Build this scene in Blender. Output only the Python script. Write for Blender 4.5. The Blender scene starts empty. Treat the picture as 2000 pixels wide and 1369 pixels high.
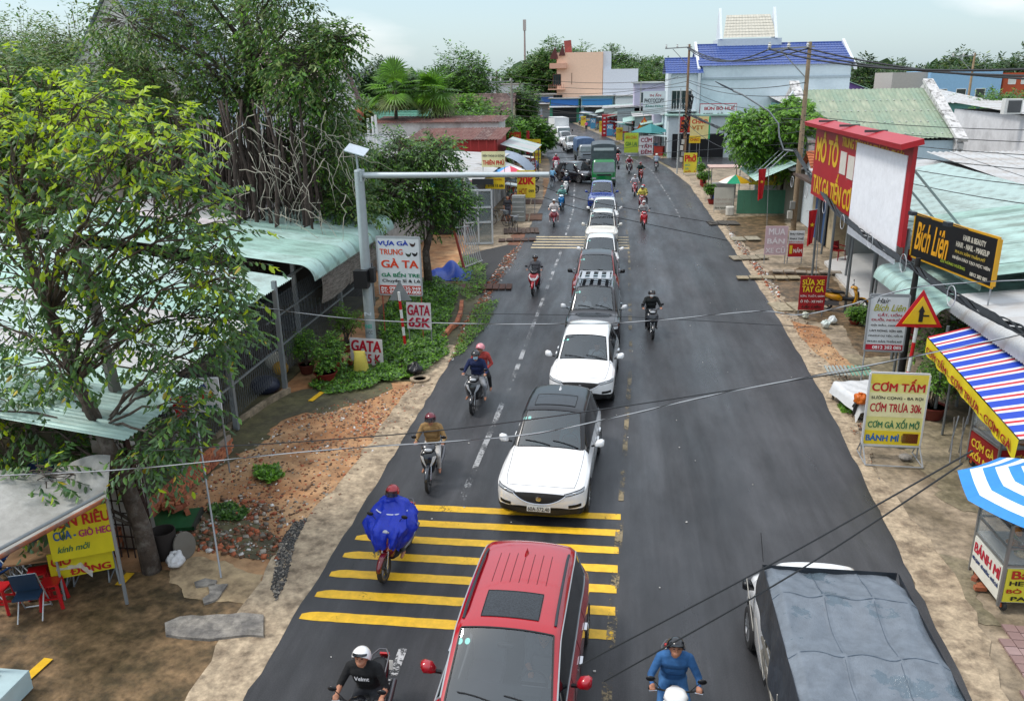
import bpy,bmesh,math,random
import numpy as np
from mathutils import Vector,Matrix,Euler
from mathutils.bvhtree import BVHTree
R = math.radians
rnd = random.Random(11)
nrs = np.random.RandomState(5)
SC = bpy.context.scene
COL = SC.collection
# ------------------------------------------------------------------ camera, sky, sun, exposure
CAM_H,FOC = 8.5,1600.0          # metres above the road; focal length in pixels of a 2000 px wide picture
def _basis(yaw,pitch,roll):
 cy,sy = math.cos(yaw),math.sin(yaw)
 f = Vector((-sy*math.cos(pitch),cy*math.cos(pitch),-math.sin(pitch)))
 r = Vector((cy,sy,0));u = r.cross(f)
 return r*math.cos(roll)+u*math.sin(roll),-r*math.sin(roll)+u*math.cos(roll),f
CR,CU,CF = _basis(R(7.3),R(18.3),R(-1.0))
CPOS = Vector((0,0,CAM_H))
cd = bpy.data.cameras.new('camera');cam = bpy.data.objects.new('camera',cd);COL.objects.link(cam)
m3 = Matrix((CR,CU,-CF)).transposed()
cam.matrix_world = Matrix.Translation(CPOS) @ m3.to_4x4()
cd.sensor_width = 36;cd.lens = 36*FOC/2000;cd.clip_end = 6000;cd.clip_start = .1
SC.camera = cam
world = bpy.data.worlds.new('World');SC.world = world;world.use_nodes = True
SUN_EL,SUN_AZ = R(58),R(-98)     # azimuth measured from +Y towards +X
nt = world.node_tree;nt.nodes.clear()
def N(nt,t,**k):
 n = nt.nodes.new(t)
 for a,b in k.items(): setattr(n,a,b)
 return n
wo = N(nt,'ShaderNodeOutputWorld');bg = N(nt,'ShaderNodeBackground');bg2 = N(nt,'ShaderNodeBackground')
sky = N(nt,'ShaderNodeTexSky',sky_type='NISHITA',sun_disc=False)
sky.sun_elevation = SUN_EL;sky.sun_rotation = SUN_AZ;sky.air_density = 1.0;sky.dust_density = 2.0;sky.ozone_density = 1.0;sky.altitude = 0
bg.inputs['Strength'].default_value = 0.06
nt.links.new(sky.outputs[0],bg.inputs['Color'])
tc = N(nt,'ShaderNodeTexCoord');sep = N(nt,'ShaderNodeSeparateXYZ');nt.links.new(tc.outputs['Generated'],sep.inputs[0])
ramp = N(nt,'ShaderNodeValToRGB');nt.links.new(sep.outputs['Z'],ramp.inputs[0])
e = ramp.color_ramp.elements;e[0].position = 0.0;e[0].color = (.42,.53,.57,1);e[1].position = 0.55;e[1].color = (.90,.94,.97,1)
x = ramp.color_ramp.elements.new(.12);x.color = (.36,.49,.555,1)
nz = N(nt,'ShaderNodeTexNoise');nz.inputs['Scale'].default_value = 3.0;nz.inputs['Detail'].default_value = 6
mp = N(nt,'ShaderNodeMapping');mp.inputs['Scale'].default_value = (1,1,3.5);nt.links.new(tc.outputs['Generated'],mp.inputs[0]);nt.links.new(mp.outputs[0],nz.inputs['Vector'])
cr = N(nt,'ShaderNodeValToRGB');cr.color_ramp.elements[0].position = .60;cr.color_ramp.elements[1].position = .75;cr.color_ramp.elements[1].color = (.5,.5,.5,1)
nt.links.new(nz.outputs['Fac'],cr.inputs[0])
mx = N(nt,'ShaderNodeMix',data_type='RGBA');ds = N(nt,'ShaderNodeVectorMath',operation='DISTANCE');ms = N(nt,'ShaderNodeMapping');ms.inputs['Scale'].default_value = (1,1,2.6);nt.links.new(tc.outputs['Generated'],ms.inputs[0]);nt.links.new(ms.outputs[0],ds.inputs[0]);ds.inputs[1].default_value = (.40,.905,.215)
dm = N(nt,'ShaderNodeMapRange');dm.inputs['From Min'].default_value = .14;dm.inputs['From Max'].default_value = .02;nt.links.new(ds.outputs['Value'],dm.inputs['Value']);nf = N(nt,'ShaderNodeTexNoise');nf.inputs['Scale'].default_value = 11;nf.inputs['Detail'].default_value = 7;nt.links.new(ms.outputs[0],nf.inputs['Vector'])
dn = N(nt,'ShaderNodeMath',operation='MULTIPLY');nt.links.new(dm.outputs[0],dn.inputs[0]);nt.links.new(nf.outputs['Fac'],dn.inputs[1]);dr = N(nt,'ShaderNodeMapRange');dr.inputs['From Min'].default_value = .18;dr.inputs['From Max'].default_value = .36;dr.inputs['To Max'].default_value = .45;nt.links.new(dn.outputs[0],dr.inputs['Value'])
da = N(nt,'ShaderNodeMath',operation='ADD',use_clamp=True);nt.links.new(cr.outputs[0],da.inputs[0]);nt.links.new(dr.outputs[0],da.inputs[1]);nt.links.new(da.outputs[0],mx.inputs['Factor']);nt.links.new(ramp.outputs[0],mx.inputs['A']);mx.inputs['B'].default_value = (.86,.85,.88,1)
nt.links.new(mx.outputs['Result'],bg2.inputs['Color']);bg2.inputs['Strength'].default_value = 0.76
ad = N(nt,'ShaderNodeAddShader');nt.links.new(bg.outputs[0],ad.inputs[0]);nt.links.new(bg2.outputs[0],ad.inputs[1]);nt.links.new(ad.outputs[0],wo.inputs['Surface'])
sl = bpy.data.lights.new('sun','SUN');sl.energy = 1.5;sl.angle = R(12);sl.color = (1,.96,.9)
so = bpy.data.objects.new('sun',sl);COL.objects.link(so)
sd = Vector((math.sin(SUN_AZ)*math.cos(SUN_EL),math.cos(SUN_AZ)*math.cos(SUN_EL),math.sin(SUN_EL)))
so.rotation_euler = sd.to_track_quat('Z','Y').to_euler();so.location = (0,0,60)
SC.view_settings.view_transform = 'Standard';SC.view_settings.look = 'None'
SC.view_settings.exposure = 0.45;SC.view_settings.gamma = 1
SC.render.engine = 'CYCLES';SC.cycles.max_bounces = 6;SC.cycles.transparent_max_bounces = 16
SC.cycles.diffuse_bounces = 3;SC.cycles.glossy_bounces = 3;SC.cycles.transmission_bounces = 4
SC.cycles.caustics_reflective = False;SC.cycles.caustics_refractive = False
def ray(px,py): return CF + CR*((px-1000)/FOC) + CU*((684.5-py)/FOC)
def G(px,py,z=0.0):
 d = ray(px,py);return CPOS + d*((z-CAM_H)/d.z)
def AY(px,py,Y):
 d = ray(px,py);return CPOS + d*(Y/d.y)
def AX(px,py,X):
 d = ray(px,py);return CPOS + d*(X/d.x)
def ZAT(x,y,py):                 # height above the point (x, y) that shows at row py
 d1 = Vector((x,y,0))-CPOS;k = (684.5-py)/FOC
 return -(d1.dot(CU)-k*d1.dot(CF))/(CU.z-k*CF.z)
# ------------------------------------------------------------------ materials
MATS = {}
def M(name,c,rough=.6,metal=0.,var=.12,scale=2.5,c2=None,c2amt=.35,c2scale=1.2,bump=0.,bscale=30.,coat=0.,alpha=1.,emit=0.,spec=.5,vscale=(1,1,1),island=0.,trans=0.):
 """procedural principled: base colour c broken up by noise, blotches of c2, fine bump"""
 if name in MATS: return MATS[name]
 m = bpy.data.materials.new(name);m.use_nodes = True;nt = m.node_tree;b = nt.nodes['Principled BSDF']
 b.inputs['Roughness'].default_value = rough;b.inputs['Metallic'].default_value = metal
 b.inputs['Coat Weight'].default_value = coat;b.inputs['Coat Roughness'].default_value = .06;b.inputs['Specular IOR Level'].default_value = spec
 tc = N(nt,'ShaderNodeTexCoord');mp = N(nt,'ShaderNodeMapping');mp.inputs['Scale'].default_value = vscale
 nt.links.new(tc.outputs['Object'],mp.inputs[0])
 rgb = N(nt,'ShaderNodeRGB');rgb.outputs[0].default_value = (*c,1);col = rgb.outputs[0]
 if c2 is not None:
  n2 = N(nt,'ShaderNodeTexNoise');n2.inputs['Scale'].default_value = c2scale;n2.inputs['Detail'].default_value = 6;n2.inputs['Roughness'].default_value = .65
  nt.links.new(mp.outputs[0],n2.inputs['Vector'])
  r = N(nt,'ShaderNodeValToRGB');r.color_ramp.elements[0].position = .62-c2amt*.45;r.color_ramp.elements[1].position = .72-c2amt*.2
  nt.links.new(n2.outputs['Fac'],r.inputs[0])
  x = N(nt,'ShaderNodeMix',data_type='RGBA');nt.links.new(r.outputs[0],x.inputs['Factor']);nt.links.new(col,x.inputs['A']);x.inputs['B'].default_value = (*c2,1)
  col = x.outputs['Result']
 if var > 0:
  n1 = N(nt,'ShaderNodeTexNoise');n1.inputs['Scale'].default_value = scale;n1.inputs['Detail'].default_value = 8;n1.inputs['Roughness'].default_value = .7
  nt.links.new(mp.outputs[0],n1.inputs['Vector'])
  mr = N(nt,'ShaderNodeMapRange');mr.inputs['From Min'].default_value = .34;mr.inputs['From Max'].default_value = .66
  mr.inputs['To Min'].default_value = 1-var;mr.inputs['To Max'].default_value = 1+var;nt.links.new(n1.outputs['Fac'],mr.inputs['Value'])
  x = N(nt,'ShaderNodeVectorMath',operation='SCALE');nt.links.new(col,x.inputs[0]);nt.links.new(mr.outputs[0],x.inputs['Scale']);col = x.outputs[0]
 if island > 0:
  g = N(nt,'ShaderNodeNewGeometry');mr = N(nt,'ShaderNodeMapRange');mr.inputs['To Min'].default_value = 1-island;mr.inputs['To Max'].default_value = 1+island
  nt.links.new(g.outputs['Random Per Island'],mr.inputs['Value'])
  x = N(nt,'ShaderNodeVectorMath',operation='SCALE');nt.links.new(col,x.inputs[0]);nt.links.new(mr.outputs[0],x.inputs['Scale']);col = x.outputs[0]
 nt.links.new(col,b.inputs['Base Color'])
 if emit: nt.links.new(col,b.inputs['Emission Color']);b.inputs['Emission Strength'].default_value = emit
 if bump:
  n3 = N(nt,'ShaderNodeTexNoise');n3.inputs['Scale'].default_value = bscale;n3.inputs['Detail'].default_value = 5
  nt.links.new(mp.outputs[0],n3.inputs['Vector']);bp = N(nt,'ShaderNodeBump');bp.inputs['Strength'].default_value = bump;bp.inputs['Distance'].default_value = .02
  nt.links.new(n3.outputs['Fac'],bp.inputs['Height']);nt.links.new(bp.outputs[0],b.inputs['Normal'])
 if trans:
  tr = N(nt,'ShaderNodeBsdfTranslucent');nt.links.new(col,tr.inputs['Color']);ms = N(nt,'ShaderNodeMixShader');ms.inputs[0].default_value = trans
  out = nt.nodes['Material Output'];nt.links.new(b.outputs[0],ms.inputs[1]);nt.links.new(tr.outputs[0],ms.inputs[2]);nt.links.new(ms.outputs[0],out.inputs['Surface'])
 b.inputs['Alpha'].default_value = alpha
 m.diffuse_color = (*c,1);MATS[name] = m;return m
def glass(name,tint=(.55,.62,.62),refl=.08):
 if name in MATS: return MATS[name]
 m = bpy.data.materials.new(name);m.use_nodes = True;nt = m.node_tree;nt.nodes.clear()
 o = N(nt,'ShaderNodeOutputMaterial');t = N(nt,'ShaderNodeBsdfTransparent');t.inputs[0].default_value = (*tint,1)
 g = N(nt,'ShaderNodeBsdfGlossy');g.inputs['Roughness'].default_value = .03;g.inputs['Color'].default_value = (.85,.92,.95,1)
 f = N(nt,'ShaderNodeFresnel');f.inputs[0].default_value = 1.55;a = N(nt,'ShaderNodeMath',operation='ADD',use_clamp=True);a.inputs[1].default_value = refl
 nt.links.new(f.outputs[0],a.inputs[0]);x = N(nt,'ShaderNodeMixShader');nt.links.new(a.outputs[0],x.inputs[0]);nt.links.new(t.outputs[0],x.inputs[1]);nt.links.new(g.outputs[0],x.inputs[2])
 nt.links.new(x.outputs[0],o.inputs[0]);MATS[name] = m;return m
_cc = {}
def C(hexs,rough=.5,**k):
 """a plain painted / printed / cloth colour from its sRGB hex"""
 key = (hexs,rough,tuple(sorted(k.items())))
 if key in _cc: return _cc[key]
 h = hexs.lstrip('#');v = [int(h[i:i+2],16)/255 for i in (0,2,4)]
 v = [(a/12.92 if a <= .04045 else ((a+.055)/1.055)**2.4) for a in v]
 k.setdefault('var',.07);k.setdefault('scale',4)
 _cc[key] = M('paint_%s_%d_%d' % (h,int(rough*100),len(_cc)),v,rough=rough,**k);return _cc[key]
# ------------------------------------------------------------------ mesh builder
class MB:
 def __init__(s): s.v = [];s.f = [];s.m = [];s.mi = 0
 def add(s,vs,fs):
  o = len(s.v);s.v += [tuple(p) for p in vs];s.f += [tuple(i+o for i in f) for f in fs];s.m += [s.mi]*len(fs);return s
 def box(s,c,d,rz=0.,rx=0.,ry=0.):
  hx,hy,hz = d[0]/2,d[1]/2,d[2]/2
  P = [Vector((a*hx,b*hy,e*hz)) for a in (-1,1) for b in (-1,1) for e in (-1,1)]
  if rz or rx or ry: E = Euler((rx,ry,rz)).to_matrix();P = [E @ p for p in P]
  P = [p+Vector(c) for p in P]
  return s.add(P,[(0,1,3,2),(4,6,7,5),(0,4,5,1),(2,3,7,6),(0,2,6,4),(1,5,7,3)])
 def slab(s,pts,th,up=(0,0,1)):
  """flat polygon pts given thickness th along up (downwards)"""
  n = len(pts);u = Vector(up)*th;a = [Vector(p) for p in pts];b = [p-u for p in a]
  return s.add(a+b,[tuple(range(n)),tuple(range(2*n-1,n-1,-1))]+[(i,i+n,(i+1) % n+n,(i+1) % n) for i in range(n)])
 def bar(s,a,b,w,h=None):
  """square bar from a to b"""
  a,b = Vector(a),Vector(b);h = h or w;d = (b-a);L = d.length
  if L < 1e-6: return s
  q = d.to_track_quat('Z','Y').to_matrix()
  P = [a+q @ Vector((x*w/2,y*h/2,z)) for x in (-1,1) for y in (-1,1) for z in (0,L)]
  return s.add(P,[(0,1,3,2),(4,6,7,5),(0,4,5,1),(2,3,7,6),(0,2,6,4),(1,5,7,3)])
 def tube(s,pts,r,n=8,caps=True,closed=False):
  pts = [Vector(p) for p in pts];k = len(pts)
  if not hasattr(r,'__len__'): r = [r]*k
  vs = [];up = Vector((0,0,1));prev = None
  for i,p in enumerate(pts):
   if closed: t = pts[(i+1) % k]-pts[i-1]
   else: t = pts[min(i+1,k-1)]-pts[max(i-1,0)]
   if t.length < 1e-9: t = Vector((0,0,1))
   t.normalize()
   if prev is None:
    a = t.orthogonal().normalized() if abs(t.z) > .95 else t.cross(up).normalized()
   else:
    a = prev-t*prev.dot(t);a = a.normalized() if a.length > 1e-6 else t.orthogonal().normalized()
   prev = a;b = t.cross(a)
   vs += [p+(a*math.cos(2*math.pi*j/n)+b*math.sin(2*math.pi*j/n))*r[i] for j in range(n)]
  fs = [(i*n+j,i*n+(j+1) % n,(i+1)*n+(j+1) % n,(i+1)*n+j) for i in range(k-1) for j in range(n)]
  if closed: fs += [((k-1)*n+j,(k-1)*n+(j+1) % n,(j+1) % n,j) for j in range(n)]
  elif caps: fs += [tuple(range(n-1,-1,-1)),tuple((k-1)*n+j for j in range(n))]
  return s.add(vs,fs)
 def loft(s,rings,caps=True,closed=True):
  n = len(rings[0]);vs = [p for r in rings for p in r];m = n if closed else n-1
  fs = [(i*n+j,i*n+(j+1) % n,(i+1)*n+(j+1) % n,(i+1)*n+j) for i in range(len(rings)-1) for j in range(m)]
  if caps: fs += [tuple(range(n-1,-1,-1)),tuple((len(rings)-1)*n+j for j in range(n))]
  return s.add(vs,fs)
 def sloft(s,axis,secs,n=14,p=2.4,caps=True):
  """superellipse loft; secs = (t, c1, c2, r1, r2); axis 'x','y','z'"""
  rings = []
  for t,c1,c2,r1,r2 in secs:
   ring = []
   for j in range(n):
    a = 2*math.pi*j/n;ca,sa = math.cos(a),math.sin(a)
    u = c1+r1*math.copysign(abs(ca)**(2/p),ca);w = c2+r2*math.copysign(abs(sa)**(2/p),sa)
    ring.append({'x': (t,u,w),'y': (u,t,w),'z': (u,w,t)}[axis])
   rings.append(ring)
  return s.loft(rings,caps)
 def lathe(s,prof,c=(0,0,0),n=16,axis='z',caps=True):
  rings = []
  for r,t in prof:
   ring = []
   for j in range(n):
    a = 2*math.pi*j/n;u,w = r*math.cos(a),r*math.sin(a)
    q = {'z': (u,w,t),'x': (t,u,w),'y': (u,t,w)}[axis];ring.append((q[0]+c[0],q[1]+c[1],q[2]+c[2]))
   rings.append(ring)
  return s.loft(rings,caps)
 def ell(s,c,r,n=12,k=8):
  rings = []
  for i in range(k+1):
   t = math.pi*(i+.02)/(k+.04);rings.append([(c[0]+r[0]*math.sin(t)*math.cos(2*math.pi*j/n),c[1]+r[1]*math.sin(t)*math.sin(2*math.pi*j/n),c[2]-r[2]*math.cos(t)) for j in range(n)])
  return s.loft(rings)
 def grid(s,fn,nu,nv):
  vs = [fn(i/nu,j/nv) for i in range(nu+1) for j in range(nv+1)]
  return s.add(vs,[(i*(nv+1)+j,(i+1)*(nv+1)+j,(i+1)*(nv+1)+j+1,i*(nv+1)+j+1) for i in range(nu) for j in range(nv)])
 def mesh(s,name,smooth=None):
  me = bpy.data.meshes.new(name);me.from_pydata(s.v,[],s.f)
  me.polygons.foreach_set('material_index',s.m)
  if smooth: me.shade_smooth() if smooth is True else smooth_by_angle(me,smooth)
  me.update();return me
 def build(s,name,mats,parent=None,loc=None,rz=0.,smooth=None,label=None):
  me = s.mesh(name,smooth)
  for m in (mats if isinstance(mats,(list,tuple)) else [mats]): me.materials.append(m)
  return put(name,me,parent,loc,rz,label)
def smooth_by_angle(me,deg):
 me.shade_smooth()
 try: me.set_sharp_from_angle(angle=R(deg))
 except Exception: pass
def put(name,me,parent=None,loc=None,rz=0.,label=None):
 o = bpy.data.objects.new(name,me);COL.objects.link(o)
 if parent is not None: o.parent = parent
 if loc is not None: o.location = loc
 if rz: o.rotation_euler = (0,0,rz)
 if label: o['label'] = label
 return o
def tag(o,label=None,cat=None,group=None,kind=None):
 if label: o['label'] = label
 if cat: o['category'] = cat
 if group: o['group'] = group
 if kind: o['kind'] = kind
 return o
def thing(name,label,cat,loc=(0,0,0),rz=0.,group=None):
 o = bpy.data.objects.new(name,None);COL.objects.link(o);o.location = loc;o.rotation_euler = (0,0,rz);o.empty_display_size = .2
 return tag(o,label,cat,group)
def struct(o): o['kind'] = 'structure';return o
def mesh_np(name,V,F,mats,parent=None,kind=None,smooth=False,mi=None):
 """quads or tris from numpy arrays"""
 me = bpy.data.meshes.new(name);V = np.asarray(V,dtype=np.float32).reshape(-1,3);F = np.asarray(F,dtype=np.int32)
 k = F.shape[1];me.vertices.add(len(V));me.vertices.foreach_set('co',V.ravel())
 me.loops.add(F.size);me.loops.foreach_set('vertex_index',F.ravel())
 me.polygons.add(len(F));me.polygons.foreach_set('loop_start',np.arange(0,F.size,k,dtype=np.int32));
 if mi is not None: me.polygons.foreach_set('material_index',np.asarray(mi,dtype=np.int32))
 me.update(calc_edges=True);me.validate()
 if smooth: me.shade_smooth()
 for m in (mats if isinstance(mats,(list,tuple)) else [mats]): me.materials.append(m)
 o = put(name,me,parent)
 if kind: o['kind'] = kind
 return o
# ---- lettering: real letters, 2 mm proud of their board, fitted into the box x0..x1, z0..z1 of the board's plane
_tx = {};_tmp = bpy.data.scenes.new('workbench')
def _inside(p,c):
 r = False;x,y = p;j = c[-1]
 for q in c:
  if (q[1] > y) != (j[1] > y) and x < (j[0]-q[0])*(y-q[1])/(j[1]-q[1])+q[0]: r = not r
  j = q
 return r
def text_mesh(s,bold,italic):
 """letter outlines, emboldened, each contour filled with the holes it contains"""
 key = (s,bold,italic)
 if key in _tx: return _tx[key]
 from mathutils.geometry import interpolate_bezier,tessellate_polygon
 cu = bpy.data.curves.new('lettering','FONT');cu.body = s;cu.size = 1;cu.shear = italic
 o = bpy.data.objects.new('lettering',cu);_tmp.collection.objects.link(o);_tmp.view_layers[0].update();dg = _tmp.view_layers[0].depsgraph;cv = o.evaluated_get(dg).to_curve(dg);CT = []
 for sp in cv.splines:
  if sp.type == 'BEZIER':
   n = len(sp.bezier_points);P = []
   for i in range(n):
    p,q = sp.bezier_points[i],sp.bezier_points[(i+1) % n];st = (p.handle_right-p.co).length+(q.handle_left-q.co).length > 1e-5 and abs((p.handle_right-p.co).cross(q.co-p.co).length)+abs((q.handle_left-q.co).cross(q.co-p.co).length) > 1e-6
    P += [tuple(v.xy) for v in interpolate_bezier(p.co,p.handle_right,q.handle_left,q.co,5)[:-1]] if st else [tuple(p.co.xy)]
  else: P = [tuple(p.co.xy) for p in sp.points]
  Q = [p for i,p in enumerate(P) if (Vector(p)-Vector(P[i-1])).length > 1e-5]
  if len(Q) > 2: CT.append(Q)
 o.to_curve_clear() if hasattr(o,'to_curve_clear') else None;bpy.data.objects.remove(o);bpy.data.curves.remove(cu)
 bx = [(min(p[0] for p in c),max(p[0] for p in c)) for c in CT];own = []
 for i,c in enumerate(CT):
  f = [j for j,d in enumerate(CT) if j != i and bx[j][0] <= bx[i][0] and bx[j][1] >= bx[i][1] and all(_inside(p,d) for p in c)];own.append(f[0] if len(f) == 1 else None)
 V = [];F = [];L = []
 for i,c in enumerate(CT):
  if own[i] is not None: continue
  polys = [c]+[h for j,h in enumerate(CT) if own[j] == i];base = len(V);T = tessellate_polygon([[Vector((x,y,0)) for x,y in q] for q in polys])
  V += [(x,y,0) for q in polys for x,y in q];L += [i % 5]*sum(map(len,polys))
  for t in T:
   a,b,d = (V[base+k] for k in t);F.append(tuple(base+k for k in (t if (b[0]-a[0])*(d[1]-a[1])-(d[0]-a[0])*(b[1]-a[1]) > 0 else t[::-1])))
 if bold > .004:      # bold = the same strokes laid again a little to each side
  n = len(V);V0,F0,L0 = V,F,L;V = [];F = [];L = []
  for k,(dx,dy) in enumerate(((0,0),(bold,bold*.5),(-bold,-bold*.5),(bold,-bold*.5),(-bold,bold*.5))): V += [(x+dx,y+dy,0) for x,y,_ in V0];F += [tuple(i+n*k for i in f) for f in F0];L += [l+5*k for l in L0]
 me = bpy.data.meshes.new('lettering');me.from_pydata(V,[],F);co = np.array(V,dtype=np.float32).reshape(-1,3)
 if len(co): co[:,2] = np.array(L)*.00018
 _tx[key] = (me,co);return _tx[key]
def warp(o,fn):
 for v in o.data.vertices: v.co = fn(v.co.x,v.co.z)
def letters(s,mat,parent,x0,x1,z0,z1,y=-.004,bold=.02,italic=0.,name='lettering'):
 me0,co = text_mesh(s,bold*.62,italic)
 if len(co) == 0: return None
 me = me0.copy();a,b = co.min(0),co.max(0);q = np.empty_like(co)
 q[:,0] = x0+(co[:,0]-a[0])/(b[0]-a[0])*(x1-x0);q[:,2] = z0+(co[:,1]-a[1])/(b[1]-a[1])*(z1-z0);q[:,1] = y-co[:,2]-co[:,2]
 me.vertices.foreach_set('co',q.ravel());me.update();me.materials.clear();me.materials.append(mat)
 return put(name,me,parent)
# ------------------------------------------------------------------ ground and road
def interp(tab,y):
 ys = [p[1] for p in tab];xs = [p[0] for p in tab];return float(np.interp(y,ys,xs))
XL = [(-5.25,-15),(-5.2,10),(-5.15,15),(-5.1,24),(-5.05,40),(-5.15,58),(-5.7,72),(-6.9,88),(-8.5,102.5),(-11,128),(-14.1,154),(-18.5,189),(-27,240),(-45,320)]
XR = [(5.1,-15),(5.2,10),(5.5,15.6),(5.9,22.6),(6.1,32),(6.15,45),(6.05,70),(5.0,84),(3.6,95),(1.3,112),(-1.9,130.5),(-7.2,161),(-11.9,189),(-20,240),(-38,320)]
XC = [(-.2,-15),(.05,10),(.25,15),(.62,25),(.78,43),(.62,58),(.1,72),(-1.1,86),(-3.1,102),(-6,125),(-10.3,154),(-14.5,189)]
XLANE = [(-3.2,0),(-3.15,12),(-3.1,15.4),(-2.9,23.3),(-2.72,42),(-2.8,56),(-3.4,70),(-5,89),(-6.8,106),(-8.4,117),(-13.2,148)]
m_asph = M('wet_asphalt',(.024,.0245,.027),rough=.48,var=.25,scale=.9,c2=(.042,.042,.045),c2amt=.5,c2scale=.35,bump=.25,bscale=180,vscale=(1,.45,1))
def _asph():
 nt = m_asph.node_tree;b = nt.nodes['Principled BSDF'];tc = [n for n in nt.nodes if n.type == 'TEX_COORD'][0]
 mp = N(nt,'ShaderNodeMapping');mp.inputs['Scale'].default_value = (.9,.16,1);nt.links.new(tc.outputs['Object'],mp.inputs[0])
 n = N(nt,'ShaderNodeTexNoise');n.inputs['Scale'].default_value = .9;n.inputs['Detail'].default_value = 9;n.inputs['Roughness'].default_value = .62;nt.links.new(mp.outputs[0],n.inputs['Vector'])
 r = N(nt,'ShaderNodeMapRange');r.inputs['From Min'].default_value = .36;r.inputs['From Max'].default_value = .66;r.inputs['To Min'].default_value = .27;r.inputs['To Max'].default_value = .62
 nt.links.new(n.outputs['Fac'],r.inputs['Value']);nt.links.new(r.outputs[0],b.inputs['Roughness'])
 col = b.inputs['Base Color'].links[0].from_socket;n2 = N(nt,'ShaderNodeTexNoise');n2.inputs['Scale'].default_value = 55;n2.inputs['Detail'].default_value = 3
 nt.links.new(tc.outputs['Object'],n2.inputs['Vector']);q = N(nt,'ShaderNodeMapRange');q.inputs['From Min'].default_value = .3;q.inputs['From Max'].default_value = .75;q.inputs['To Min'].default_value = .65;q.inputs['To Max'].default_value = 1.45
 nt.links.new(n2.outputs['Fac'],q.inputs['Value']);x = N(nt,'ShaderNodeVectorMath',operation='SCALE');nt.links.new(col,x.inputs[0]);nt.links.new(q.outputs[0],x.inputs['Scale']);nt.links.new(x.outputs[0],b.inputs['Base Color'])
 b.inputs['Specular IOR Level'].default_value = .5
 m4 = N(nt,'ShaderNodeMapping');m4.inputs['Scale'].default_value = (.8,.03,1);nt.links.new(tc.outputs['Object'],m4.inputs[0]);n4 = N(nt,'ShaderNodeTexNoise');n4.inputs['Scale'].default_value = 1.3;n4.inputs['Detail'].default_value = 7;n4.inputs['Roughness'].default_value = .7;nt.links.new(m4.outputs[0],n4.inputs['Vector'])
 q4 = N(nt,'ShaderNodeMapRange');q4.inputs['From Min'].default_value = .38;q4.inputs['From Max'].default_value = .64;q4.inputs['To Min'].default_value = .68;q4.inputs['To Max'].default_value = 1.5;nt.links.new(n4.outputs['Fac'],q4.inputs['Value'])  # long random streaks of tone; the lighter ones paint wet sheen into the colour
 x4 = N(nt,'ShaderNodeVectorMath',operation='SCALE');nt.links.new(x.outputs[0],x4.inputs[0]);nt.links.new(q4.outputs[0],x4.inputs['Scale']);nt.links.new(x4.outputs[0],b.inputs['Base Color'])
_asph()
def worn(name,c,cover=.5,rough=.5,sc=14.):
 """road paint worn through in flecks"""
 m = M(name,c,rough=rough,var=.15,scale=6);nt = m.node_tree;b = nt.nodes['Principled BSDF'];tc = [n for n in nt.nodes if n.type == 'TEX_COORD'][0]
 n = N(nt,'ShaderNodeTexNoise');n.inputs['Scale'].default_value = sc;n.inputs['Detail'].default_value = 8;n.inputs['Roughness'].default_value = .75;nt.links.new(tc.outputs['Object'],n.inputs['Vector'])
 n0 = N(nt,'ShaderNodeTexNoise');n0.inputs['Scale'].default_value = 1.1;n0.inputs['Detail'].default_value = 2;nt.links.new(tc.outputs['Object'],n0.inputs['Vector'])
 a = N(nt,'ShaderNodeMath',operation='ADD');nt.links.new(n.outputs['Fac'],a.inputs[0]);nt.links.new(n0.outputs['Fac'],a.inputs[1])
 r = N(nt,'ShaderNodeMapRange');t = 1.22-.45*cover;r.inputs['From Min'].default_value = t-.03;r.inputs['From Max'].default_value = t+.03;nt.links.new(a.outputs[0],r.inputs['Value']);nt.links.new(r.outputs[0],b.inputs['Alpha'])
 return m
m_yel = worn('yellow_road_paint',(.78,.46,.02),cover=1.05)
m_yel2 = worn('pale_yellow_road_paint',(.66,.52,.30),cover=.95)
m_cl = worn('worn_yellow_line',(.22,.17,.09),cover=.32,sc=16)
m_wl = worn('worn_white_line',(.34,.345,.35),cover=.42,sc=22)
m_ground = M('open_ground',(.12,.14,.06),rough=.95,var=.3,scale=.05,c2=(.22,.17,.11),c2amt=.5,c2scale=.02)
b = MB();b.slab([(-2500,-300,0),(2500,-300,0),(2500,5000,0),(-2500,5000,0)],.5)
struct(b.build('ground',m_ground,loc=(0,0,-.05)))
def ribbon(name,fl,fr,y0,y1,z,mat,dy=.25,jag=0.,parent=None):
 mb = MB();y = y0;L = [];
 while y < y1: L.append(y);y += dy*(1+max(0,y)/25)
 L.append(y1);vs = []
 for i,y in enumerate(L):
  vs += [(fl(y)+rnd.uniform(-jag,jag),y,z),(fr(y)+rnd.uniform(-jag,jag),y,z)]
 mb.add(vs,[(2*i,2*i+1,2*i+3,2*i+2) for i in range(len(L)-1)]);return mb.build(name,mat,parent)
road = struct(ribbon('road',lambda y: interp(XL,y),lambda y: interp(XR,y),-15,320,0.0,m_asph,jag=.03))
from mathutils import noise
def sheet(name,pts,z,mat,jag=.08,step=.14,px=True,kind='structure',th=0.):
 P = [G(*p,z) for p in pts] if px else [Vector((p[0],p[1],z)) for p in pts]
 out = []
 for i,p in enumerate(P):
  q = P[(i+1) % len(P)];n = max(1,int((q-p).length/step))
  for k in range(n):
   v = p.lerp(q,k/n);v = v+noise.noise_vector(v*1.3+Vector((z*900,0,0)))*jag*2.2+noise.noise_vector(v*5)*jag*.7;out.append((v.x+rnd.uniform(-jag,jag)*.25,v.y+rnd.uniform(-jag,jag)*.25,z))
 mb = MB()
 if th: mb.slab(out,th)
 else: mb.add(out,[tuple(range(len(out)))])
 o = mb.build(name,mat)
 if kind: o['kind'] = kind
 return o
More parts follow.
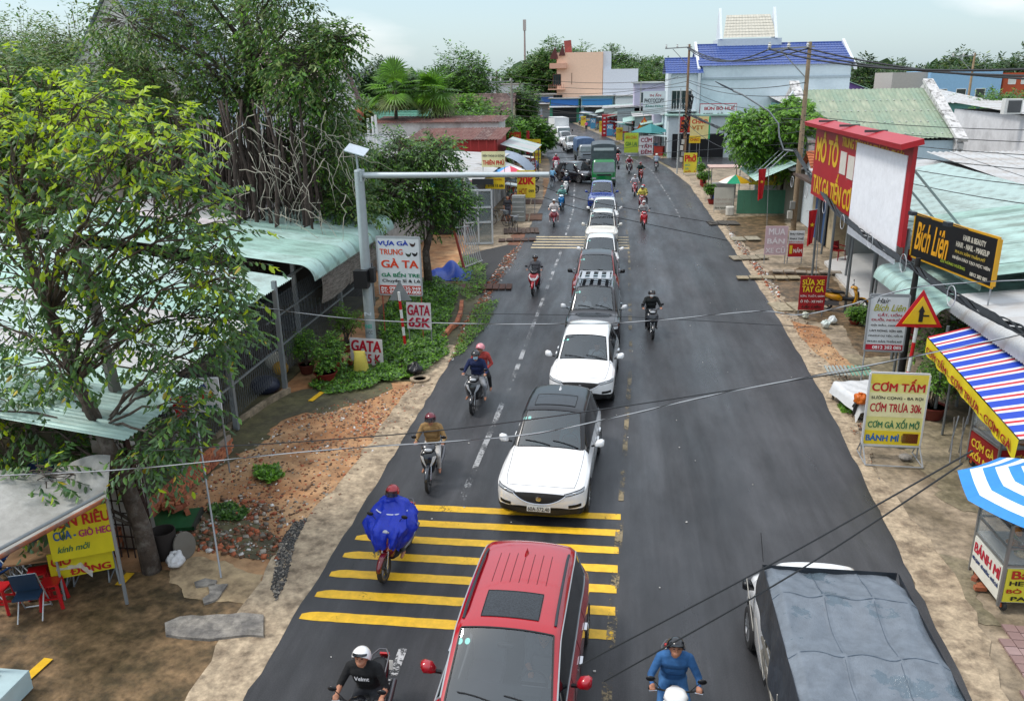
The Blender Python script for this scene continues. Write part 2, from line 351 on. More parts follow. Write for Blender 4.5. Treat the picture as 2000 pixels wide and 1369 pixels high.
m_conc = M('stained_concrete',(.36,.285,.20),rough=.72,var=.4,scale=5,c2=(.16,.125,.08),c2amt=.5,c2scale=.8,bump=.5,bscale=14)
m_conc2 = M('pale_concrete',(.42,.33,.225),rough=.85,var=.38,scale=6,c2=(.20,.15,.10),c2amt=.4,c2scale=2.2,bump=.6,bscale=16)
m_conc_d = M('brown_wet_concrete',(.20,.128,.066),rough=.5,var=.5,scale=6,c2=(.065,.046,.022),c2amt=.55,c2scale=1.7,bump=.6,bscale=10)
m_sand = M('sandy_patch',(.42,.31,.18),rough=.85,var=.25,scale=4,c2=(.17,.12,.07),c2amt=.4,c2scale=1.5,bump=.5,bscale=12)
m_dirt = M('red_brown_dirt',(.33,.155,.065),rough=.85,var=.4,scale=1.8,c2=(.44,.27,.14),c2amt=.5,c2scale=.5,bump=.8,bscale=9)
m_mud = M('dark_mossy_mud',(.07,.062,.035),rough=.7,var=.4,scale=2.5,c2=(.11,.10,.045),c2amt=.5,c2scale=.9,bump=.7,bscale=9)
m_gray = M('grey_broken_concrete',(.29,.265,.23),rough=.85,var=.35,scale=7,c2=(.14,.13,.12),c2amt=.5,c2scale=3,bump=.8,bscale=16)
m_redrub = M('red_brick_earth',(.23,.085,.045),rough=.9,var=.4,scale=6,c2=(.12,.075,.05),c2amt=.5,c2scale=3,bump=.8,bscale=20)
struct(ribbon('left_yard_ground',lambda y: -26,lambda y: interp(XL,y)+.3,-6,75,-.030,m_dirt,dy=2))
struct(ribbon('right_forecourt',lambda y: interp(XR,y)-.35,lambda y: 30,-6,83.5,-.028,m_conc,dy=2))
struct(ribbon('left_far_verge',lambda y: interp(XL,y)-14,lambda y: interp(XL,y)+.3,75,240,-.027,m_conc_d,dy=3))
struct(ribbon('right_far_verge',lambda y: interp(XR,y)-.3,lambda y: interp(XR,y)+16,93,240,-.026,m_conc,dy=3))
sheet('side_street',[(5.6,83),(32,83),(32,93.5),(4.2,93.5)],-.014,m_asph,.05,px=False)
XS = [(-5.8,7),(-6.1,10),(-6.3,13),(-5.95,16),(-5.9,20),(-5.7,24),(-5.55,27)]
struct(ribbon('left_concrete_shoulder',lambda y: interp(XS,y),lambda y: interp(XL,y)+.15,6,26,-.012,m_conc2,jag=.07))
sheet('brown_wet_forecourt',[(-200,1100),(320,1110),(420,1140),(520,1190),(500,1290),(420,1380),(-200,1400)],-.022,m_conc_d,.12)
sheet('sandy_patch',[(340,1090),(440,1095),(505,1130),(530,1165),(500,1195),(420,1170),(350,1170),(330,1130)],-.016,m_sand,.10)
sheet('mossy_strip',[(300,1060),(440,1075),(540,1110),(555,1050),(470,1010),(380,1000),(300,1000)],-.018,m_mud,.12)
sheet('dark_wet_strip',[(560,770),(760,735),(780,760),(690,790),(600,805),(520,850),(420,930),(330,960),(300,920),(420,830)],-.020,m_mud,.15)
sheet('broken_concrete_slab',[(318,1218),(345,1206),(470,1196),(512,1200),(514,1240),(440,1244),(330,1240)],.03,m_gray,.05,.2,th=.06)
sheet('concrete_crumb',[(378,1136),(400,1130),(420,1133),(415,1142),(380,1146)],.02,m_gray,.03,.1,th=.05)
sheet('concrete_crumb',[(402,1142),(440,1139),(420,1168),(395,1178),(392,1168),(405,1158)],.02,m_gray,.03,.1,th=.05)
bb = MB();P = [G(420,860),G(520,790),G(565,765)]
for a,c in zip(P,P[1:]): bb.bar(a+Vector((0,0,.03)),c+Vector((0,0,.03)),.12,.22)
tag(bb.build('low_kerb',m_conc),'low worn concrete kerb in front of the wire netting shed','kerb')
sheet('dirt_patch',[(1532,622),(1600,640),(1650,700),(1672,718),(1600,722),(1560,670)],-.012,m_dirt,.08)
sheet('mossy_concrete',[(1650,690),(1760,700),(1800,760),(1700,760)],-.014,M('mossy_concrete',(.30,.25,.165),rough=.75,var=.4,scale=5,c2=(.14,.12,.07),c2amt=.5,c2scale=1,bump=.4,bscale=14),.1)
sheet('dark_wet_concrete',[(1640,625),(1745,640),(1780,690),(1690,700),(1660,665)],-.013,m_conc_d,.08)
sheet('dark_wet_concrete',[(1500,530),(1600,520),(1680,600),(1720,650),(1560,620),(1520,570)],-.015,m_conc_d,.10)
sheet('dark_wet_concrete',[(1420,425),(1530,420),(1540,470),(1470,490),(1430,455)],-.015,m_conc_d,.10)
sheet('mossy_concrete',[(1800,800),(2000,860),(2000,1000),(1870,1000),(1760,880)],-.016,MATS['mossy_concrete'],.15)
sheet('mossy_concrete',[(1840,1080),(1900,1100),(1960,1220),(1890,1210)],-.016,MATS['mossy_concrete'],.12)
struct(ribbon('right_road_edge',lambda y: interp(XR,y)-.1-.03*math.sin(y*1.3)-.03*math.sin(y*3.7),lambda y: interp(XR,y)+.55+.2*math.sin(y*.6),3,78,-.006,m_conc2,jag=.07))
sheet('white_tile_floor',[(1610,510),(1735,480),(1800,560),(1790,650),(1735,650)],.10,M('white_floor_tile',(.62,.62,.60),rough=.35,var=.08),.0,th=.13)
mk = 0
for i in range(7):
 y = 14.93-i*.628;xl = -4.82-.045*i;b = MB();xr = .26-.02*i;w = .12
 n = 40;top = [];bot = []
 for k in range(n+1):
  u = xl+(xr-xl)*k/n;e = 0 if k > 1 else (.07 if k == 0 else .02)
  top.append((u,y+w-e*1.2+rnd.uniform(-.006,.006),.005));bot.append((u,y-w+e*.3+rnd.uniform(-.006,.006),.005))
 b.add(top+bot,[(k,n+1+k,n+2+k,k+1) for k in range(n)])
 o = b.build('rumble_stripe',m_yel,road);o.visible_shadow = True
for i in range(5):
 y = 45.95-i*.78;b = MB();b.add([(-4.38,y-.12,.005),(.80,y-.12,.005),(.80,y+.12,.005),(-4.38,y+.12,.005)],[(0,1,2,3)]);b.build('rumble_stripe',m_yel2,road)
def line(name,tab,y0,y1,w,mat,z=.009):
 o = ribbon(name,lambda y: interp(tab,y)-w/2,lambda y: interp(tab,y)+w/2,y0,y1,z,mat,dy=.5,jag=.01,parent=road);return o
line('lane_line',XLANE,15.3,42.5,.14,m_wl);line('lane_line',XLANE,46.5,148,.12,m_wl);line('lane_line',XLANE,9.4,10.5,.14,worn('very_worn_line',(.45,.45,.45),cover=.3,sc=16))
line('centre_line',XC,-5,15.0,.15,m_cl);line('centre_line',XC,15.6,80,.12,m_cl)
line('lane_line',[(4.1,55),(4.0,61),(3.4,81),(2.0,92),(-.2,106)],52,106,.10,worn('faint_line',(.30,.30,.30),cover=.4))
b = MB()
for i in range(45):
 y = rnd.uniform(9,40);x_ = rnd.uniform(interp(XL,y)+.1,interp(XR,y)-.1);s = rnd.uniform(.012,.03);b.box((x_,y,.012),(s,s*1.4,.012),rz=rnd.random()*3)
tag(b.build('road_litter',C('#c9c6c0',.8)),kind='stuff')
def scatter_bits(name,poly,n,s0,s1,mats,z=0.,wts=None,flat=.6,clump=0):
 from mathutils.geometry import intersect_point_line
 P = [G(*p) for p in poly];xs = [p.x for p in P];ys = [p.y for p in P]
 def inside(x,y):
  c = False;j = len(P)-1
  for i in range(len(P)):
   if (P[i].y > y) != (P[j].y > y) and x < (P[j].x-P[i].x)*(y-P[i].y)/(P[j].y-P[i].y)+P[i].x: c = not c
   j = i
  return c
 cube = np.array([(a,b_,c) for a in (-1,1) for b_ in (-1,1) for c in (-1,1)],dtype=float)
 Fq = np.array([(0,1,3,2),(4,6,7,5),(0,4,5,1),(2,3,7,6),(0,2,6,4),(1,5,7,3)])
 V = [];F = [];MI = [];k = 0
 cs = [(rnd.uniform(min(xs),max(xs)),rnd.uniform(min(ys),max(ys))) for _ in range(clump)]
 while k < n:
  if clump and rnd.random() < .6: c = rnd.choice(cs);x,y = rnd.gauss(c[0],.5),rnd.gauss(c[1],.5)
  else: x,y = rnd.uniform(min(xs),max(xs)),rnd.uniform(min(ys),max(ys))
  if not inside(x,y): continue
  s = s0+(s1-s0)*rnd.random()**3;q = cube*(s*rnd.uniform(.6,1.3)*.5,s*rnd.uniform(.5,1)*.5,s*flat*rnd.uniform(.5,1)*.5)+nrs.uniform(-.12,.12,(8,3))*s
  E = np.array(Euler((rnd.uniform(-.5,.5),rnd.uniform(-.5,.5),rnd.random()*6)).to_matrix());V.append(q@E.T+(x,y,z+s*.12));F.append(Fq+8*k)
  MI += [nrs.choice(len(mats),p=wts)]*6;k += 1
 o = mesh_np(name,np.vstack(V),np.vstack(F),mats,kind='stuff',mi=MI);return o
m_brk = M('broken_brick',(.34,.10,.045),rough=.85,var=.3,island=.35);m_stn = M('grey_stone',(.27,.24,.20),rough=.85,var=.3,island=.4);m_whi = M('white_scrap',(.62,.60,.57),rough=.8,island=.2);m_dkb = M('brown_clod',(.15,.085,.05),rough=.9,island=.4)
yard = [(350,980),(420,900),(560,820),(720,760),(850,740),(820,800),(730,900),(640,990),(560,1050),(400,1060),(330,1010)]
scatter_bits('rubble',yard,6000,.012,.07,[m_brk,m_stn,m_whi,m_dkb],z=-.035,wts=[.24,.20,.07,.49],clump=26)
scatter_bits('rubble',[(330,1000),(480,960),(560,1000),(540,1100),(430,1080),(300,1060)],900,.02,.13,[m_brk,m_stn,m_whi,m_dkb],z=-.02,wts=[.35,.25,.08,.32],clump=8)
scatter_bits('gravel',[(545,1060),(575,1020),(600,1010),(575,1060),(560,1130),(540,1170),(530,1150)],1500,.02,.06,[m_stn,M('dark_gravel',(.07,.068,.065),rough=.9,island=.5)],z=-.01,wts=[.3,.7])
scatter_bits('brick_rubble',[(870,720),(900,640),(985,500),(1025,470),(1000,520),(945,600),(895,690)],1500,.03,.12,[m_brk,m_stn,m_whi,m_dkb],z=-.02,wts=[.3,.2,.08,.42])
scatter_bits('gravel',[(1520,600),(1600,640),(1660,720),(1700,860),(1720,940),(1690,900),(1630,760),(1560,660)],700,.015,.06,[m_stn,m_dkb,m_brk],z=-.01,wts=[.4,.4,.2])
scatter_bits('gravel',[(1420,440),(1520,560),(1530,620),(1500,560),(1430,470)],700,.03,.14,[m_stn,m_brk,m_whi],z=-.01,wts=[.55,.3,.15])
sheet('red_brick_earth',[(880,715),(915,640),(1000,500),(1030,455),(1010,450),(960,520),(900,600),(850,690)],-.015,m_redrub,.1)
sheet('black_tarred_patch',[(905,500),(990,478),(1022,480),(985,545),(940,580),(900,540)],-.011,M('black_ash',(.035,.035,.036),rough=.85,var=.3,scale=8,bump=.5,bscale=30),.08)
sheet('left_forecourt_concrete',[(900,500),(1030,470),(1062,400),(1060,330),(1010,320),(960,420)],-.016,m_conc,.08)
# ------------------------------------------------------------------ shared builders: things made once, copied with their parts
def evaluated(me,mods):
 """mesh after modifiers [(type, {props})]"""
 o = bpy.data.objects.new('workpiece',me);_tmp.collection.objects.link(o)
 for t,pr in mods:
  m = o.modifiers.new(t,t)
  for k,v in pr.items(): setattr(m,k,v)
 _tmp.view_layers[0].update();dg = _tmp.view_layers[0].depsgraph
 out = bpy.data.meshes.new_from_object(o.evaluated_get(dg));bpy.data.objects.remove(o);return out
class Proto:
 """list of parts (name, mesh, [material keys], parent index or -1); spawn() makes one individual"""
 def __init__(s): s.parts = []
 def add(s,name,me,keys,parent=-1,label=None):
  if isinstance(me,MB): me = me.mesh(name,40)
  keys = [keys] if isinstance(keys,str) else list(keys)
  if len(me.materials) == 0:
   for k in keys: me.materials.append(None)
  s.parts.append((name,me,keys,parent,label));return len(s.parts)-1
 def spawn(s,root,mats):
  objs = []
  for name,me,keys,par,label in s.parts:
   if any(mats.get(k,0) is None for k in keys): objs.append(None);continue
   o = bpy.data.objects.new(name,me);COL.objects.link(o);o.parent = objs[par] if par >= 0 and objs[par] is not None else root
   for i,k in enumerate(keys):
    if len(o.material_slots) > i: o.material_slots[i].link = 'OBJECT';o.material_slots[i].material = mats.get(k) or DEFM[k]
   if label: o['label'] = label
   objs.append(o)
  return objs
DEFM = {}
# ------------------------------------------------------------------ people
REG = ['skin','head','torso','uparm','forearm','hand','hips','thigh','calf','foot']
def capsule(mb,a,b,ra,rb,n=12):
 a,b = Vector(a),Vector(b);d = (b-a)
 if d.length < 1e-5: d = Vector((0,0,1e-4))
 t = d.normalized();pts = [];rs = []
 for k in (0.05,.35,.7): pts.append(a-t*ra*math.cos(k*math.pi/2));rs.append(ra*math.sin(k*math.pi/2))
 pts += [a,b];rs += [ra,rb]
 for k in (.7,.35,.05): pts.append(b+t*rb*math.cos(k*math.pi/2));rs.append(rb*math.sin(k*math.pi/2))
 mb.tube(pts,rs,n)
def body(prims,voxel=.012):
 mb = MB()
 for p in prims: capsule(mb,p[0],p[1],p[2],p[3])
 for e in [p for p in prims if len(p) > 5]: pass
 me = mb.mesh('person_body');me = evaluated(me,[('REMESH',dict(mode='VOXEL',voxel_size=voxel,use_smooth_shade=True)),('SMOOTH',dict(factor=.5,iterations=3))])
 n = len(me.vertices);co = np.empty(n*3,np.float32);me.vertices.foreach_get('co',co);co = co.reshape(-1,3)
 best = np.full(n,1e9);reg = np.zeros(n,int)
 for a,b,ra,rb,r in [p[:5] for p in prims]:
  a,b = np.array(a,float),np.array(b,float);d = b-a;L = max(d@d,1e-9);t = np.clip((co-a)@d/L,0,1)
  dist = np.linalg.norm(co-a-t[:,None]*d,axis=1)-(ra+(rb-ra)*t);k = dist < best;best[k] = dist[k];reg[k] = REG.index(r)
 F = np.empty(len(me.polygons),int);ls = np.empty(len(me.polygons),np.int32);me.polygons.foreach_get('loop_start',ls);lv = np.empty(len(me.loops),np.int32);me.loops.foreach_get('vertex_index',lv)
 me.materials.clear()
 for r in REG: me.materials.append(None)
 me.polygons.foreach_set('material_index',reg[lv[ls]].astype(np.int32))
 me.shade_smooth();me.update();return me
def hand(P,w,d_up,side,grip=True):
 """palm and five fingers closed round a grip that runs along x at w; side +1 = +x hand"""
 w = Vector(w);s = side
 P.append((w+Vector((-s*.012,.035,.022)),w+Vector((s*.018,.0,.024)),.028,.026,'hand'))
 for k,(ln,r) in enumerate([(.036,.0088),(.042,.0092),(.040,.009),(.030,.008)]):
  x = w.x+s*(-.028+.019*k);a = Vector((x,w.y-.012,w.z+.026));b = Vector((x,w.y-.034,w.z+.010));c = Vector((x,w.y-.032,w.z-.018));e = Vector((x,w.y-.012,w.z-.028+.01*(ln < .032)))
  P += [(a,b,r*1.1,r,'hand'),(b,c,r,r*.95,'hand'),(c,e,r*.95,r*.85,'hand')]
 P += [(w+Vector((-s*.030,.02,.016)),w+Vector((-s*.044,-.004,-.002)),.012,.010,'hand'),(w+Vector((-s*.044,-.004,-.002)),w+Vector((-s*.036,-.016,-.020)),.010,.0085,'hand')]
def head(P,c,pitch=0.,yaw=0.,hair=False):
 E = Euler((-pitch,0,yaw)).to_matrix();c = Vector(c)
 q = lambda x,y,z: c+E @ Vector((x,y,z))
 P += [(q(0,.012,.030),q(0,.0,.022),.092,.09,'head'),(q(0,-.018,-.02),q(0,-.035,-.068),.070,.042,'head'),(q(.03,-.02,-.03),q(.012,-.045,-.072),.045,.03,'head'),(q(-.03,-.02,-.03),q(-.012,-.045,-.072),.045,.03,'head'),
  (q(0,-.088,.008),q(0,-.106,-.026),.010,.015,'head'),(q(-.025,-.082,-.060),q(.025,-.082,-.060),.008,.008,'head'),
  (q(.082,.01,.01),q(.086,.012,-.022),.013,.009,'head'),(q(-.082,.01,.01),q(-.086,.012,-.022),.013,.009,'head')]
 return q
def rider_prims(dz=0.,lean=0.,hand_at=(.30,-.30,.985),knee=(.17,-.20,.66),foot=(.17,-.10,.33),pitch=.15,slim=1.,foot_down=False,y0=0.,hands=True,skirtless=True,yaw=0.):
 P = [];L = lambda x,y,z: (x,y+y0,z+dz)
 P += [(L(-.06,.16,.80),L(.06,.16,.80),.135*slim,.135*slim,'hips'),(L(-.05,.15,.92),L(.05,.15,.92),.125*slim,.125*slim,'torso'),
  (L(-.07,.10-lean*.5,1.06),L(.07,.10-lean*.5,1.06),.120*slim,.120*slim,'torso'),(L(-.09,.06-lean,1.20),L(.09,.06-lean,1.20),.112*slim,.112*slim,'torso'),
  (L(-.13,.05-lean,1.275),L(.13,.05-lean,1.275),.070,.070,'torso'),(L(0,.045-lean,1.27),L(0,.03-lean,1.36),.062,.052,'head')]
 q = head(P,L(0,.0-lean*1.2,1.435),pitch,yaw)
 for s in (-1,1):
  sh = L(s*.185,.05-lean,1.26);h = Vector(L(s*hand_at[0],hand_at[1],hand_at[2])) if hands else Vector(L(s*.16,-.14,.84));el = Vector(sh).lerp(h,.48)+Vector((s*.07,.06,-.11)) if hands else Vector(L(s*.29,.06,1.0))
  wr = h+Vector((s*0,.055,.02))
  P += [(sh,el,.062,.050,'uparm'),(el,el.lerp(wr,.12),.050,.047,'uparm'),(el.lerp(wr,.1),wr,.044,.028,'forearm')]
  if hands: hand(P,h,0,s)
  else:
   P += [(wr,h,.028,.026,'hand')]
   for k in range(4): P.append((h+Vector((s*(-.02+.016*k),-.01,0)),h+Vector((s*(-.026+.019*k),-.075+abs(k-1.4)*.008,-.02)),.010,.008,'hand'))
   P.append((h+Vector((-s*.025,.0,0)),h+Vector((-s*.05,-.035,-.005)),.011,.009,'hand'))
  hp = L(s*.10,.13,.80);kn = Vector(L(s*knee[0],knee[1],knee[2]));fo = Vector(L(s*foot[0],foot[1],foot[2]))
  if foot_down and s > 0: fo = Vector(L(.30,-.02,.07-dz));kn = Vector(L(.24,-.20,.56))
  P += [(hp,kn,.088*slim,.062,'thigh'),(kn,kn.lerp(fo,.1),.062,.060,'thigh'),(kn.lerp(fo,.08),fo,.058,.040,'calf'),(fo,fo+Vector((0,-.02,-.05)),.034,.030,'foot'),(fo+Vector((0,.03,-.045)),fo+Vector((s*.02,-.14,-.058)),.036,.028,'foot')]
 return P,q
def helmet_mesh(visor=True):
 mb = MB();n = 20;k = 9
 def pt(i,j,r):
  t = i/k*R(112);a = 2*math.pi*j/n;front = max(0,-math.sin(a));t = min(t,R(112)-front*R(28))
  return (r*.125*math.sin(t)*math.cos(a),r*(.150*math.sin(t)*math.sin(a)),r*.128*math.cos(t))
 for r in (1.,.94):
  o = len(mb.v);mb.add([pt(i,j,r) for i in range(k+1) for j in range(n)],[(i*n+j,i*n+(j+1) % n,(i+1)*n+(j+1) % n,(i+1)*n+j) for i in range(k) for j in range(n)])
 mb.add([pt(k,j,1.) for j in range(n)]+[pt(k,j,.94) for j in range(n)],[(j,(j+1) % n,n+(j+1) % n,n+j) for j in range(n)])
 return mb
def build_person(prims,q,kind):
 pr = Proto();pr.me = body(prims);pr.q = q;pr.kind = kind;return pr
HELM = helmet_mesh().mesh('helmet',True);HELM.materials.append(None)
def _vis():
 mb = MB();n = 10   # curved plastic visor in front of the face
 mb.grid(lambda u,v: ((.128+.012*v)*math.sin((u-.5)*2.2),-(.152+.012*v)*math.cos((u-.5)*2.2),.045-.105*v),10,3);return mb.mesh('visor',True)
VISOR = _vis();VISOR.materials.append(None)
def _peak():
 mb = MB();mb.grid(lambda u,v: ((.118)*math.sin((u-.5)*1.9)*(1),-(.135+.075*v*math.cos((u-.5)*2.2))*math.cos((u-.5)*1.9),.048-.022*v),10,3)
 mb.grid(lambda u,v: ((.118)*math.sin((u-.5)*1.9)*(1),-(.135+.075*v*math.cos((u-.5)*2.2))*math.cos((u-.5)*1.9),.043-.022*v),10,3);return mb.mesh('peak',True)
PEAK = _peak();PEAK.materials.append(None)
def _mask():
 mb = MB();mb.grid(lambda u,v: (.078*math.sin((u-.5)*2.3)*(1-.25*v),-.022-(.082-.012*v)*math.cos((u-.5)*2.3)-.018*math.sin(math.pi*u)*(1-v*.5),-.004-.082*v),10,5);return mb.mesh('face_mask',True)
MASK = _mask();MASK.materials.append(None)
def _eyes():
 mb = MB()
 for s in (-1,1): mb.ell((s*.032,-.083,.004),(.014,.010,.006),8,5);mb.bar((s*.016,-.094,.022),(s*.048,-.084,.024),.005,.005)
 return mb.mesh('eyes',True)
EYES = _eyes();EYES.materials.append(None)
def _hair():
 mb = MB();mb.grid(lambda u,v: (.098*math.sin(v*R(115) if math.sin(2*math.pi*u) > -.2 else v*R(62))*math.cos(2*math.pi*u),.010+.106*math.sin(v*R(115) if math.sin(2*math.pi*u) > -.2 else v*R(62))*math.sin(2*math.pi*u),.030+.10*math.cos(v*R(115) if math.sin(2*math.pi*u) > -.2 else v*R(62))),24,8);return mb.mesh('hair',True)
HAIR = _hair();HAIR.materials.append(None)
def cloth(h,**k): return C(h,.85,bump=1.0,bscale=13,var=.20,scale=9,**k)
SKIN = C('#a9745a',.55);DARKLENS = C('#0b0d10',.12)
POSES = {}
def pose(name):
 if name in POSES: return POSES[name]
 if name == 'rider': P,q = rider_prims()
 elif name == 'rider_lean': P,q = rider_prims(lean=.05,pitch=.5)
 elif name == 'rider_foot': P,q = rider_prims(foot_down=True,pitch=.1,yaw=.2)
 elif name == 'rider_wide': P,q = rider_prims(knee=(.25,-.18,.64),foot=(.24,-.06,.30),slim=1.06)
 elif name == 'passenger': P,q = rider_prims(y0=.40,dz=.04,hands=False,pitch=.1,yaw=-.25,knee=(.25,-.12,.66),foot=(.27,-.06,.36),slim=.9)
 elif name == 'driver': P,q = rider_prims(dz=-.28,hand_at=(.15,-.30,1.02),knee=(.16,-.32,.66),foot=(.16,-.58,.42),pitch=0)
 elif name == 'child': P,q = rider_prims(dz=-.28,hands=False,knee=(.12,-.32,.66),foot=(.12,-.50,.42),slim=.85)
 elif name == 'standing':
  P = [((-.06,0,.93),(.06,0,.93),.125,.125,'hips'),((-.06,0,1.08),(.06,0,1.08),.115,.115,'torso'),((-.09,0,1.28),(.09,0,1.28),.11,.11,'torso'),((-.13,0,1.38),(.13,0,1.38),.068,.068,'torso'),((0,0,1.38),(0,-.01,1.47),.058,.05,'head')]
  q = head(P,(0,-.02,1.56),.15)
  for s in (-1,1):
   P += [((s*.19,0,1.37),(s*.25,.02,1.11),.055,.045,'uparm'),((s*.25,.02,1.11),(s*.24,-.10,.90),.042,.028,'forearm'),((s*.24,-.10,.90),(s*.235,-.13,.84),.03,.026,'hand'),((s*.235,-.13,.84),(s*.23,-.15,.77),.022,.012,'hand'),((s*.22,-.12,.86),(s*.20,-.16,.82),.011,.009,'hand'),
    ((s*.09,0,.90),(s*.11,-.02,.50),.09,.06,'thigh'),((s*.11,-.02,.50),(s*.11,.02,.11),.058,.038,'calf'),((s*.11,.03,.06),(s*.13,-.14,.04),.038,.03,'foot')]
 POSES[name] = (body(P),q);return POSES[name]
def person(label,x,y,rz=0.,pose_='rider',top='#333333',bottom='#222222',sleeves=True,trousers=True,shoe='#222222',skin=None,head_kind='half',hcol='#111111',mask=None,z=0.,group=None,bare_feet=False,ridge=None,scale=1.,peak=True):
 me,q = pose(pose_);r = thing('person',label,'person',(x,y,z),rz,group);r.scale = (scale,)*3
 sk = skin or SKIN;t = cloth(top);bt = cloth(bottom);mp = dict(skin=sk,head=sk,torso=t,uparm=t,forearm=t if sleeves else sk,hand=sk,hips=bt,thigh=bt,calf=bt if trousers else sk,foot=sk if bare_feet else C(shoe,.6))
 o = put('body',me,r)
 for i,k in enumerate(REG): o.material_slots[i].link = 'OBJECT';o.material_slots[i].material = mp[k]
 def part(name,me,mat,dz=0.,s=1.):
  h = put(name,me,r);c = q(0,0,dz);ex = (q(1,0,0)-q(0,0,0));ey = q(0,1,0)-q(0,0,0);ez = q(0,0,1)-q(0,0,0)
  h.matrix_local = Matrix.Translation(c) @ Matrix((ex,ey,ez)).transposed().to_4x4() @ Matrix.Scale(s,4)
  h.material_slots[0].link = 'OBJECT';h.material_slots[0].material = mat;return h
 if head_kind in ('half','full','cap'):
  h = part('helmet',HELM,C(hcol,.18,coat=.6),.028)
  if head_kind == 'full': v = part('visor',VISOR,M('smoke_visor',(.02,.02,.025),rough=.08,alpha=.75),.028)
  elif peak: v = part('peak',PEAK,C('#15161a',.3),.028)
 elif head_kind == 'hair': part('hair',HAIR,C('#0e0b0a',.5))
 if mask: part('face_mask',MASK,C(mask,.8))
 part('eyes',EYES,C('#1c1210',.3));return r
# ------------------------------------------------------------------ scooters and motorbikes (face -Y, stand at the origin)
def wheel_parts(pr,c,rt,rr,wt,prefix,n_sp=5):
 mb = MB();prof = [(rt*.80,-wt*.42),(rt*.93,-wt*.5),(rt,-wt*.18),(rt,wt*.18),(rt*.93,wt*.5),(rt*.80,wt*.42)]
 mb.lathe([(r,x+c[0]) for r,x in prof]+[(rt*.80,c[0]-wt*.42)],(0,c[1],c[2]),24,'x',caps=False);w = pr.add(prefix,mb,'tyre')
 mb = MB();mb.lathe([(rt*.81,c[0]-wt*.40),(rt*.81,c[0]+wt*.40),(rt*.70,c[0]+wt*.34),(rt*.70,c[0]-wt*.34),(rt*.81,c[0]-wt*.40)],(0,c[1],c[2]),24,'x',caps=False)
 mb.lathe([(rt*.16,c[0]-wt*.5),(rt*.16,c[0]+wt*.5)],(0,c[1],c[2]),12,'x')
 for k in range(n_sp):
  a = 2*math.pi*k/n_sp;mb.bar((c[0],c[1]+rt*.1*math.cos(a),c[2]+rt*.1*math.sin(a)),(c[0],c[1]+rt*.74*math.cos(a+.12),c[2]+rt*.74*math.sin(a+.12)),wt*.45,rt*.13)
 pr.add('rim',mb,'rim',w);return w
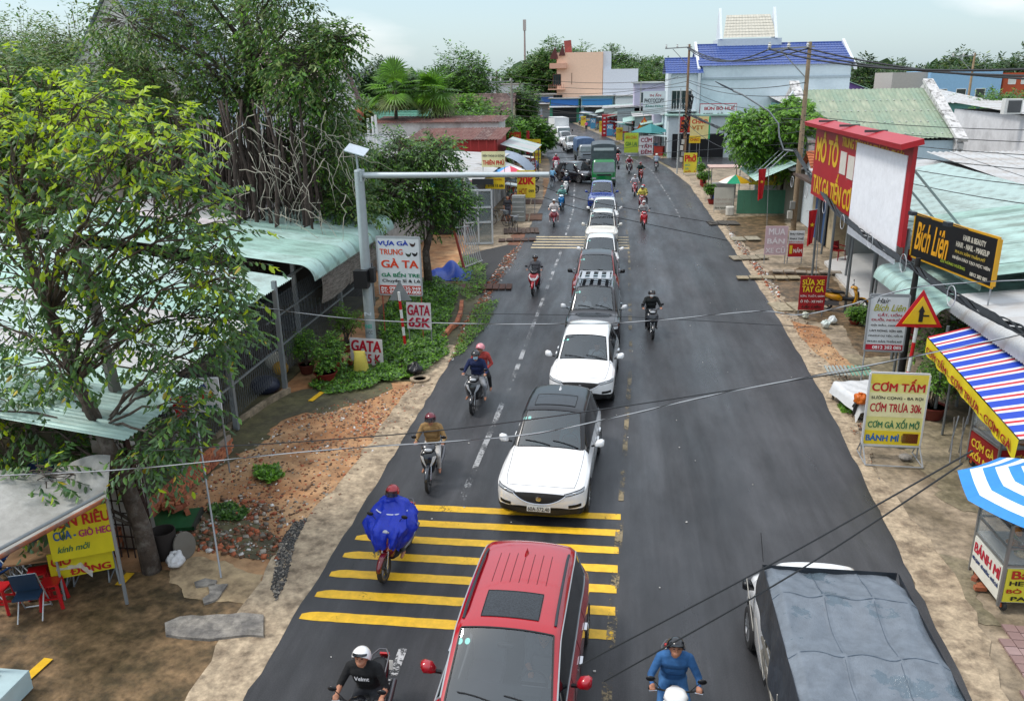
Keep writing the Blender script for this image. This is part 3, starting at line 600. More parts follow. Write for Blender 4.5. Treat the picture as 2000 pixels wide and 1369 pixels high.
def scooter_proto(style):
 pr = Proto();big = style == 'maxi';und = style == 'underbone'
 wr = .285 if und else (.27 if big else .255);wf = .085 if not und else .07
 wheel_parts(pr,(0,-.63,wr),wr,0,wf,'wheel',5 if not und else 6);wheel_parts(pr,(0,.60,wr),wr,0,wf*1.15,'wheel',5)
 mb = MB();w = .060 if not und else .05
 rings = []
 for k in range(9):
  a = R(15+150*k/8);y,z = -.63+(wr+.025)*math.cos(a)*-1*1,wr+(wr+.025)*math.sin(a);y = -.63-(wr+.028)*math.cos(a)
  wk = w*(.55+.45*math.sin(math.pi*(k+1)/10));n = Vector((0,-math.cos(a),math.sin(a)))
  rings.append([Vector((-wk,y,z))-n*.02,Vector((-wk*.8,y,z))+n*.012,Vector((0,y,z))+n*.022,Vector((wk*.8,y,z))+n*.012,Vector((wk,y,z))-n*.02,Vector((0,y,z))+n*.012])
 mb.loft(rings);pr.add('front_fender',mb.mesh('front_fender',True),'fender')
 mb = MB();[mb.tube([(s*.055,-.63,wr),(s*.058,-.50,.62)],.016,8) for s in (-1,1)];mb.tube([(0,-.46,.62),(0,-.34,.93)],.03,8);pr.add('fork',mb,'chrome')
 mb = MB();bw = 1.15 if big else (.88 if und else 1.)
 mb.sloft('z',[(.33,0,-.36,.085*bw,.045),(.42,0,-.43,.13*bw,.06),(.56,0,-.47,.175*bw,.070),(.70,0,-.46,.205*bw,.075),(.80,0,-.43,.20*bw,.075),(.88,0,-.385,.15*bw,.065)],20,2.6)
 pr.add('front_shield',mb.mesh('front_shield',True),'paint')
 mb = MB()
 for s in (-1,1):   # slanting accent panels and lamps on the shield
  mb.loft([[(s*.19*bw,-.50,.80),(s*.12*bw,-.535,.79),(s*.12*bw,-.50,.76),(s*.20*bw,-.48,.77)],[(s*.15*bw,-.53,.68),(s*.085*bw,-.565,.67),(s*.085*bw,-.53,.65),(s*.16*bw,-.50,.66)],[(s*.07,-.545,.57),(s*.03,-.56,.56),(s*.03,-.52,.55),(s*.07,-.51,.55)]])
 pr.add('front_panel',mb,'accent')
 mb = MB();mb.sloft('y',[(-.50,0,.91,.05,.02),(-.47,0,.92,.115,.055),(-.40,0,.94,.16,.075),(-.30,0,.96,.13,.06),(-.22,0,.96,.06,.03)],18,2.5);pr.add('handlebar_cover',mb.mesh('handlebar_cover',True),'cowl')
 mb = MB();mb.sloft('y',[(-.525,0,.915,.03,.012),(-.505,0,.915,.085,.035),(-.47,0,.92,.10,.045)] if not big else [(-.565,0,.66,.05,.015),(-.545,0,.67,.13,.035),(-.50,0,.68,.15,.045)],16,2.3);pr.add('headlight',mb.mesh('headlight',True),'lamp')
 mb = MB();mb.tube([(-.33,-.29,.985),(-.20,-.30,.975),(0,-.33,.96),(.20,-.30,.975),(.33,-.29,.985)],.013,8);hb = pr.add('handlebar',mb,'black')
 for s in (-1,1):
  mb = MB();mb.tube([(s*.24,-.296,.982),(s*.355,-.296,.986)],.0175,10);pr.add('grip',mb,'black',hb)
  mb = MB();mb.tube([(s*.24,-.33,.985),(s*.34,-.345,.98)],.006,6);pr.add('brake_lever',mb,'chrome',hb)
  mb = MB();mb.tube([(s*.19,-.31,.99),(s*.25,-.34,1.10),(s*.30,-.33,1.14)],.006,6);m_ = pr.add('mirror',mb,'black')
  mb = MB();mb.ell((s*.325,-.325,1.155),(.062,.018,.040),12,8);pr.add('mirror_housing',mb.mesh('mirror_housing',True),'mirror',m_)
 mb = MB();mb.sloft('y',[(-.40,0,.36,.12,.05),(-.25,0,.33,.145,.055),(.02,0,.33,.145,.06),(.12,0,.42,.13,.12)] if not und else [(-.42,0,.52,.07,.10),(-.2,0,.50,.075,.07),(.05,0,.52,.085,.08),(.15,0,.56,.10,.10)],16,3);pr.add('footboard',mb,'trim')
 mb = MB();mb.sloft('y',[(.02,0,.50,.10,.10),(.15,0,.55,.145,.14),(.40,0,.58,.155,.13),(.62,0,.62,.13,.10),(.80,0,.68,.09,.055),(.88,0,.71,.05,.03)],18,2.6);pr.add('rear_body',mb.mesh('rear_body',True),'paint')
 mb = MB();mb.sloft('y',[(-.06,0,.715,.05,.03),(.0,0,.735,.105,.045),(.18,0,.75,.135,.05),(.34,0,.76,.14,.05),(.42,0,.80,.13,.05),(.66,0,.805,.11,.04),(.72,0,.80,.07,.03)],16,2.8);pr.add('seat',mb.mesh('seat',True),'seat')
 mb = MB();mb.box((-.03,.33,.33),(.16,.42,.17));mb.bar((-.09,.2,.30),(-.09,.62,wr),.05,.09);pr.add('engine',mb,'metal')
 mb = MB();mb.tube([(.09,.05,.22),(.12,.3,.22),(.14,.55,.30),(.14,.80,.38)],[.02,.03,.05,.045],10);pr.add('exhaust',mb,'metal')
 mb = MB();mb.box((0,.90,.74),(.14,.03,.045),rx=.2);pr.add('tail_light',mb,'redlamp')
 mb = MB();mb.sloft('y',[(.55,0,.56,.06,.02),(.80,0,.50,.06,.02),(.93,0,.36,.05,.015)],10,3);pr.add('rear_fender',mb,'black')
 mb = MB();mb.box((0,.945,.52),(.19,.006,.14),rx=-.25);pr.add('licence_plate',mb,'plate')
 mb = MB();mb.tube([(-.13,.45,.80),(-.12,.72,.86),(-.05,.84,.87),(.05,.84,.87),(.12,.72,.86),(.13,.45,.80)],.012,6);pr.add('grab_rail',mb,'metal')
 if big:
  mb = MB();mb.grid(lambda u,v: ((u-.5)*(.26-.10*v),-.46+.10*v-.04*math.cos((u-.5)*3),.90+.22*v),8,5);pr.add('windscreen',mb.mesh('windscreen',True),'screen')
  mb = MB();[mb.tube([(s*.17,-.47,.82),(s*.15,-.545,.74),(s*.09,-.585,.64),(0,-.60,.615)],[.018,.026,.022,.018],8) for s in (-1,1)];pr.add('running_light',mb,'accent')
 return pr
DEFM.update(tyre=M('tyre_rubber',(.018,.018,.019),rough=.75,var=.2),rim=M('rim_dark',(.10,.10,.105),rough=.35,metal=.7),chrome=M('chrome',(.6,.6,.62),rough=.18,metal=1.,var=.03),black=C('#121214',.5),trim=C('#1a1a1c',.6),seat=C('#101012',.55),metal=M('engine_metal',(.18,.18,.19),rough=.45,metal=.8),
   redlamp=C('#b00d10',.15,coat=.6),plate=C('#e6e6e0',.5),lamp=M('lamp_glass',(.42,.44,.46),rough=.08,coat=1.),mirror=C('#151518',.25),paint=C('#a01018',.2,coat=.8),fender=C('#a01018',.2,coat=.8),cowl=C('#a01018',.2,coat=.8),accent=C('#d8d8d8',.25,coat=.5),screen=M('smoke_screen',(.03,.035,.04),rough=.06,alpha=.6))
SCO = {k: scooter_proto(k) for k in ('scooter','maxi','underbone')}
def scooter(label,x,y,rz=0.,style='scooter',paint='#a01018',accent='#d8d8d8',cowl=None,fender=None,rim=None,trim=None,seat=None,group=None,z=0.,lean=0.,cat='motorbike',name='motorbike'):
 r = thing(name,label,cat,(x,y,z),rz,group or 'motorbikes on the road');r.rotation_euler = (0,lean,rz)
 P = C(paint,.2,coat=.8);m = dict(paint=P,accent=C(accent,.2,coat=.6),cowl=C(cowl,.2,coat=.8) if cowl else P,fender=C(fender,.2,coat=.8) if fender else P)
 if rim: m['rim'] = C(rim,.3)
 if trim: m['trim'] = C(trim,.4)
 if seat: m['seat'] = C(seat,.6)
 SCO[style].spawn(r,m);return r
# ------------------------------------------------------------------ cars (nose at the origin, body runs to +Y, faces -Y)
def catmull(mb,lv=2,crease=None):
 me = mb.mesh('shell')
 if crease:
  at = me.attributes.new('crease_edge','FLOAT','EDGE')
  for e in me.edges: at.data[e.index].value = crease.get((min(e.vertices),max(e.vertices)),0.)
 return evaluated(me,[('SUBSURF',dict(levels=lv,render_levels=lv))])
def split_mesh(me,idxs):
 """faces with the given material indices as a new mesh"""
 n = len(me.polygons);mi = np.empty(n,np.int32);me.polygons.foreach_get('material_index',mi);V = [];mp = {};F = []
 vs = me.vertices
 for p in me.polygons:
  if mi[p.index] in idxs:
   f = []
   for v in p.vertices:
    if v not in mp: mp[v] = len(V);V.append(tuple(vs[v].co))
    f.append(mp[v])
   F.append(f)
 return V,F
def border_tubes(V,F,r,off=.0):
 cnt = {}
 for f in F:
  for a,b in zip(f,f[1:]+f[:1]): k = (min(a,b),max(a,b));cnt[k] = cnt.get(k,0)+1
 mb = MB()
 for (a,b),c in cnt.items():
  if c == 1 and (Vector(V[a])-Vector(V[b])).length > 1e-5: mb.bar(V[a],V[b],r)
 return mb
def car_proto(L=4.55,W=.92,H=1.66,hood=1.25,ws=.72,zh=1.0,kind='suv',lv=2,grille='wide',cladding=True,rails=False,sunroof=None,badge=None,plate=None,antenna=False,xr=.60,rack=False,extras=True,noseup=0.,mo=.34):
 ys = [0,.14,.40,.56,.86,1.14,hood,hood+ws,hood+ws+.72]
 ra = L-.90 if kind != 'pickup' else L-1.15
 if kind == 'pickup': ys += [ra-.62,ra-.30,ra,ra+.30,ra+.55,L-.12,L]
 else: ys += [ra-.44,ra-.29,ra,ra+.28,L-.32,L-.10,L]
 fr = .86;zr = H;n = len(ys)
 if ys[5] > hood-.05: ys[5] = hood-.08
 zb = [.26,.24,.28,.60,.72,.60,.24,.22,.22,.24,.60,.72,.60,.32,.30,.34]
 wi = [.84,.955,.99,1.,1.0,1.,.99,.985,.985,.99,1.,1.0,.99,.96,.92,.86]
 def hoodrow(t): z = .74+(zh-.80)*(t**.55)+noseup*(1-t);return [(.92-.01*t,z-.03),(.76+.05*t,z+.015+.015*t),(.54+.21*t,z+.03+.02*t),(.29+.13*t,z+.05+.03*t),(0,z+.06+.03*t)]
 up = []
 for i,y in enumerate(ys):
  if i <= 5: up.append(hoodrow(min(1,y/hood)))
  elif i == 6: up.append([(.90,zh-.03),(.815,zh+.02),(.765,zh+.035),(.42,zh+.06),(0,zh+.07)])
  elif i == 7: up.append([(.915,zh),(xr+.13,zr-.10),(xr+.05,zr-.045),(.36,zr-.005),(0,zr+.005)])
  elif i == 8: up.append([(.925,zh+.01),(xr+.14,zr-.065),(xr+.07,zr-.01),(.36,zr+.03),(0,zr+.04)])
  elif kind == 'pickup':
   if i == 9: up.append([(.92,zh+.01),(xr+.13,zr-.09),(xr+.05,zr-.04),(.36,zr),(0,zr+.01)])
   elif i == 10: up.append([(.92,zh+.01),(.86,zh+.03),(.80,zh+.02),(.42,zh+.02),(0,zh+.02)])
   else: up.append([(.93,zh),(.88,zh+.01),(.82,zh-.01),(.42,zh-.01),(0,zh-.01)])
  elif kind == 'sedan':
   if i <= 10: up.append([(.92,zh+.01),(xr+.12,zr-.09),(xr+.04,zr-.04),(.34,zr),(0,zr+.01)])
   elif i == 11: up.append([(.91,zh+.02),(.74,zr-.22),(.66,zr-.16),(.36,zr-.12),(0,zr-.11)])
   elif i == 12: up.append([(.89,zh+.02),(.80,zh+.06),(.72,zh+.10),(.40,zh+.12),(0,zh+.13)])
   else: up.append([(.86,zh-.02),(.80,zh+.03),(.70,zh+.05),(.40,zh+.06),(0,zh+.06)])
  else:
   d = {9: 0.,10: .01,11: .03,12: .07}.get(i)
   if d is not None: up.append([(.915,zh+.02),(xr+.13-d*.3,zr-.09-d),(xr+.05-d*.3,zr-.03-d),(.35,zr+.015-d),(0,zr+.025-d)])
   elif i == 13: up.append([(.88,zh+.02),(.72,zh+.22),(.62,zh+.28),(.34,zh+.33),(0,zh+.34)])
   elif i == 14: up.append([(.86,zh-.05),(.78,zh-.02),(.70,zh),(.38,zh+.03),(0,zh+.04)])
   else: up.append([(.80,zh-.20),(.74,zh-.16),(.66,zh-.14),(.36,zh-.12),(0,zh-.11)])
 def sweep(i,x):      # rounded plan of nose and tail
  k = (abs(x)/W)**2.2
  return {0: .30*k,1: .20*k,2: .05*k,n-1: -.20*k,n-2: -.13*k}.get(i,0)
 rows = []
 for i,y in enumerate(ys):
  w = W*wi[i];zsh = zh-.17 if i > 5 else min(zh-.15,.70+(y/hood)*.17+noseup)
  if i == n-1: zsh = zh-.32
  zm = .56 if zb[i] < .5 else zb[i]+.10
  zm = min(zm,zsh-.05)
  if i <= 1: zm = zsh-.085
  r = [(w*.95,zb[i]),(w*.985,min(zb[i]+.12,zm-.04)),(w,zm),(w*.985,zsh)]+[(a*w,b) for a,b in up[i]]
  rows.append([(x,y+sweep(i,x),z) for x,z in r])
 mb = MB();NR = 9
 allv = {};V = [];CRS = {}
 def vid(k,p):
  if k not in allv: allv[k] = len(V);V.append(p)
  return allv[k]
 F = [];MI = []
 def fm(i,j):
  if j == 0: return 5 if cladding else 0
  if i == 6 and j in (6,7): return 1
  if i < 6 and j in (5,6,7) and i >= 1: return 3
  if kind == 'suv':
   if (7 <= i <= 11 and j in (5,6,7)) or (i == 6 and j == 5): return 4
   if i == 12 and j in (6,7): return 2
   if i in (6,) and j == 4: return 6
   if 7 <= i <= 11 and j == 4: return 6
  elif kind == 'sedan':
   if 7 <= i <= 9 and j in (6,7): return 4
   if i in (10,11) and j in (6,7): return 2
   if 6 <= i <= 10 and j == 4: return 6
  else:
   if 7 <= i <= 8 and j in (6,7): return 4
   if i == 9 and j in (6,7): return 2
   if 6 <= i <= 8 and j == 4: return 6
   if i >= 10 and j in (6,7): return 5
  if 7 <= i <= 7 and 1 <= j <= 3: return 7
  if 8 <= i <= 8 and 1 <= j <= 3: return 8
  return 0
 for s in (1,-1):
  P = lambda i,j: vid((i,j,s if rows[i][j][0] > 1e-6 else 0),(s*rows[i][j][0],rows[i][j][1],rows[i][j][2]))
  def quad(a,b,c,d,mi):
   F.append((a,b,c,d) if s > 0 else (d,c,b,a));MI.append(mi)
  for i in range(n-1):
   for j in range(NR-1):
    quad(P(i,j),P(i+1,j),P(i+1,j+1),P(i,j+1),fm(i,j))
    cv = {1: .35,3: .55,4: .45,5: .5 if i > 5 else .25,6: .35 if i > 5 else 0}.get(j,0)
    if cv: a,b = P(i,j),P(i+1,j);CRS[(min(a,b),max(a,b))] = cv
    if i in (6,7) and j >= 5 or (i == 1 and j >= 4): a,b = P(i,j),P(i,j+1);CRS[(min(a,b),max(a,b))] = .45
  for end,i in ((0,0),(1,n-1)):
   def CP(l,c):
    if l == 3: return P(i,3+c)
    if c == 0: return P(i,l)
    x = rows[i][3+c][0];zl = rows[i][l][2];y = ys[i]+sweep(i,x);zt = rows[i][8][2];zside = rows[i][3][2]
    z = zl
    if l == 2: z = rows[i][3+c][2]-(.075 if c < 3 else .15)
    if l == 1 and c >= 3: z = .47+noseup
    if end == 0: y += {0: .05,1: -.012,2: -.03}[l]
    return vid((i,'c',l,c,s if x > 1e-6 else 0),(s*x,y,z))
   for l in range(3):
    for c in range(5):
     mi = 0
     if end == 0:
      if l == 0: mi = 5 if cladding or c >= 3 else 0
     else:
      if l == 2 and c <= 1: mi = 11
      if l == 0: mi = 5
     a,b,c_,d = CP(l,c),CP(l,c+1),CP(l+1,c+1),CP(l+1,c)
     if end == 0: quad(b,a,d,c_,mi)
     else: quad(a,b,c_,d,mi)
 mb.v = V;mb.f = F;mb.m = MI
 sh = catmull(mb,lv,CRS);bvh = BVHTree.FromPolygons([v.co for v in sh.vertices],[tuple(p.vertices) for p in sh.polygons])
 pr = Proto();pr.L = L
 def part(name,idxs,key,parent=-1,label=None):
  Vv,Ff = split_mesh(sh,idxs);q = MB();q.add(Vv,Ff);return pr.add(name,q.mesh(name,True),key,parent,label),Vv,Ff
 part('body',(0,),'paint');hd,hv,hf = part('hood',(3,),'paint');rf,_,_ = part('roof',(4,),'roof')
 if cladding: part('lower_cladding',(5,),'cladding')
 else: part('underside',(5,),'cladding')
 wsx,wv,wf = part('windshield',(1,),'glass');rw,rv,rff = part('rear_window',(2,),'dglass');sv,sf = split_mesh(sh,(6,))
 for sgn in (1,-1):
  Fs = [f for f in sf if sum(sv[v][0] for v in f)*sgn > 0];us = sorted({v for f in Fs for v in f});ix = {v: k for k,v in enumerate(us)};q = MB();q.add([sv[v] for v in us],[tuple(ix[v] for v in f) for f in Fs]);sw = pr.add('side_window',q.mesh('side_window',True),'dglass');pr.add('window_trim',border_tubes(sv,Fs,.020),'wtrim',sw)
 for mi,nm in ((7,'front_door'),(8,'rear_door')):
  Vv,Ff = split_mesh(sh,(mi,))
  for sgn in (1,-1):
   Fs = [f for f in Ff if sum(Vv[v][0] for v in f)*sgn > 0]
   if not Fs: continue
   us = sorted({v for f in Fs for v in f});ix = {v: k for k,v in enumerate(us)};q = MB();q.add([Vv[v] for v in us],[tuple(ix[v] for v in f) for f in Fs]);d = pr.add(nm,q.mesh(nm,True),'paint');pr.add('door_seam',border_tubes(Vv,Fs,.007),'black',d)
   cx = sum(Vv[v][1] for f in Fs for v in f)/sum(len(f) for f in Fs);q = MB();q.box((sgn*(W+.005),cx+.22,zh-.22),(.04,.17,.03));pr.add('door_handle',q,'handle',d)
 pr.add('hood_seam',border_tubes(hv,hf,.008),'black',hd);pr.add('windshield_trim',border_tubes(wv,wf,.022),'black',wsx)
 def front(x,z,dy=.0):
  h = bvh.ray_cast(Vector((x,-2,z)),Vector((0,1,0)));return (h[0]-Vector((0,dy,0)),h[1]) if h[0] else (Vector((x,0,z)),Vector((0,-1,0)))
 def patch(x0,x1,zu,zl,nx=18,nz=5,off=.008):
  q = MB();q.grid(lambda u,v: tuple(front(x0+(x1-x0)*u,zl(x0+(x1-x0)*u)*(1-v)+zu(x0+(x1-x0)*u)*v+noseup,off)[0]),nx,nz);return q
 if grille:
  gw = .52 if grille == 'wide' else .44
  zu,zl = ((lambda x: .775-.05*(abs(x)/gw)**2),(lambda x: .545+.165*(abs(x)/gw)**2.5)) if grille == 'wide' else ((lambda x: .79-.02*(abs(x)/gw)),(lambda x: .50+.10*(abs(x)/gw)**4))
  q = patch(-gw,gw,zu,zl,24);g = pr.add('grille',q.mesh('grille',True),'grille');rim = MB();rim.tube([tuple(front(x,zl(x)+noseup,.014)[0]) for x in [gw*(k/12-1) for k in range(25)]],.011,5);pr.add('grille_rim',rim,'chrome',g)
 for sgn in (1,-1):
  a,b = (.50,.86) if grille == 'wide' else (.50,.84);T_ = lambda x: (abs(x)-a)/(b-a)
  zu,zl = ((lambda x: .745+.035*T_(x)),(lambda x: .700+.025*T_(x))) if grille == 'wide' else ((lambda x: .79-.02*T_(x)),(lambda x: .68+.01*T_(x)))
  q = patch(sgn*a,sgn*b,zu,zl,12,4);h = pr.add('headlight',q.mesh('headlight',True),'lamp');rim = MB();xs_ = [sgn*(a+(b-a)*k/10) for k in range(11)];rim.tube([tuple(front(x,zl(x)+noseup,.012)[0]) for x in xs_]+[tuple(front(x,zu(x)+noseup,.012)[0]) for x in xs_[::-1]],.008,5,closed=True);pr.add('headlight_rim',rim,'black',h)
  xm = sgn*(a+b)/2;c = front(xm,(zu(xm)+zl(xm))/2+noseup,.012)[0];q = MB();q.ell(tuple(c),(.05,.012,.018),10,6);pr.add('headlight_lens',q.mesh('headlight_lens',True),'lens',h)
  q = patch(sgn*.58,sgn*.82,lambda x: .50,lambda x: .43,8,3);pr.add('fog_lamp',q.mesh('fog_lamp',True),'black')
 q = patch(-.60,.60,lambda x: .40+.02*abs(x),lambda x: .31,16,3);pr.add('lower_intake',q.mesh('lower_intake',True),'grille')
 Vv,Ff = split_mesh(sh,(11,))
 for sgn in (1,-1):
  Fs = [f for f in Ff if sum(Vv[v][0] for v in f)*sgn > 0];q = MB();q.add(Vv,Fs);pr.add('tail_light',q.mesh('tail_light',True),'redlamp')
 def top(x,y,dz=0.):
  h = bvh.ray_cast(Vector((x,y,4)),Vector((0,0,-1)));return (h[0]+Vector((0,0,dz)),h[1]) if h[0] else (Vector((x,y,zh)),Vector((0,0,1)))
 def front(x,z,dy=.0):
  h = bvh.ray_cast(Vector((x,-2,z)),Vector((0,1,0)));return (h[0]-Vector((0,dy,0)),h[1]) if h[0] else (Vector((x,0,z)),Vector((0,-1,0)))
 pr.top = top;pr.front = front
 for sgn in (1,-1):
  for yy in (fr,ra): wheel_car(pr,(sgn*(W-.11),yy,.34),.34,.22)
  mb = MB();y = hood+mo;mb.sloft('x',[(sgn*(W+.01),y+.02,zh+.04,.03,.03),(sgn*(W+.06),y,zh+.09,.075,.075),(sgn*(W+.16),y,zh+.10,.085,.085),(sgn*(W+.21),y+.02,zh+.10,.05,.06)],14,2.6)
  m_ = pr.add('mirror',mb.mesh('mirror',True),'mirrorc');mb = MB();mb.bar((sgn*(W-.06),y+.04,zh+.0),(sgn*(W+.06),y+.01,zh+.03),.05,.03);pr.add('mirror_arm',mb,'black',m_)
  mb = MB();a,_ = top(sgn*.50 if sgn > 0 else -.05,hood+.04,.02);pts = []
  x0 = .62 if sgn > 0 else .02
  for k in range(6):
   t = k/5;p,nn = top(x0-.55*t,hood+.03+.10*math.sin(t*1.2),.022);pts.append(p)
  mb.tube(pts,.009,6);pr.add('wiper',mb,'black')
 if rails:
  for sgn in (1,-1):
   mb = MB();pts = [top(sgn*W*(xr+.03),hood+ws+.15+(ra-.1-hood-ws-.15)*k/8,.045)[0] for k in range(9)];pts[0].z -= .04;pts[-1].z -= .04;mb.tube(pts,.02,8);pr.add('roof_rail',mb,'rail')
 if sunroof:
  y0,y1,hw = sunroof;mb = MB();mb.grid(lambda u,v: tuple(top((u-.5)*2*hw,y0+(y1-y0)*v,.006)[0]),8,6);mb.box(((0),(y0+y1)/2,-9),(.001,.001,.001)) if False else None
  so_ = pr.add('sunroof',mb.mesh('sunroof',True),'sun');q = MB();c_ = [(-hw,y0),(hw,y0),(hw,y1),(-hw,y1)];pts = []
  for (a,b),(c,d) in zip(c_,c_[1:]+c_[:1]):
   for k in range(6): pts.append(top(a+(c-a)*k/6,b+(d-b)*k/6,.008)[0])
  q.tube(pts,.007,5,closed=True);pr.add('sunroof_seal',q,'black',so_)
 if rails and sunroof:
  for k in range(7): q = MB();x = W*.42*(k/3-1);q.tube([tuple(top(x,sunroof[1]+.22+(ra-.25-sunroof[1]-.22)*j/6,.001)[0]) for j in range(7)],.005,4);pr.add('roof_groove_shade',q,'groove')  # dark red tubes paint the shade of the pressed roof grooves
 if antenna:
  q = MB();p = top(0,ra-.25,0)[0];q.loft([[(p.x-.025,p.y-.10,p.z),(p.x,p.y-.10,p.z+.01),(p.x+.025,p.y-.10,p.z)],[(p.x-.03,p.y,p.z),(p.x,p.y,p.z+.045),(p.x+.03,p.y,p.z)],[(p.x-.02,p.y+.06,p.z),(p.x,p.y+.06,p.z+.07),(p.x+.02,p.y+.06,p.z)]]);pr.add('antenna_fin',q,'finc')
 q = MB();q.box((0,hood+.30,zh-.14),(W*1.62,.55,.22));q.box((.33,hood+.42,zh-.01),(.36,.16,.07));d = pr.add('dashboard',q,'inside');q = MB()
 q.box((0,(hood+L)/2,.30),(W*1.75,L-hood-.5,.06));q.box((0,hood+.02,.62),(W*1.7,.05,.75));q.box((0,L-.35,.62),(W*1.6,.05,.75));q.box((0,.9,.45),(W*1.5,1.0,.2));pr.add('floor_pan',q,'inside')
 for x in (-.37,.37):
  q = MB();q.sloft('y',[(hood+.92,x,.60,.24,.06),(hood+1.0,x,.62,.25,.08),(hood+1.35,x,.60,.25,.08)],12,3);q.sloft('z',[(.60,x,hood+1.42,.23,.07),(.95,x,hood+1.48,.25,.07),(1.16,x,hood+1.54,.20,.05)],12,3);q.sloft('z',[(1.19,x,hood+1.55,.11,.045),(1.24,x,hood+1.55,.14,.05),(1.35,x,hood+1.56,.12,.04)],12,3);pr.add('seat',q,'cseat')
 q = MB();q.sloft('z',[(.6,0,ra-.35,.62,.08),(1.12,0,ra-.25,.62,.08)],14,4);pr.add('rear_seat',q,'cseat')
 q = MB();q.tube([(.37+.18*math.cos(a*math.pi/8),hood+.64+.06*math.sin(a*math.pi/8),zh-.04+.16*math.sin(a*math.pi/8)) for a in range(16)],.015,6,closed=True);q.bar((.19,hood+.64,zh-.04),(.55,hood+.64,zh-.04),.03);pr.add('steering_wheel',q,'black')
 q = MB();p = top(0,hood+ws-.12,-.06)[0];q.sloft('x',[(-.11,p.y,p.z-.05,.012,.02),(-.09,p.y,p.z-.05,.02,.035),(.09,p.y,p.z-.05,.02,.035),(.11,p.y,p.z-.05,.012,.02)],10,3);pr.add('rear_view_mirror',q,'black')
 q = MB();
 for k in range(2):
  c = [tuple(top(-.60+.10*k+.036*math.cos(a),hood+ws-.17+.036*math.sin(a),.006)[0]) for a in [j*math.pi/6 for j in range(12)]];q.add(c,[tuple(range(12))])
 pr.add('sticker',q,'sticker')
 q = MB();p,_ = front(0,.44,.03);q.box((0,p.y,p.z),(.47,.012,.12));pl = pr.add('licence_plate',q,'plate');pr.plate = (p.x,p.y-.008,p.z);pr.plate_i = pl
 q = MB();p,_ = front(0,.67+noseup,.02);q.lathe([(.055,0),(.055,-.012),(.03,-.018)],(0,p.y,p.z),16,'y');pr.add('badge',q,'chrome');pr.badge = p
 if rack:
  q = MB();y0,y1,hw = hood+ws+.35,hood+ws+1.45,W*.62;z0 = zr+.16
  for y in (y0,y1): q.tube([(-hw,y,z0),(hw,y,z0)],.022,8)
  for x in (-hw,hw): q.tube([(x,y0,z0),(x,y1,z0)],.022,8);q.bar((x,y0+.15,zr-.05),(x,y0+.15,z0),.03);q.bar((x,y1-.15,zr-.05),(x,y1-.15,z0),.03)
  rk = pr.add('roof_rack',q,'rack')
  for k in range(4): q = MB();q.box((-hw+2*hw*(k+.5)/4,(y0+y1)/2,z0-.01),(.13,y1-y0,.015));pr.add('rack_slat',q,'rack',rk)
  for k in range(3): q = MB();q.box((0,y0+.2+(y1-y0-.4)*k/2,z0-.035),(2*hw,.05,.03));pr.add('rack_bar',q,'black',rk)
 return pr
def wheel_car(pr,c,r,w):
 s = 1 if c[0] > 0 else -1;mb = MB();prof = [(r*.66,-w*.5),(r*.9,-w*.5),(r,-w*.32),(r,w*.32),(r*.9,w*.5),(r*.66,w*.5),(r*.60,w*.3),(r*.60,-w*.3),(r*.66,-w*.5)]
 mb.lathe([(a,b+c[0]) for a,b in prof],(0,c[1],c[2]),28,'x',caps=False);wl = pr.add('wheel',mb.mesh('wheel',30),'tyre')
 mb = MB();mb.lathe([(r*.66,c[0]-w*.45*s),(r*.66,c[0]+w*.46*s),(r*.60,c[0]+w*.46*s),(r*.56,c[0]+w*.1*s),(r*.2,c[0]+w*.05*s)],(0,c[1],c[2]),24,'x',caps=False)
 for k in range(10):
  a = math.pi*2*k/10+(.12 if k % 2 else -.12);mb.bar((c[0]+s*w*.36,c[1]+.04*math.cos(a),c[2]+.04*math.sin(a)),(c[0]+s*w*.42,c[1]+r*.62*math.cos(a),c[2]+r*.62*math.sin(a)),.03,.03)
 mb.lathe([(.05,c[0]+w*.3*s),(.05,c[0]+w*.44*s),(.02,c[0]+w*.46*s)],(0,c[1],c[2]),12,'x');pr.add('rim',mb,'alloy',wl)
DEFM.update(glass=glass('windshield_glass',(.80,.86,.87),.09),dglass=M('tinted_side_glass',(.008,.010,.012),rough=.05,spec=.9,var=0),roof=None,cladding=C('#17181a',.65),handle=C('#d0d0d0',.25),wtrim=C('#1a1c1e',.3),grille=M('grille_mesh',(.012,.012,.013),rough=.4,bump=.9,bscale=120),lens=M('lens_clear',(.8,.83,.85),rough=.05,metal=.5),mirrorc=None,rail=C('#8d9298',.35,metal=.6),sun=M('sunroof_glass',(.02,.025,.03),rough=.08,var=.6,scale=40),finc=None,
   inside=C('#2b2e33',.8),cseat=C('#5a5c60',.8),groove=C('#5c0a14',.4),sticker=C('#86c9bf',.5),alloy=M('alloy_wheel',(.35,.36,.37),rough=.3,metal=.8),rack=C('#b9bcc0',.4,metal=.4))
def car_paint(h): return C(h,.16,coat=1.,var=.03)
def car(proto,label,x,y,rz=0.,paint='#e8e8e8',roof=None,cat='car',name='parked_car',group='cars and trucks queueing in the lane',**k):
 r = thing(name,label,cat,(x,y,0),rz,group);P = car_paint(paint);m = dict(paint=P,roof=C(roof,.3,var=.5,scale=60,coat=.3) if roof else P,mirrorc=P,finc=P,handle=P)
 for a,b in k.items(): m[a] = C(b,.4) if isinstance(b,str) else b
 objs = proto.spawn(r,m);r_objs = objs;return r,objs
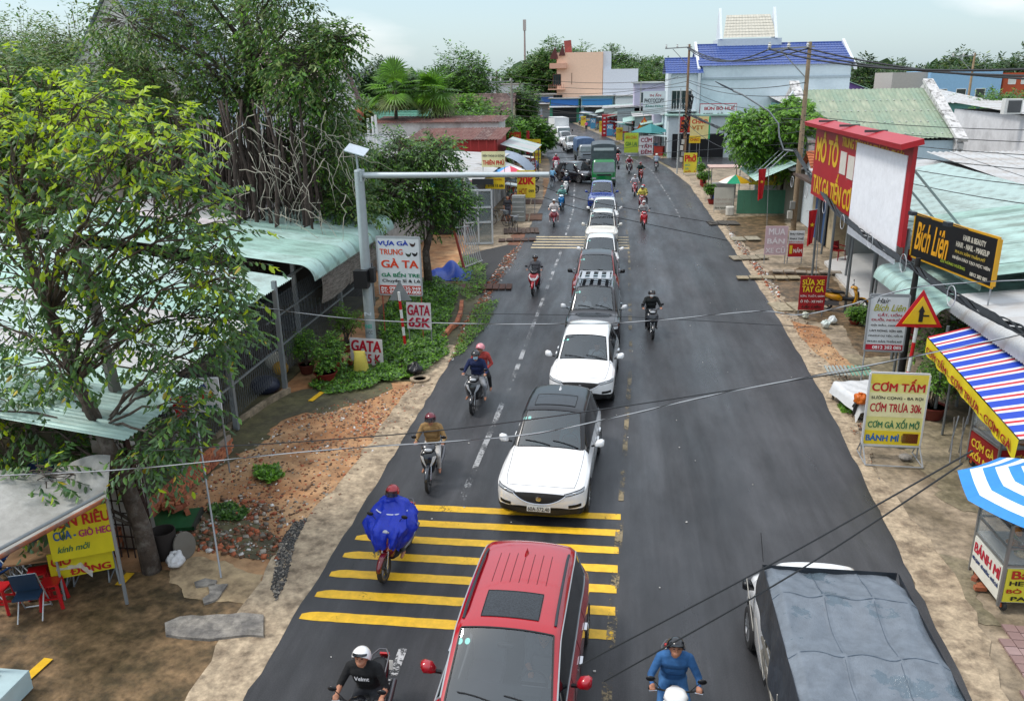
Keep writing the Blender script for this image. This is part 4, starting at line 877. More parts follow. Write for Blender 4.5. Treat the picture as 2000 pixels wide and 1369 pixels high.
# ------------------------------------------------------------------ the queue of cars, nearest first
def xc(y): return interp([(-.45,8),(-.40,15),(-.05,21),(-.05,27),(-.05,45),(-.1,58),(-.6,72),(-2.2,90),(-3.8,101),(-5.4,112),(-8,132),(-12,150),(-14,168)],y)-.95
P_red = car_proto(L=4.85,W=.93,H=1.67,hood=1.13,ws=.82,lv=3,mo=.60,rails=True,sunroof=(2.14,2.70,.39),antenna=True,xr=.64)
P_maz = car_proto(L=4.55,W=.93,H=1.66,hood=1.47,ws=.72,lv=3,sunroof=(2.42,3.0,.45),antenna=True,rails=False)
P_kon = car_proto(L=4.2,W=.90,H=1.56,hood=1.05,ws=.80,lv=3,grille='wide',rails=False)
P_fort = car_proto(L=4.7,W=.92,H=1.75,hood=1.15,ws=.68,grille='tall',rack=True)
P_pick = car_proto(L=5.2,W=.93,H=1.80,hood=1.25,ws=.68,kind='pickup',grille='tall',zh=1.10,noseup=.12)
P_sed = car_proto(L=4.45,W=.87,H=1.47,hood=1.10,ws=.82,kind='sedan',zh=.93,cladding=False)
P_mpv = car_proto(L=4.4,W=.87,H=1.66,hood=.98,ws=.80,rails=True,cladding=False)
def plate_text(objs,pr,s):
 pl = objs[pr.plate_i];x,y,z = pr.plate;return letters(s,C('#26282c',.5),pl,x-.215,x+.215,z-.042,z+.042,y=y,bold=.01)
red,ro = car(P_red,'red suv with sunroof and black roof rails nearest the camera',-1.37,7.05,R(-2.6),'#a80d1e',handle=DEFM['chrome'],rail='#2b3238',wtrim='#9aa0a4',name='red_suv')
maz,mo = car(P_maz,'white suv with glossy black roof just behind the first rumble stripes',-1.36,14.35,R(-3.5),'#f2f2f2',roof='#101318',name='white_suv',finc=C('#f2f2f2',.3),glass=glass('teal_windshield',(.30,.74,.78),.10),handle=C('#f2f2f2',.3))
plate_text(mo,P_maz,'60A-572.40')
kon,ko = car(P_kon,'white crossover with white roof between the black roofed suv and the black suv',-.82,20.6,R(-2.5),'#f4f4f4',name='white_crossover')
frt,fo_ = car(P_fort,'black suv with a silver roof rack and two people behind the windshield',-.66,25.65,R(-1),'#1b1d22',name='black_suv',mirrorc=C('#c8cacc',.3),glass=glass('clear_windshield',(.72,.75,.75),.10),cseat='#8a8a88',inside='#55575a')
psm = car(P_pick,'dark roofed red pickup half hidden behind the black suv',-.68,30.6,0,'#7a1414',roof='#15171b',name='pickup_truck',cat='pickup truck',mirrorc=C('#121316',.3))
car(P_sed,'white sedan behind the dark roofed red pickup',-.62,36.1,0,'#eeeeec',name='white_sedan')
car(P_mpv,'cream people carrier with roof rails behind the white sedan',-.66,42.5,0,'#d9d6cc',name='people_carrier')
car(P_sed,'white sedan between the cream people carrier and the blue pickup',-.62,48.7,0,'#ebebe9',name='white_sedan')
car(P_pick,'bright blue pickup in front of the green truck',-.90,54.8,0,'#1b3a8a',name='pickup_truck',cat='pickup truck',grille='#1b1b1f')
car(P_mpv,'black suv turned across the lane beside the green truck',-1.9,70.6,R(42),'#17161b',name='black_suv',rail='#8c9094')
car(P_pick,'white pickup behind the blue covered light truck',xc(101)-.1,101,R(12),'#e9eaea',name='pickup_truck',cat='pickup truck')
car(P_pick,'white pickup with a dark chrome grille in front of the white box truck',xc(110)-.2,110.5,R(14),'#e6e7e8',name='pickup_truck',cat='pickup truck',grille='#222428')
car(P_mpv,'white car with dark windows beside the white box truck',xc(130)-1.4,130,R(16),'#dfe2e4',name='white_car')
car(P_sed,'white car in front of the red bus at the far bend',xc(146)-1.1,146,R(18),'#e3e5e6',name='white_car')
person('driver in a grey shirt at the wheel of the black suv',-.66+.40,25.65+2.32,0,'driver',top='#9fa6ad',bottom='#30343a',head_kind='hair',sleeves=False)
person('passenger in a white shirt in the black suv',-.66-.34,25.65+2.35,0,'child',top='#d9dcdd',bottom='#30343a',head_kind='hair',sleeves=False)
person('driver at the wheel of the white crossover',-.82+.40,20.6+2.2,0,'driver',top='#a5b2b8',bottom='#30343a',head_kind='hair',sleeves=False,z=-.08)
person('driver in a patterned shirt in the black roofed white suv',-1.36+.5,14.35+2.55,R(-4),'driver',top='#5d6a70',bottom='#30343a',head_kind='hair',sleeves=False,z=-.05)
person('driver in a grey t-shirt in the red suv',-1.36+.52,7.36+2.2,R(-3),'driver',top='#55585c',bottom='#30343a',head_kind='hair',sleeves=False,z=-.05)
# ---- trucks
def truck(name,label,x,y,rz,cab,cabh=2.1,W=.95,boxl=3.6,boxh=2.4,cover='#3a3f44',kind='tarp',cat='truck',stripe=None,band=None):
 r = thing(name,label,cat,(x,y,0),rz,'cars and trucks queueing in the lane');pc = car_paint(cab);dg_ = DEFM['dglass']
 mb = MB();mb.sloft('z',[(.45,0,.80,W,.80),(.9,0,.78,W,.80),(1.15,0,.80,W,.78),(cabh-.15,0,.95,W*.92,.62),(cabh,0,.98,W*.80,.50)],28,7);mb.build('cab',pc,r,smooth=30)
 mb = MB();h0,h1 = 1.22,cabh-.18
 f = lambda u,v: ((u-.5)*2*W*(.90-.06*v),-.015+.04+.30*v*(h1-h0)/.8-.03*math.cos((u-.5)*3)+.0,h0+(h1-h0)*v);mb.grid(lambda u,v: (f(u,v)[0],f(u,v)[1]-.03,f(u,v)[2]),6,3);mb.build('windshield',M('truck_windshield',(.10,.14,.15),rough=.05,spec=.8,var=.3,scale=1.5),r,smooth=True)
 for s in (-1,1):
  mb = MB();mb.add([(s*(W+.004),.35,1.2),(s*(W+.004),1.25,1.2),(s*(W*.94+.02),1.25,cabh-.25),(s*(W*.94+.02),.62,cabh-.25)],[(0,1,2,3)]);mb.build('side_window',dg_,r)
  mb = MB();mb.box((s*(W-.2),-.02,.72),(.30,.05,.16));mb.build('headlight',DEFM['lamp'],r)
  mb = MB();mb.bar((s*W,.2,1.6),(s*(W+.16),.05,1.6),.03);m_ = mb.build('mirror_arm',C('#111111'),r);mb = MB();mb.box((s*(W+.20),.05,1.55),(.16,.06,.30));mb.build('mirror',C('#141414',.4),m_)
 mb = MB();mb.box((0,-.01,.98),(W*1.2,.05,.12));mb.build('grille',C('#18191b',.5),r)
 mb = MB();mb.box((0,-.04,.45),(W*1.98,.14,.2));bu = mb.build('bumper',C('#2a2c2f',.6) if cab != '#e9e9e9' else pc,r);mb = MB();mb.box((0,-.115,.45),(.42,.012,.12));mb.build('licence_plate',DEFM['plate'],bu)
 mb = MB();mb.box((0,1.7+boxl/2-.1,.62),(.8,boxl+1.6,.18));mb.build('chassis',C('#1c1c1e',.7),r)
 y0 = 1.72
 if kind == 'box': mb = MB();mb.box((0,y0+boxl/2,.75+boxh/2),(W*2.08,boxl,boxh));bx = mb.build('cargo_box',C(cover,.5),r);[MB().box((0,y0+.1+k*boxl/8,.75+boxh/2),(W*2.10,.03,boxh+.01)).build('box_rib',C('#c9cbcb',.5),bx) for k in range(1,8)]
 else:
  mb = MB();mb.box((0,y0+boxl/2,.95),(W*2.08,boxl,.5));mb.build('cargo_bed',C('#5c6468',.6),r)
  mb = MB();rings = []
  for k in range(13):
   t = k/12;sag = .035*math.sin(t*math.pi*4)**2;yy = y0+boxl*t;h = .75+boxh
   rings.append([(-W*1.05,yy,1.15),(-W*1.06,yy,h-.28),(-W*.96,yy,h-.08-sag),(-W*.5,yy,h-sag),(0,yy,h+.02-sag),(W*.5,yy,h-sag),(W*.96,yy,h-.08-sag),(W*1.06,yy,h-.28),(W*1.05,yy,1.15)])
  mb.loft(rings);mb.build('tarpaulin',C(cover,.55,bump=.8,bscale=6,var=.25,scale=3),r,smooth=50)
  if band: mb = MB();mb.box((0,y0-.03,.75+boxh-.42),(W*1.7,.03,.22));mb.build('front_board',C(band,.6),r)
 for yy in (.75,y0+boxl-.8):
  for s in (-1,1):
   pr = Proto();wheel_car(pr,(s*(W-.12),yy,.36),.36,.22);pr.spawn(r,{})
 return r
truck('green_truck','green cab truck with a dark tarpaulin over its tall load',-.95,68.2,R(2),'#0f7a3c',2.15,.98,4.2,2.55,'#4a5358',band='#b9bfc2')
truck('light_truck','small light truck with a blue grey cover ahead of the green truck',xc(88)+.1,87.0,R(10),'#8a9298',1.95,.90,3.2,1.75,'#51688a')
truck('box_truck','white box truck in the far queue behind the white pickup',xc(120)+.1,118.5,R(15),'#e9e9e9',2.1,1.0,4.6,2.45,'#dfe1e1','box')
truck('red_truck','red cab truck with a pale box at the far end of the queue',xc(158)-.6,158,R(18),'#a5202a',2.0,1.0,4.2,2.5,'#9aa3ab','box')
r = thing('white_van','white van with red lettering parked at the far bend','van',(-6.2,186,0),R(-78),None)
mb = MB();mb.sloft('y',[(0,0,.8,.80,.35),(.12,0,.95,.88,.5),(.9,0,1.15,.92,.72),(1.4,0,1.28,.92,.82),(4.4,0,1.28,.92,.82),(4.6,0,1.2,.86,.75)],20,5);mb.build('body',C('#e2e3e2',.3,coat=.6),r,smooth=40)
mb = MB();mb.box((-.93,3.6,1.6),(.02,1.3,.5));mb.box((-.93,1.5,1.55),(.02,.8,.45));mb.build('side_window',DEFM['dglass'],r)
mb = MB();mb.box((-.935,2.6,1.5),(.01,.9,.22));mb.box((-.935,3.0,1.1),(.01,.35,.3));mb.build('red_lettering',C('#b8232a'),r)
for yy in (.95,3.8):
 for s in (-1,1): pr = Proto();wheel_car(pr,(s*.82,yy,.34),.34,.2);pr.spawn(r,{})
# ---- riders, nearest first: the bike and the person on it are two things
def rider(lbl,blbl,px,py,rz=0.,style='scooter',bike={},dy=.87,cor=None,**k):
 p = G(px,py) if cor is None else Vector(cor);x,y = p.x+math.sin(rz)*0,p.y+dy
 scooter(blbl,x,y,rz,style,**bike);person(lbl,x,y,rz,group='people riding on the road',**k);return x,y
rider('man in a black t-shirt and white helmet at the bottom edge of the road','dark motorbike under the man in the white helmet',0,0,cor=(-3.12,7.65,0),dy=.9,bike=dict(paint='#15161a'),pose_='rider_lean',top='#0d0e10',bottom='#24262b',sleeves=False,hcol='#e6e6e6',head_kind='half')
p_white = bpy.data.objects[[o.name for o in bpy.data.objects if o.get('label','').startswith('man in a black t-shirt and white')][0]]
letters('Velmt',C('#e8e8e8'),p_white,-.10,.10,1.13,1.19,y=-.118,bold=.03)
rider('man in a denim jacket and black cap helmet at the bottom edge','white scooter ridden by the man in the denim jacket',0,0,cor=(.92,8.25,0),dy=.9,bike=dict(paint='#e4e4e2',style='scooter') if False else dict(paint='#e4e4e2'),pose_='rider_lean',top='#2d5c8e',bottom='#3a6a9c',hcol='#17181c',head_kind='half')
bx,by = rider('man in a billowing royal blue rain poncho and red helmet','dark red scooter crossing the rumble stripes',752,1150,R(-6),bike=dict(paint='#6a0f1c',accent='#d89a80'),top='#0c35b5',bottom='#4b5058',hcol='#9c1522',head_kind='full',shoe='#6b4a3c',bare_feet=True)
rider('man in a tan jacket, white trousers and dark red full face helmet','black and white underbone motorbike beside the lane line',830,970,R(3),'underbone',bike=dict(paint='#15171b',accent='#d9dadb',cowl='#2b2e33',fender='#33373d'),top='#94754a',bottom='#c4c1bd',trousers=True,hcol='#6b1024',head_kind='full',bare_feet=True)
x,y = rider('man in a navy jacket and light blue face mask with a passenger','black scooter with silver front panel carrying two people',922,815,R(-2),bike=dict(paint='#1a1c20',accent='#c9cdd2'),top='#14224a',bottom='#8a8d92',hcol='#1a1a1c',mask='#9fc4d6',bare_feet=True,pose_='rider_wide')
person('passenger in a red top and pink helmet behind the navy jacket rider',x+.05,y,R(-2),'passenger',top='#b0433c',bottom='#15161a',hcol='#d88a92',group='people riding on the road',bare_feet=True,peak=False,z=.03)
rider('man in a grey hooded jacket and black helmet on the red maxi scooter','big red scooter with white chevron light and smoked screen',1042,580,R(-4),'maxi',bike=dict(paint='#a80c1c',accent='#e6e6e6',cowl='#1b1c20'),top='#6d6c70',bottom='#22242a',hcol='#0f1012',head_kind='half')
rider('man in a black jacket, white face mask and black helmet','black scooter with a lit headlight right of the black suv',1272,667,R(4),bike=dict(paint='#1a1d22',accent='#3b4048'),top='#161a1a',bottom='#1a1c20',hcol='#101012',mask='#e8eaea')
rider('man in a white shirt, pink trousers and white cap on a dark red scooter','dark red scooter next to the left kerb',1080,445,R(3),bike=dict(paint='#7a1c2a',accent='#8a2a36',cowl='#c9c4c2'),pose_='rider_wide',top='#d9d3d0',bottom='#b98f8e',sleeves=False,hcol='#cfcfcf',head_kind='half',shoe='#c9c9c9')
rider('woman in a teal shirt and face mask on the bright blue scooter','bright blue scooter in the left lane',1096,412,R(-3),bike=dict(paint='#1478b4',cowl='#cfe2ea',accent='#1478b4'),top='#6fa59c',bottom='#2f3848',hcol='#4d8a80',mask='#d8e6ee')
rider('man in a dark navy coat on a white scooter behind the blue scooter','white scooter behind the bright blue scooter',1105,382,R(-4),bike=dict(paint='#cfcfcc',accent='#c9c9c9'),top='#1c2436',bottom='#1d1f26',hcol='#aab4b8',mask='#b8d2e0')
rider('rider in a black jacket beside the turned black suv','dark motorbike beside the turned black suv',1107,357,R(-6),bike=dict(paint='#26282d',accent='#b4b6b8'),top='#2a3036',bottom='#1d1f26',hcol='#4a2b26')
x,y = rider('rider in a hot pink raincoat with a passenger','white scooter carrying the pink raincoat rider',1085,336,R(2),bike=dict(paint='#cfcfd2'),top='#c41a4e',bottom='#a0173f',hcol='#7d1c24',pose_='rider_wide')
person('passenger in a grey jacket behind the pink raincoat rider',x-.05,y,0,'passenger',top='#a8a9ac',bottom='#22242a',hcol='#8c8f94',group='people riding on the road',peak=False)
rider('rider in dark clothes on the far dark red motorbike','dark red motorbike in the far left lane',1075,289,R(10),bike=dict(paint='#5a1018'),top='#4d3f42',bottom='#22242a',hcol='#8c8588')
rider('rider in black far along the left lane','black motorbike far along the left lane',1073,272,R(14),bike=dict(paint='#1b1c20'),top='#17191d',bottom='#1c1e24',hcol='#1a1a1c')
rider('rider in a pale grey shirt and white cap on the all red scooter','all red scooter right of the centre line',1257,449,R(3),bike=dict(paint='#b00f1e',accent='#b00f1e'),top='#a5a6a6',bottom='#9b8d88',sleeves=False,trousers=False,hcol='#c9c9c9',mask='#d8a89c')
x,y = rider('woman in a yellow shirt with a passenger on a red scooter','dark red scooter with the yellow shirt rider',1254,413,R(-3),bike=dict(paint='#7c1420',accent='#c8c8c8'),top='#cfc05a',bottom='#6a3038',hcol='#7fb0b8')
person('passenger in red helmet behind the yellow shirt rider',x+.08,y,0,'passenger',top='#c9ba60',bottom='#3a3034',hcol='#a52c32',group='people riding on the road',peak=False)
rider('rider in a white t-shirt on the red and white scooter','red and white sport scooter in the right lane',1240,385,R(-2),bike=dict(paint='#8f1724',accent='#dedede'),top='#bfc0c4',bottom='#33353b',sleeves=False,hcol='#a39c9c',mask='#d8b8ac')
rider('rider in a dark green shirt and red cap helmet','red and black motorbike of the green shirt rider',1251,356,R(5),bike=dict(paint='#8a2018',accent='#1c1c1e'),top='#1f3a34',bottom='#252830',hcol='#8e1f24',sleeves=False)
x,y = rider('rider in a maroon jacket with a passenger','dark motorbike carrying the maroon jacket rider',1229,341,R(-3),bike=dict(paint='#2b2c30',accent='#b8b8b8'),top='#7c2838',bottom='#6a2430',hcol='#7e3a3e')
person('passenger in white behind the maroon jacket rider',x,y,0,'passenger',top='#b9bfc6',bottom='#33353b',hcol='#a0a6a8',group='people riding on the road',peak=False)
rider('rider in black with a white helmet beside the green truck','red and white motorbike beside the green truck',1206,321,R(4),bike=dict(paint='#b0202a',accent='#dcdcdc'),top='#17181c',bottom='#202228',hcol='#e0e0e0')
rider('rider in a grey shirt and cream helmet riding away from the camera','motorbike with a red tail box riding away',1282,334,R(176),bike=dict(paint='#c9cbd0',accent='#b0202a'),top='#8a98a8',bottom='#1d1f25',hcol='#dcd6c4',dy=.6)
def poncho():
 r = thing('rain_poncho','royal blue rain poncho draped over the rider and handlebars','poncho',(bx,by,0),R(-6));mb = MB()
 prof = [  # z, y centre, half width, half depth
  (1.40,-.02,.085,.09),(1.34,.0,.13,.12),(1.29,.02,.24,.15),(1.20,.0,.32,.20),(1.08,-.06,.40,.30),(.98,-.12,.46,.40),(.86,-.17,.40,.42),(.74,-.20,.31,.40),(.62,-.24,.24,.34)]
 n = 96;rings = [];prof = [tuple(a+(b_-a)*k/3 for a,b_ in zip(p,q)) for p,q in zip(prof,prof[1:]) for k in range(3)]+[prof[-1]]
 for i,(z,yc,hw,hd) in enumerate([(p[0],p[1],p[2],p[3]) for p in prof]):
  i = i/3
  ring = [];t = i*3/len(prof)
  for j in range(n):
   a = 2*math.pi*j/n;f = 1+t*.13*math.sin(7*a+i*.35)+t*.09*math.sin(12*a-i*.5)+t*.06*math.sin(19*a+i*.9)+t*.05*math.sin(31*a+i*1.7)
   ring.append((hw*f*math.copysign(abs(math.cos(a))**.8,math.cos(a)),yc+hd*f*math.copysign(abs(math.sin(a))**.85,math.sin(a)),z-(t*.10*abs(math.cos(a))**3 if z < 1.0 else 0)+t*.03*math.sin(5*a+i)))
  rings.append(ring)
 from mathutils import noise as _nz
 rings = [[tuple(Vector(p)+_nz.noise_vector(Vector(p)*7)*.035+_nz.noise_vector(Vector(p)*15)*.015) if i > 3 else p for p in ring] for i,ring in enumerate(rings)]
 mb.loft(rings,caps=False);mb.build('cape',C('#0b2fb0',.42,bump=1.0,bscale=10,var=.15,scale=6),r,smooth=True)
 mb = MB()
 a_ = [( .27*math.sin(t),-.015-.215*math.cos(t)-.02,1.185-.045*math.cos(t)*1) for t in [(-1.3+2.6*k/20) for k in range(21)]]
 mb.tube([(x*1.18,y-.02,z) for x,y,z in a_],.012,6);mb.build('white_piping',C('#d9dce4',.6),r)
 mb = MB();mb.ell((0,.0,1.455),(.100,.118,.10),16,10);mb.build('hood',C('#0b2fb0',.5),r,smooth=True)
poncho()
def bicycle(label,x,y,rz,col='#333333',group=None):
 r = thing('bicycle',label,'bicycle',(x,y,0),rz,group)
 for yy in (-.52,.52):
  mb = MB();mb.tube([(0,yy+.32*math.cos(a),.34+.32*math.sin(a)) for a in [k*math.pi/12 for k in range(24)]],.018,6,closed=True);w = mb.build('wheel',DEFM['tyre'],r)
  mb = MB();[mb.bar((0,yy,.34),(0,yy+.31*math.cos(k*math.pi/6),.34+.31*math.sin(k*math.pi/6)),.004) for k in range(12)];mb.build('spokes',DEFM['chrome'],w)
 mb = MB();P = dict(h=(0,-.34,.84),s=(0,.20,.80),bb=(0,.05,.30),r=(0,.52,.34),f=(0,-.52,.34))
 for a,b in (('h','s'),('h','bb'),('s','bb'),('bb','r'),('s','r'),('h','f')): mb.tube([P[a],P[b]],.018,6)
 mb.build('frame',C(col,.3),r);mb = MB();mb.tube([(-.26,-.28,1.0),(-.1,-.38,.98),(.1,-.38,.98),(.26,-.28,1.0)],.014,6);mb.tube([(0,-.36,.84),(0,-.37,.98)],.014,6);mb.build('handlebar',DEFM['chrome'],r)
 mb = MB();mb.sloft('y',[(.08,0,.86,.03,.02),(.2,0,.87,.08,.03),(.34,0,.87,.10,.03)],10);mb.build('saddle',C('#151515',.6),r);mb = MB();mb.box((0,-.52,.86),(.26,.22,.20));mb.build('basket',C('#6f7376',.6),r);return r
p = G(1078,364);bicycle('bicycle ridden by the child in the light blue cape',p.x,p.y+.6,R(170));person('child in a light blue cape on a bicycle at the left kerb',p.x,p.y+.6,R(170),'rider',top='#7db4d8',bottom='#2a3550',head_kind='hair',scale=.92,group='people riding on the road')
p = G(1145,256);bicycle('bicycle ridden away by the person in pink',p.x,p.y,R(190));person('person in a pink shirt cycling near the far bend',p.x,p.y,R(190),'rider',top='#c85a86',bottom='#33353b',head_kind='hair',group='people riding on the road')
# ---- covered pickup truck driving away at the bottom right
def tarp_truck():
 r = thing('tarp_truck','white pickup truck under a wet grey tarpaulin at the bottom right','truck',(2.90,4.72,0),R(-1.0));r.scale = (.86,1,.93);W = .92
 cab = car_proto(L=3.6,W=.90,H=1.95,hood=.75,ws=.62,lv=2,zh=1.15,extras=False);root = thing('cab',None,None,(0,7.4,0),math.pi);root.parent = r
 P = car_paint('#e9eaea');cab.spawn(r,{}) if False else None
 for name,me,keys,par,label in cab.parts:
  if name in ('body','hood','roof','windshield','side_window','front_door','lower_cladding','mirror','headlight'):
   o = put(name,me,r,(0,7.4,0),math.pi)
   for i,k in enumerate(keys): o.material_slots[i].link = 'OBJECT';o.material_slots[i].material = {'paint': P,'roof': P,'mirrorc': C('#141518',.3)}.get(k) or DEFM.get(k) or P
 bpy.data.objects.remove(root)
 for yy in (.9+0,6.4):
  for s in (-1,1): pr = Proto();wheel_car(pr,(s*.84,yy,.36),.36,.22);pr.spawn(r,{})
 mb = MB();mb.box((0,2.6,.9),(1.78,5.2,.12));mb.build('cargo_floor',C('#3a3d40',.7),r)
 for s in (-1,1):
  mb = MB()
  for z in (.98,1.22,1.46): mb.bar((s*.97,-.3,z),(s*.97,5.1,z),.04,.05)
  for k in range(8): mb.bar((s*.95,-.2+k*.74,.95),(s*.95,-.2+k*.74,2.0),.04)
  mb.build('side_rack',C('#6e6a62',.6,metal=.2),r)
 mb = MB();mb.box((-1.005,2.2,1.28),(.02,3.2,.26));sb = mb.build('side_board',C('#c9c22b',.6),r)
 me = letters('SUNG NGUYEN',C('#161616'),sb,0,1,0,1)
 warp(me,lambda x,z: Vector((-1.022,3.7-3.0*x,1.19+.18*z)))
 tl,tr_,z = -1.02,1.02,2.42
 def tp(u,v):      # u across 0..1, v along 0..1
  y = -2.2+7.55*v;bow = (y+2.2)/1.12;s = abs(math.sin(math.pi*bow));x = tl+(tr_-tl)*u;e = abs(u-.5)*2
  zz = z-.13*s*(1-e*e*.6)-.03*math.sin(u*9+v*5)*s*.5-.012*math.sin(u*31+9*math.sin(v*13))*s-.10*max(0,e-.86)/.14-(.12*max(0,(v-.95)/.05))
  ridge = .016*math.exp(-((u-.36)/.008)**2)+.012*math.exp(-((u-.70)/.008)**2);return (x,y,zz+ridge+.008*math.sin(23*u+3*math.sin(11*v)))
 mb = MB();mb.grid(tp,90,150)
 wet = M('wet_tarpaulin',(.145,.170,.20),rough=.55,var=.18,scale=5,c2=(.10,.135,.165),c2amt=.25,c2scale=1.1,bump=.5,bscale=60,vscale=(1,1.3,1));ntw = wet.node_tree;bsd = ntw.nodes['Principled BSDF']
 rp = [n for n in ntw.nodes if n.type == 'VALTORGB'][0];rp.color_ramp.elements[0].position = .60;rp.color_ramp.elements[1].position = .615
 mr = N(ntw,'ShaderNodeMapRange');mr.inputs['To Min'].default_value = .55;mr.inputs['To Max'].default_value = .12;ntw.links.new(rp.outputs[0],mr.inputs['Value']);ntw.links.new(mr.outputs[0],bsd.inputs['Roughness'])
 tb = mb.build('tarpaulin',wet,r,smooth=True);sm = C('#465462',.6)
 for k in range(7): v = (1.12*k)/7.55;mb = MB();mb.tube([Vector(tp(u/24,v+.004*math.sin(u*.8+k)))+Vector((0,0,.001)) for u in range(25)],.006,5);mb.build('crease_shade_line',sm,tb)  # dark tubes paint the shade of creases where the cover crosses its bows
 for u in (.36,.70): mb = MB();mb.tube([Vector(tp(u+.01*math.sin(v/9),v/60))+Vector((0,0,.001)) for v in range(61)],.005,5);mb.build('long_seam',sm,tb)
 mb = MB()
 for s in (-1,1): mb.grid(lambda u,v: (s*(1.02+.05*u+.045*math.sin(v*38+u*3)*u+.03*math.sin(v*71)*u),-2.2+7.5*v,z-.10-(.95+.10*math.sin(v*17))*u*(.55+.45*min(1,(1-v)*3))),10,110)
 mb.grid(lambda u,v: (tl+(tr_-tl)*v,5.33+.06*u,z-.12-.5*u),6,20)
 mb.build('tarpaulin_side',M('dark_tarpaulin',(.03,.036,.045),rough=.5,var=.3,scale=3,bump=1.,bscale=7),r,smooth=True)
 mb = MB()
 for k in range(8): yy = -1.6+k*.98;mb.tube([(-1.10,yy+.1,1.75),(-1.03,yy+.25,1.0),(-1.11,yy+.75,1.6)],.008,5)
 mb.build('lashing_rope',C('#b9b5ac',.8),r)
 mb = MB();mb.tube([(-.86,6.0,1.9),(-.92,6.1,2.35)],.006,5);mb.build('aerial',C('#222222'),r)
tarp_truck()
# ------------------------------------------------------------------ trees
def leafmat(name,c,tr=.35,isl=.35): return M(name,c,rough=.42,var=.0,island=isl,trans=tr,spec=.6)
LD = leafmat('leaf_dark_green',(.060,.135,.034));LM = leafmat('leaf_mid_green',(.105,.23,.036));LY = leafmat('leaf_yellow_green',(.46,.62,.02),.5,.25);LO = leafmat('leaf_olive',(.17,.235,.055));LB = leafmat('leaf_bright_green',(.20,.42,.04),.45)
LK = leafmat('leaf_deep_green',(.035,.075,.024));LYE = leafmat('leaf_yellowing',(.50,.38,.03),.4)
LBL = leafmat('leaf_blue_green',(.085,.18,.075))
BARK = M('bark_brown',(.075,.055,.042),rough=.9,var=.4,scale=6,c2=(.16,.14,.12),c2amt=.3,c2scale=4,bump=.8,bscale=20);BARKG = M('bark_grey',(.22,.19,.16),rough=.9,var=.35,scale=5,bump=.6,bscale=20);ROOTM = M('aerial_root',(.060,.042,.034),rough=.9,var=.5,scale=4);TWIGM = M('pale_twig',(.42,.38,.31),rough=.9,var=.2)
def unit(v): return v/np.maximum(np.linalg.norm(v,axis=-1,keepdims=True),1e-9)
def leaf_arrays(P,D,S,wid=.42,fold=.25,rs=nrs):
 """two folded quads for each leaf"""
 n = len(P);D = unit(D);U = unit(np.cross(D,np.array([0,0,1.])+rs.normal(0,.25,(n,3))));W = np.cross(D,U)
 S = S[:,None];w = S*wid
 b = P;t = P+D*S-W*S*.06*0;l1 = P+D*S*.32+U*w*.52+W*w*fold;l2 = P+D*S*.72+U*w*.36+W*w*fold*.8;r1 = P+D*S*.32-U*w*.52+W*w*fold;r2 = P+D*S*.72-U*w*.36+W*w*fold*.8
 V = np.stack([b,l1,l2,t,r2,r1],1).reshape(-1,3);k = np.arange(n)[:,None]*6
 return V,np.concatenate([k+[0,1,2,3],k+[0,3,4,5]],1).reshape(-1,4)
def spray(c,r,ntw,nl,tl,rs,droop=.5,flat=1.,shell=.0):
 """leaf bases and directions on drooping twigs that fill a ball"""
 q = unit(rs.normal(size=(ntw,3)));rad = (shell+(1-shell)*rs.rand(ntw)**(1/2.2));st = c+q*rad[:,None]*np.array([r,r,r*flat]);d = unit(q+np.array([0,0,.1])+rs.normal(0,.45,(ntw,3)))
 t = np.linspace(.1,1,nl)[None,:,None];pts = st[:,None]+d[:,None]*t*tl+np.array([0,0,-1.])*(t**2)*tl*droop*.6
 side = unit(np.cross(d,np.array([0,0,1.])))[:,None]*np.where(np.arange(nl) % 2 == 0,1,-1)[None,:,None]
 ld = d[:,None]*.55+side*.75+np.array([0,0,-droop])+rs.normal(0,.22,(ntw,nl,3));return pts.reshape(-1,3),ld.reshape(-1,3),st,d
def branchy(mb,a,b,r0,r1,rs,n=5,wob=.08,sides=6):
 a,b = np.array(a,float),np.array(b,float);L = np.linalg.norm(b-a);pts = [a]
 for k in range(1,n): t = k/n;p = a+(b-a)*t+rs.normal(0,wob*L*.35,3)*math.sin(t*math.pi)+np.array([0,0,.08*L*math.sin(t*math.pi)]);pts.append(p)
 pts.append(b);mb.tube([tuple(p) for p in pts],[r0+(r1-r0)*k/n for k in range(n+1)],sides,caps=False);return pts
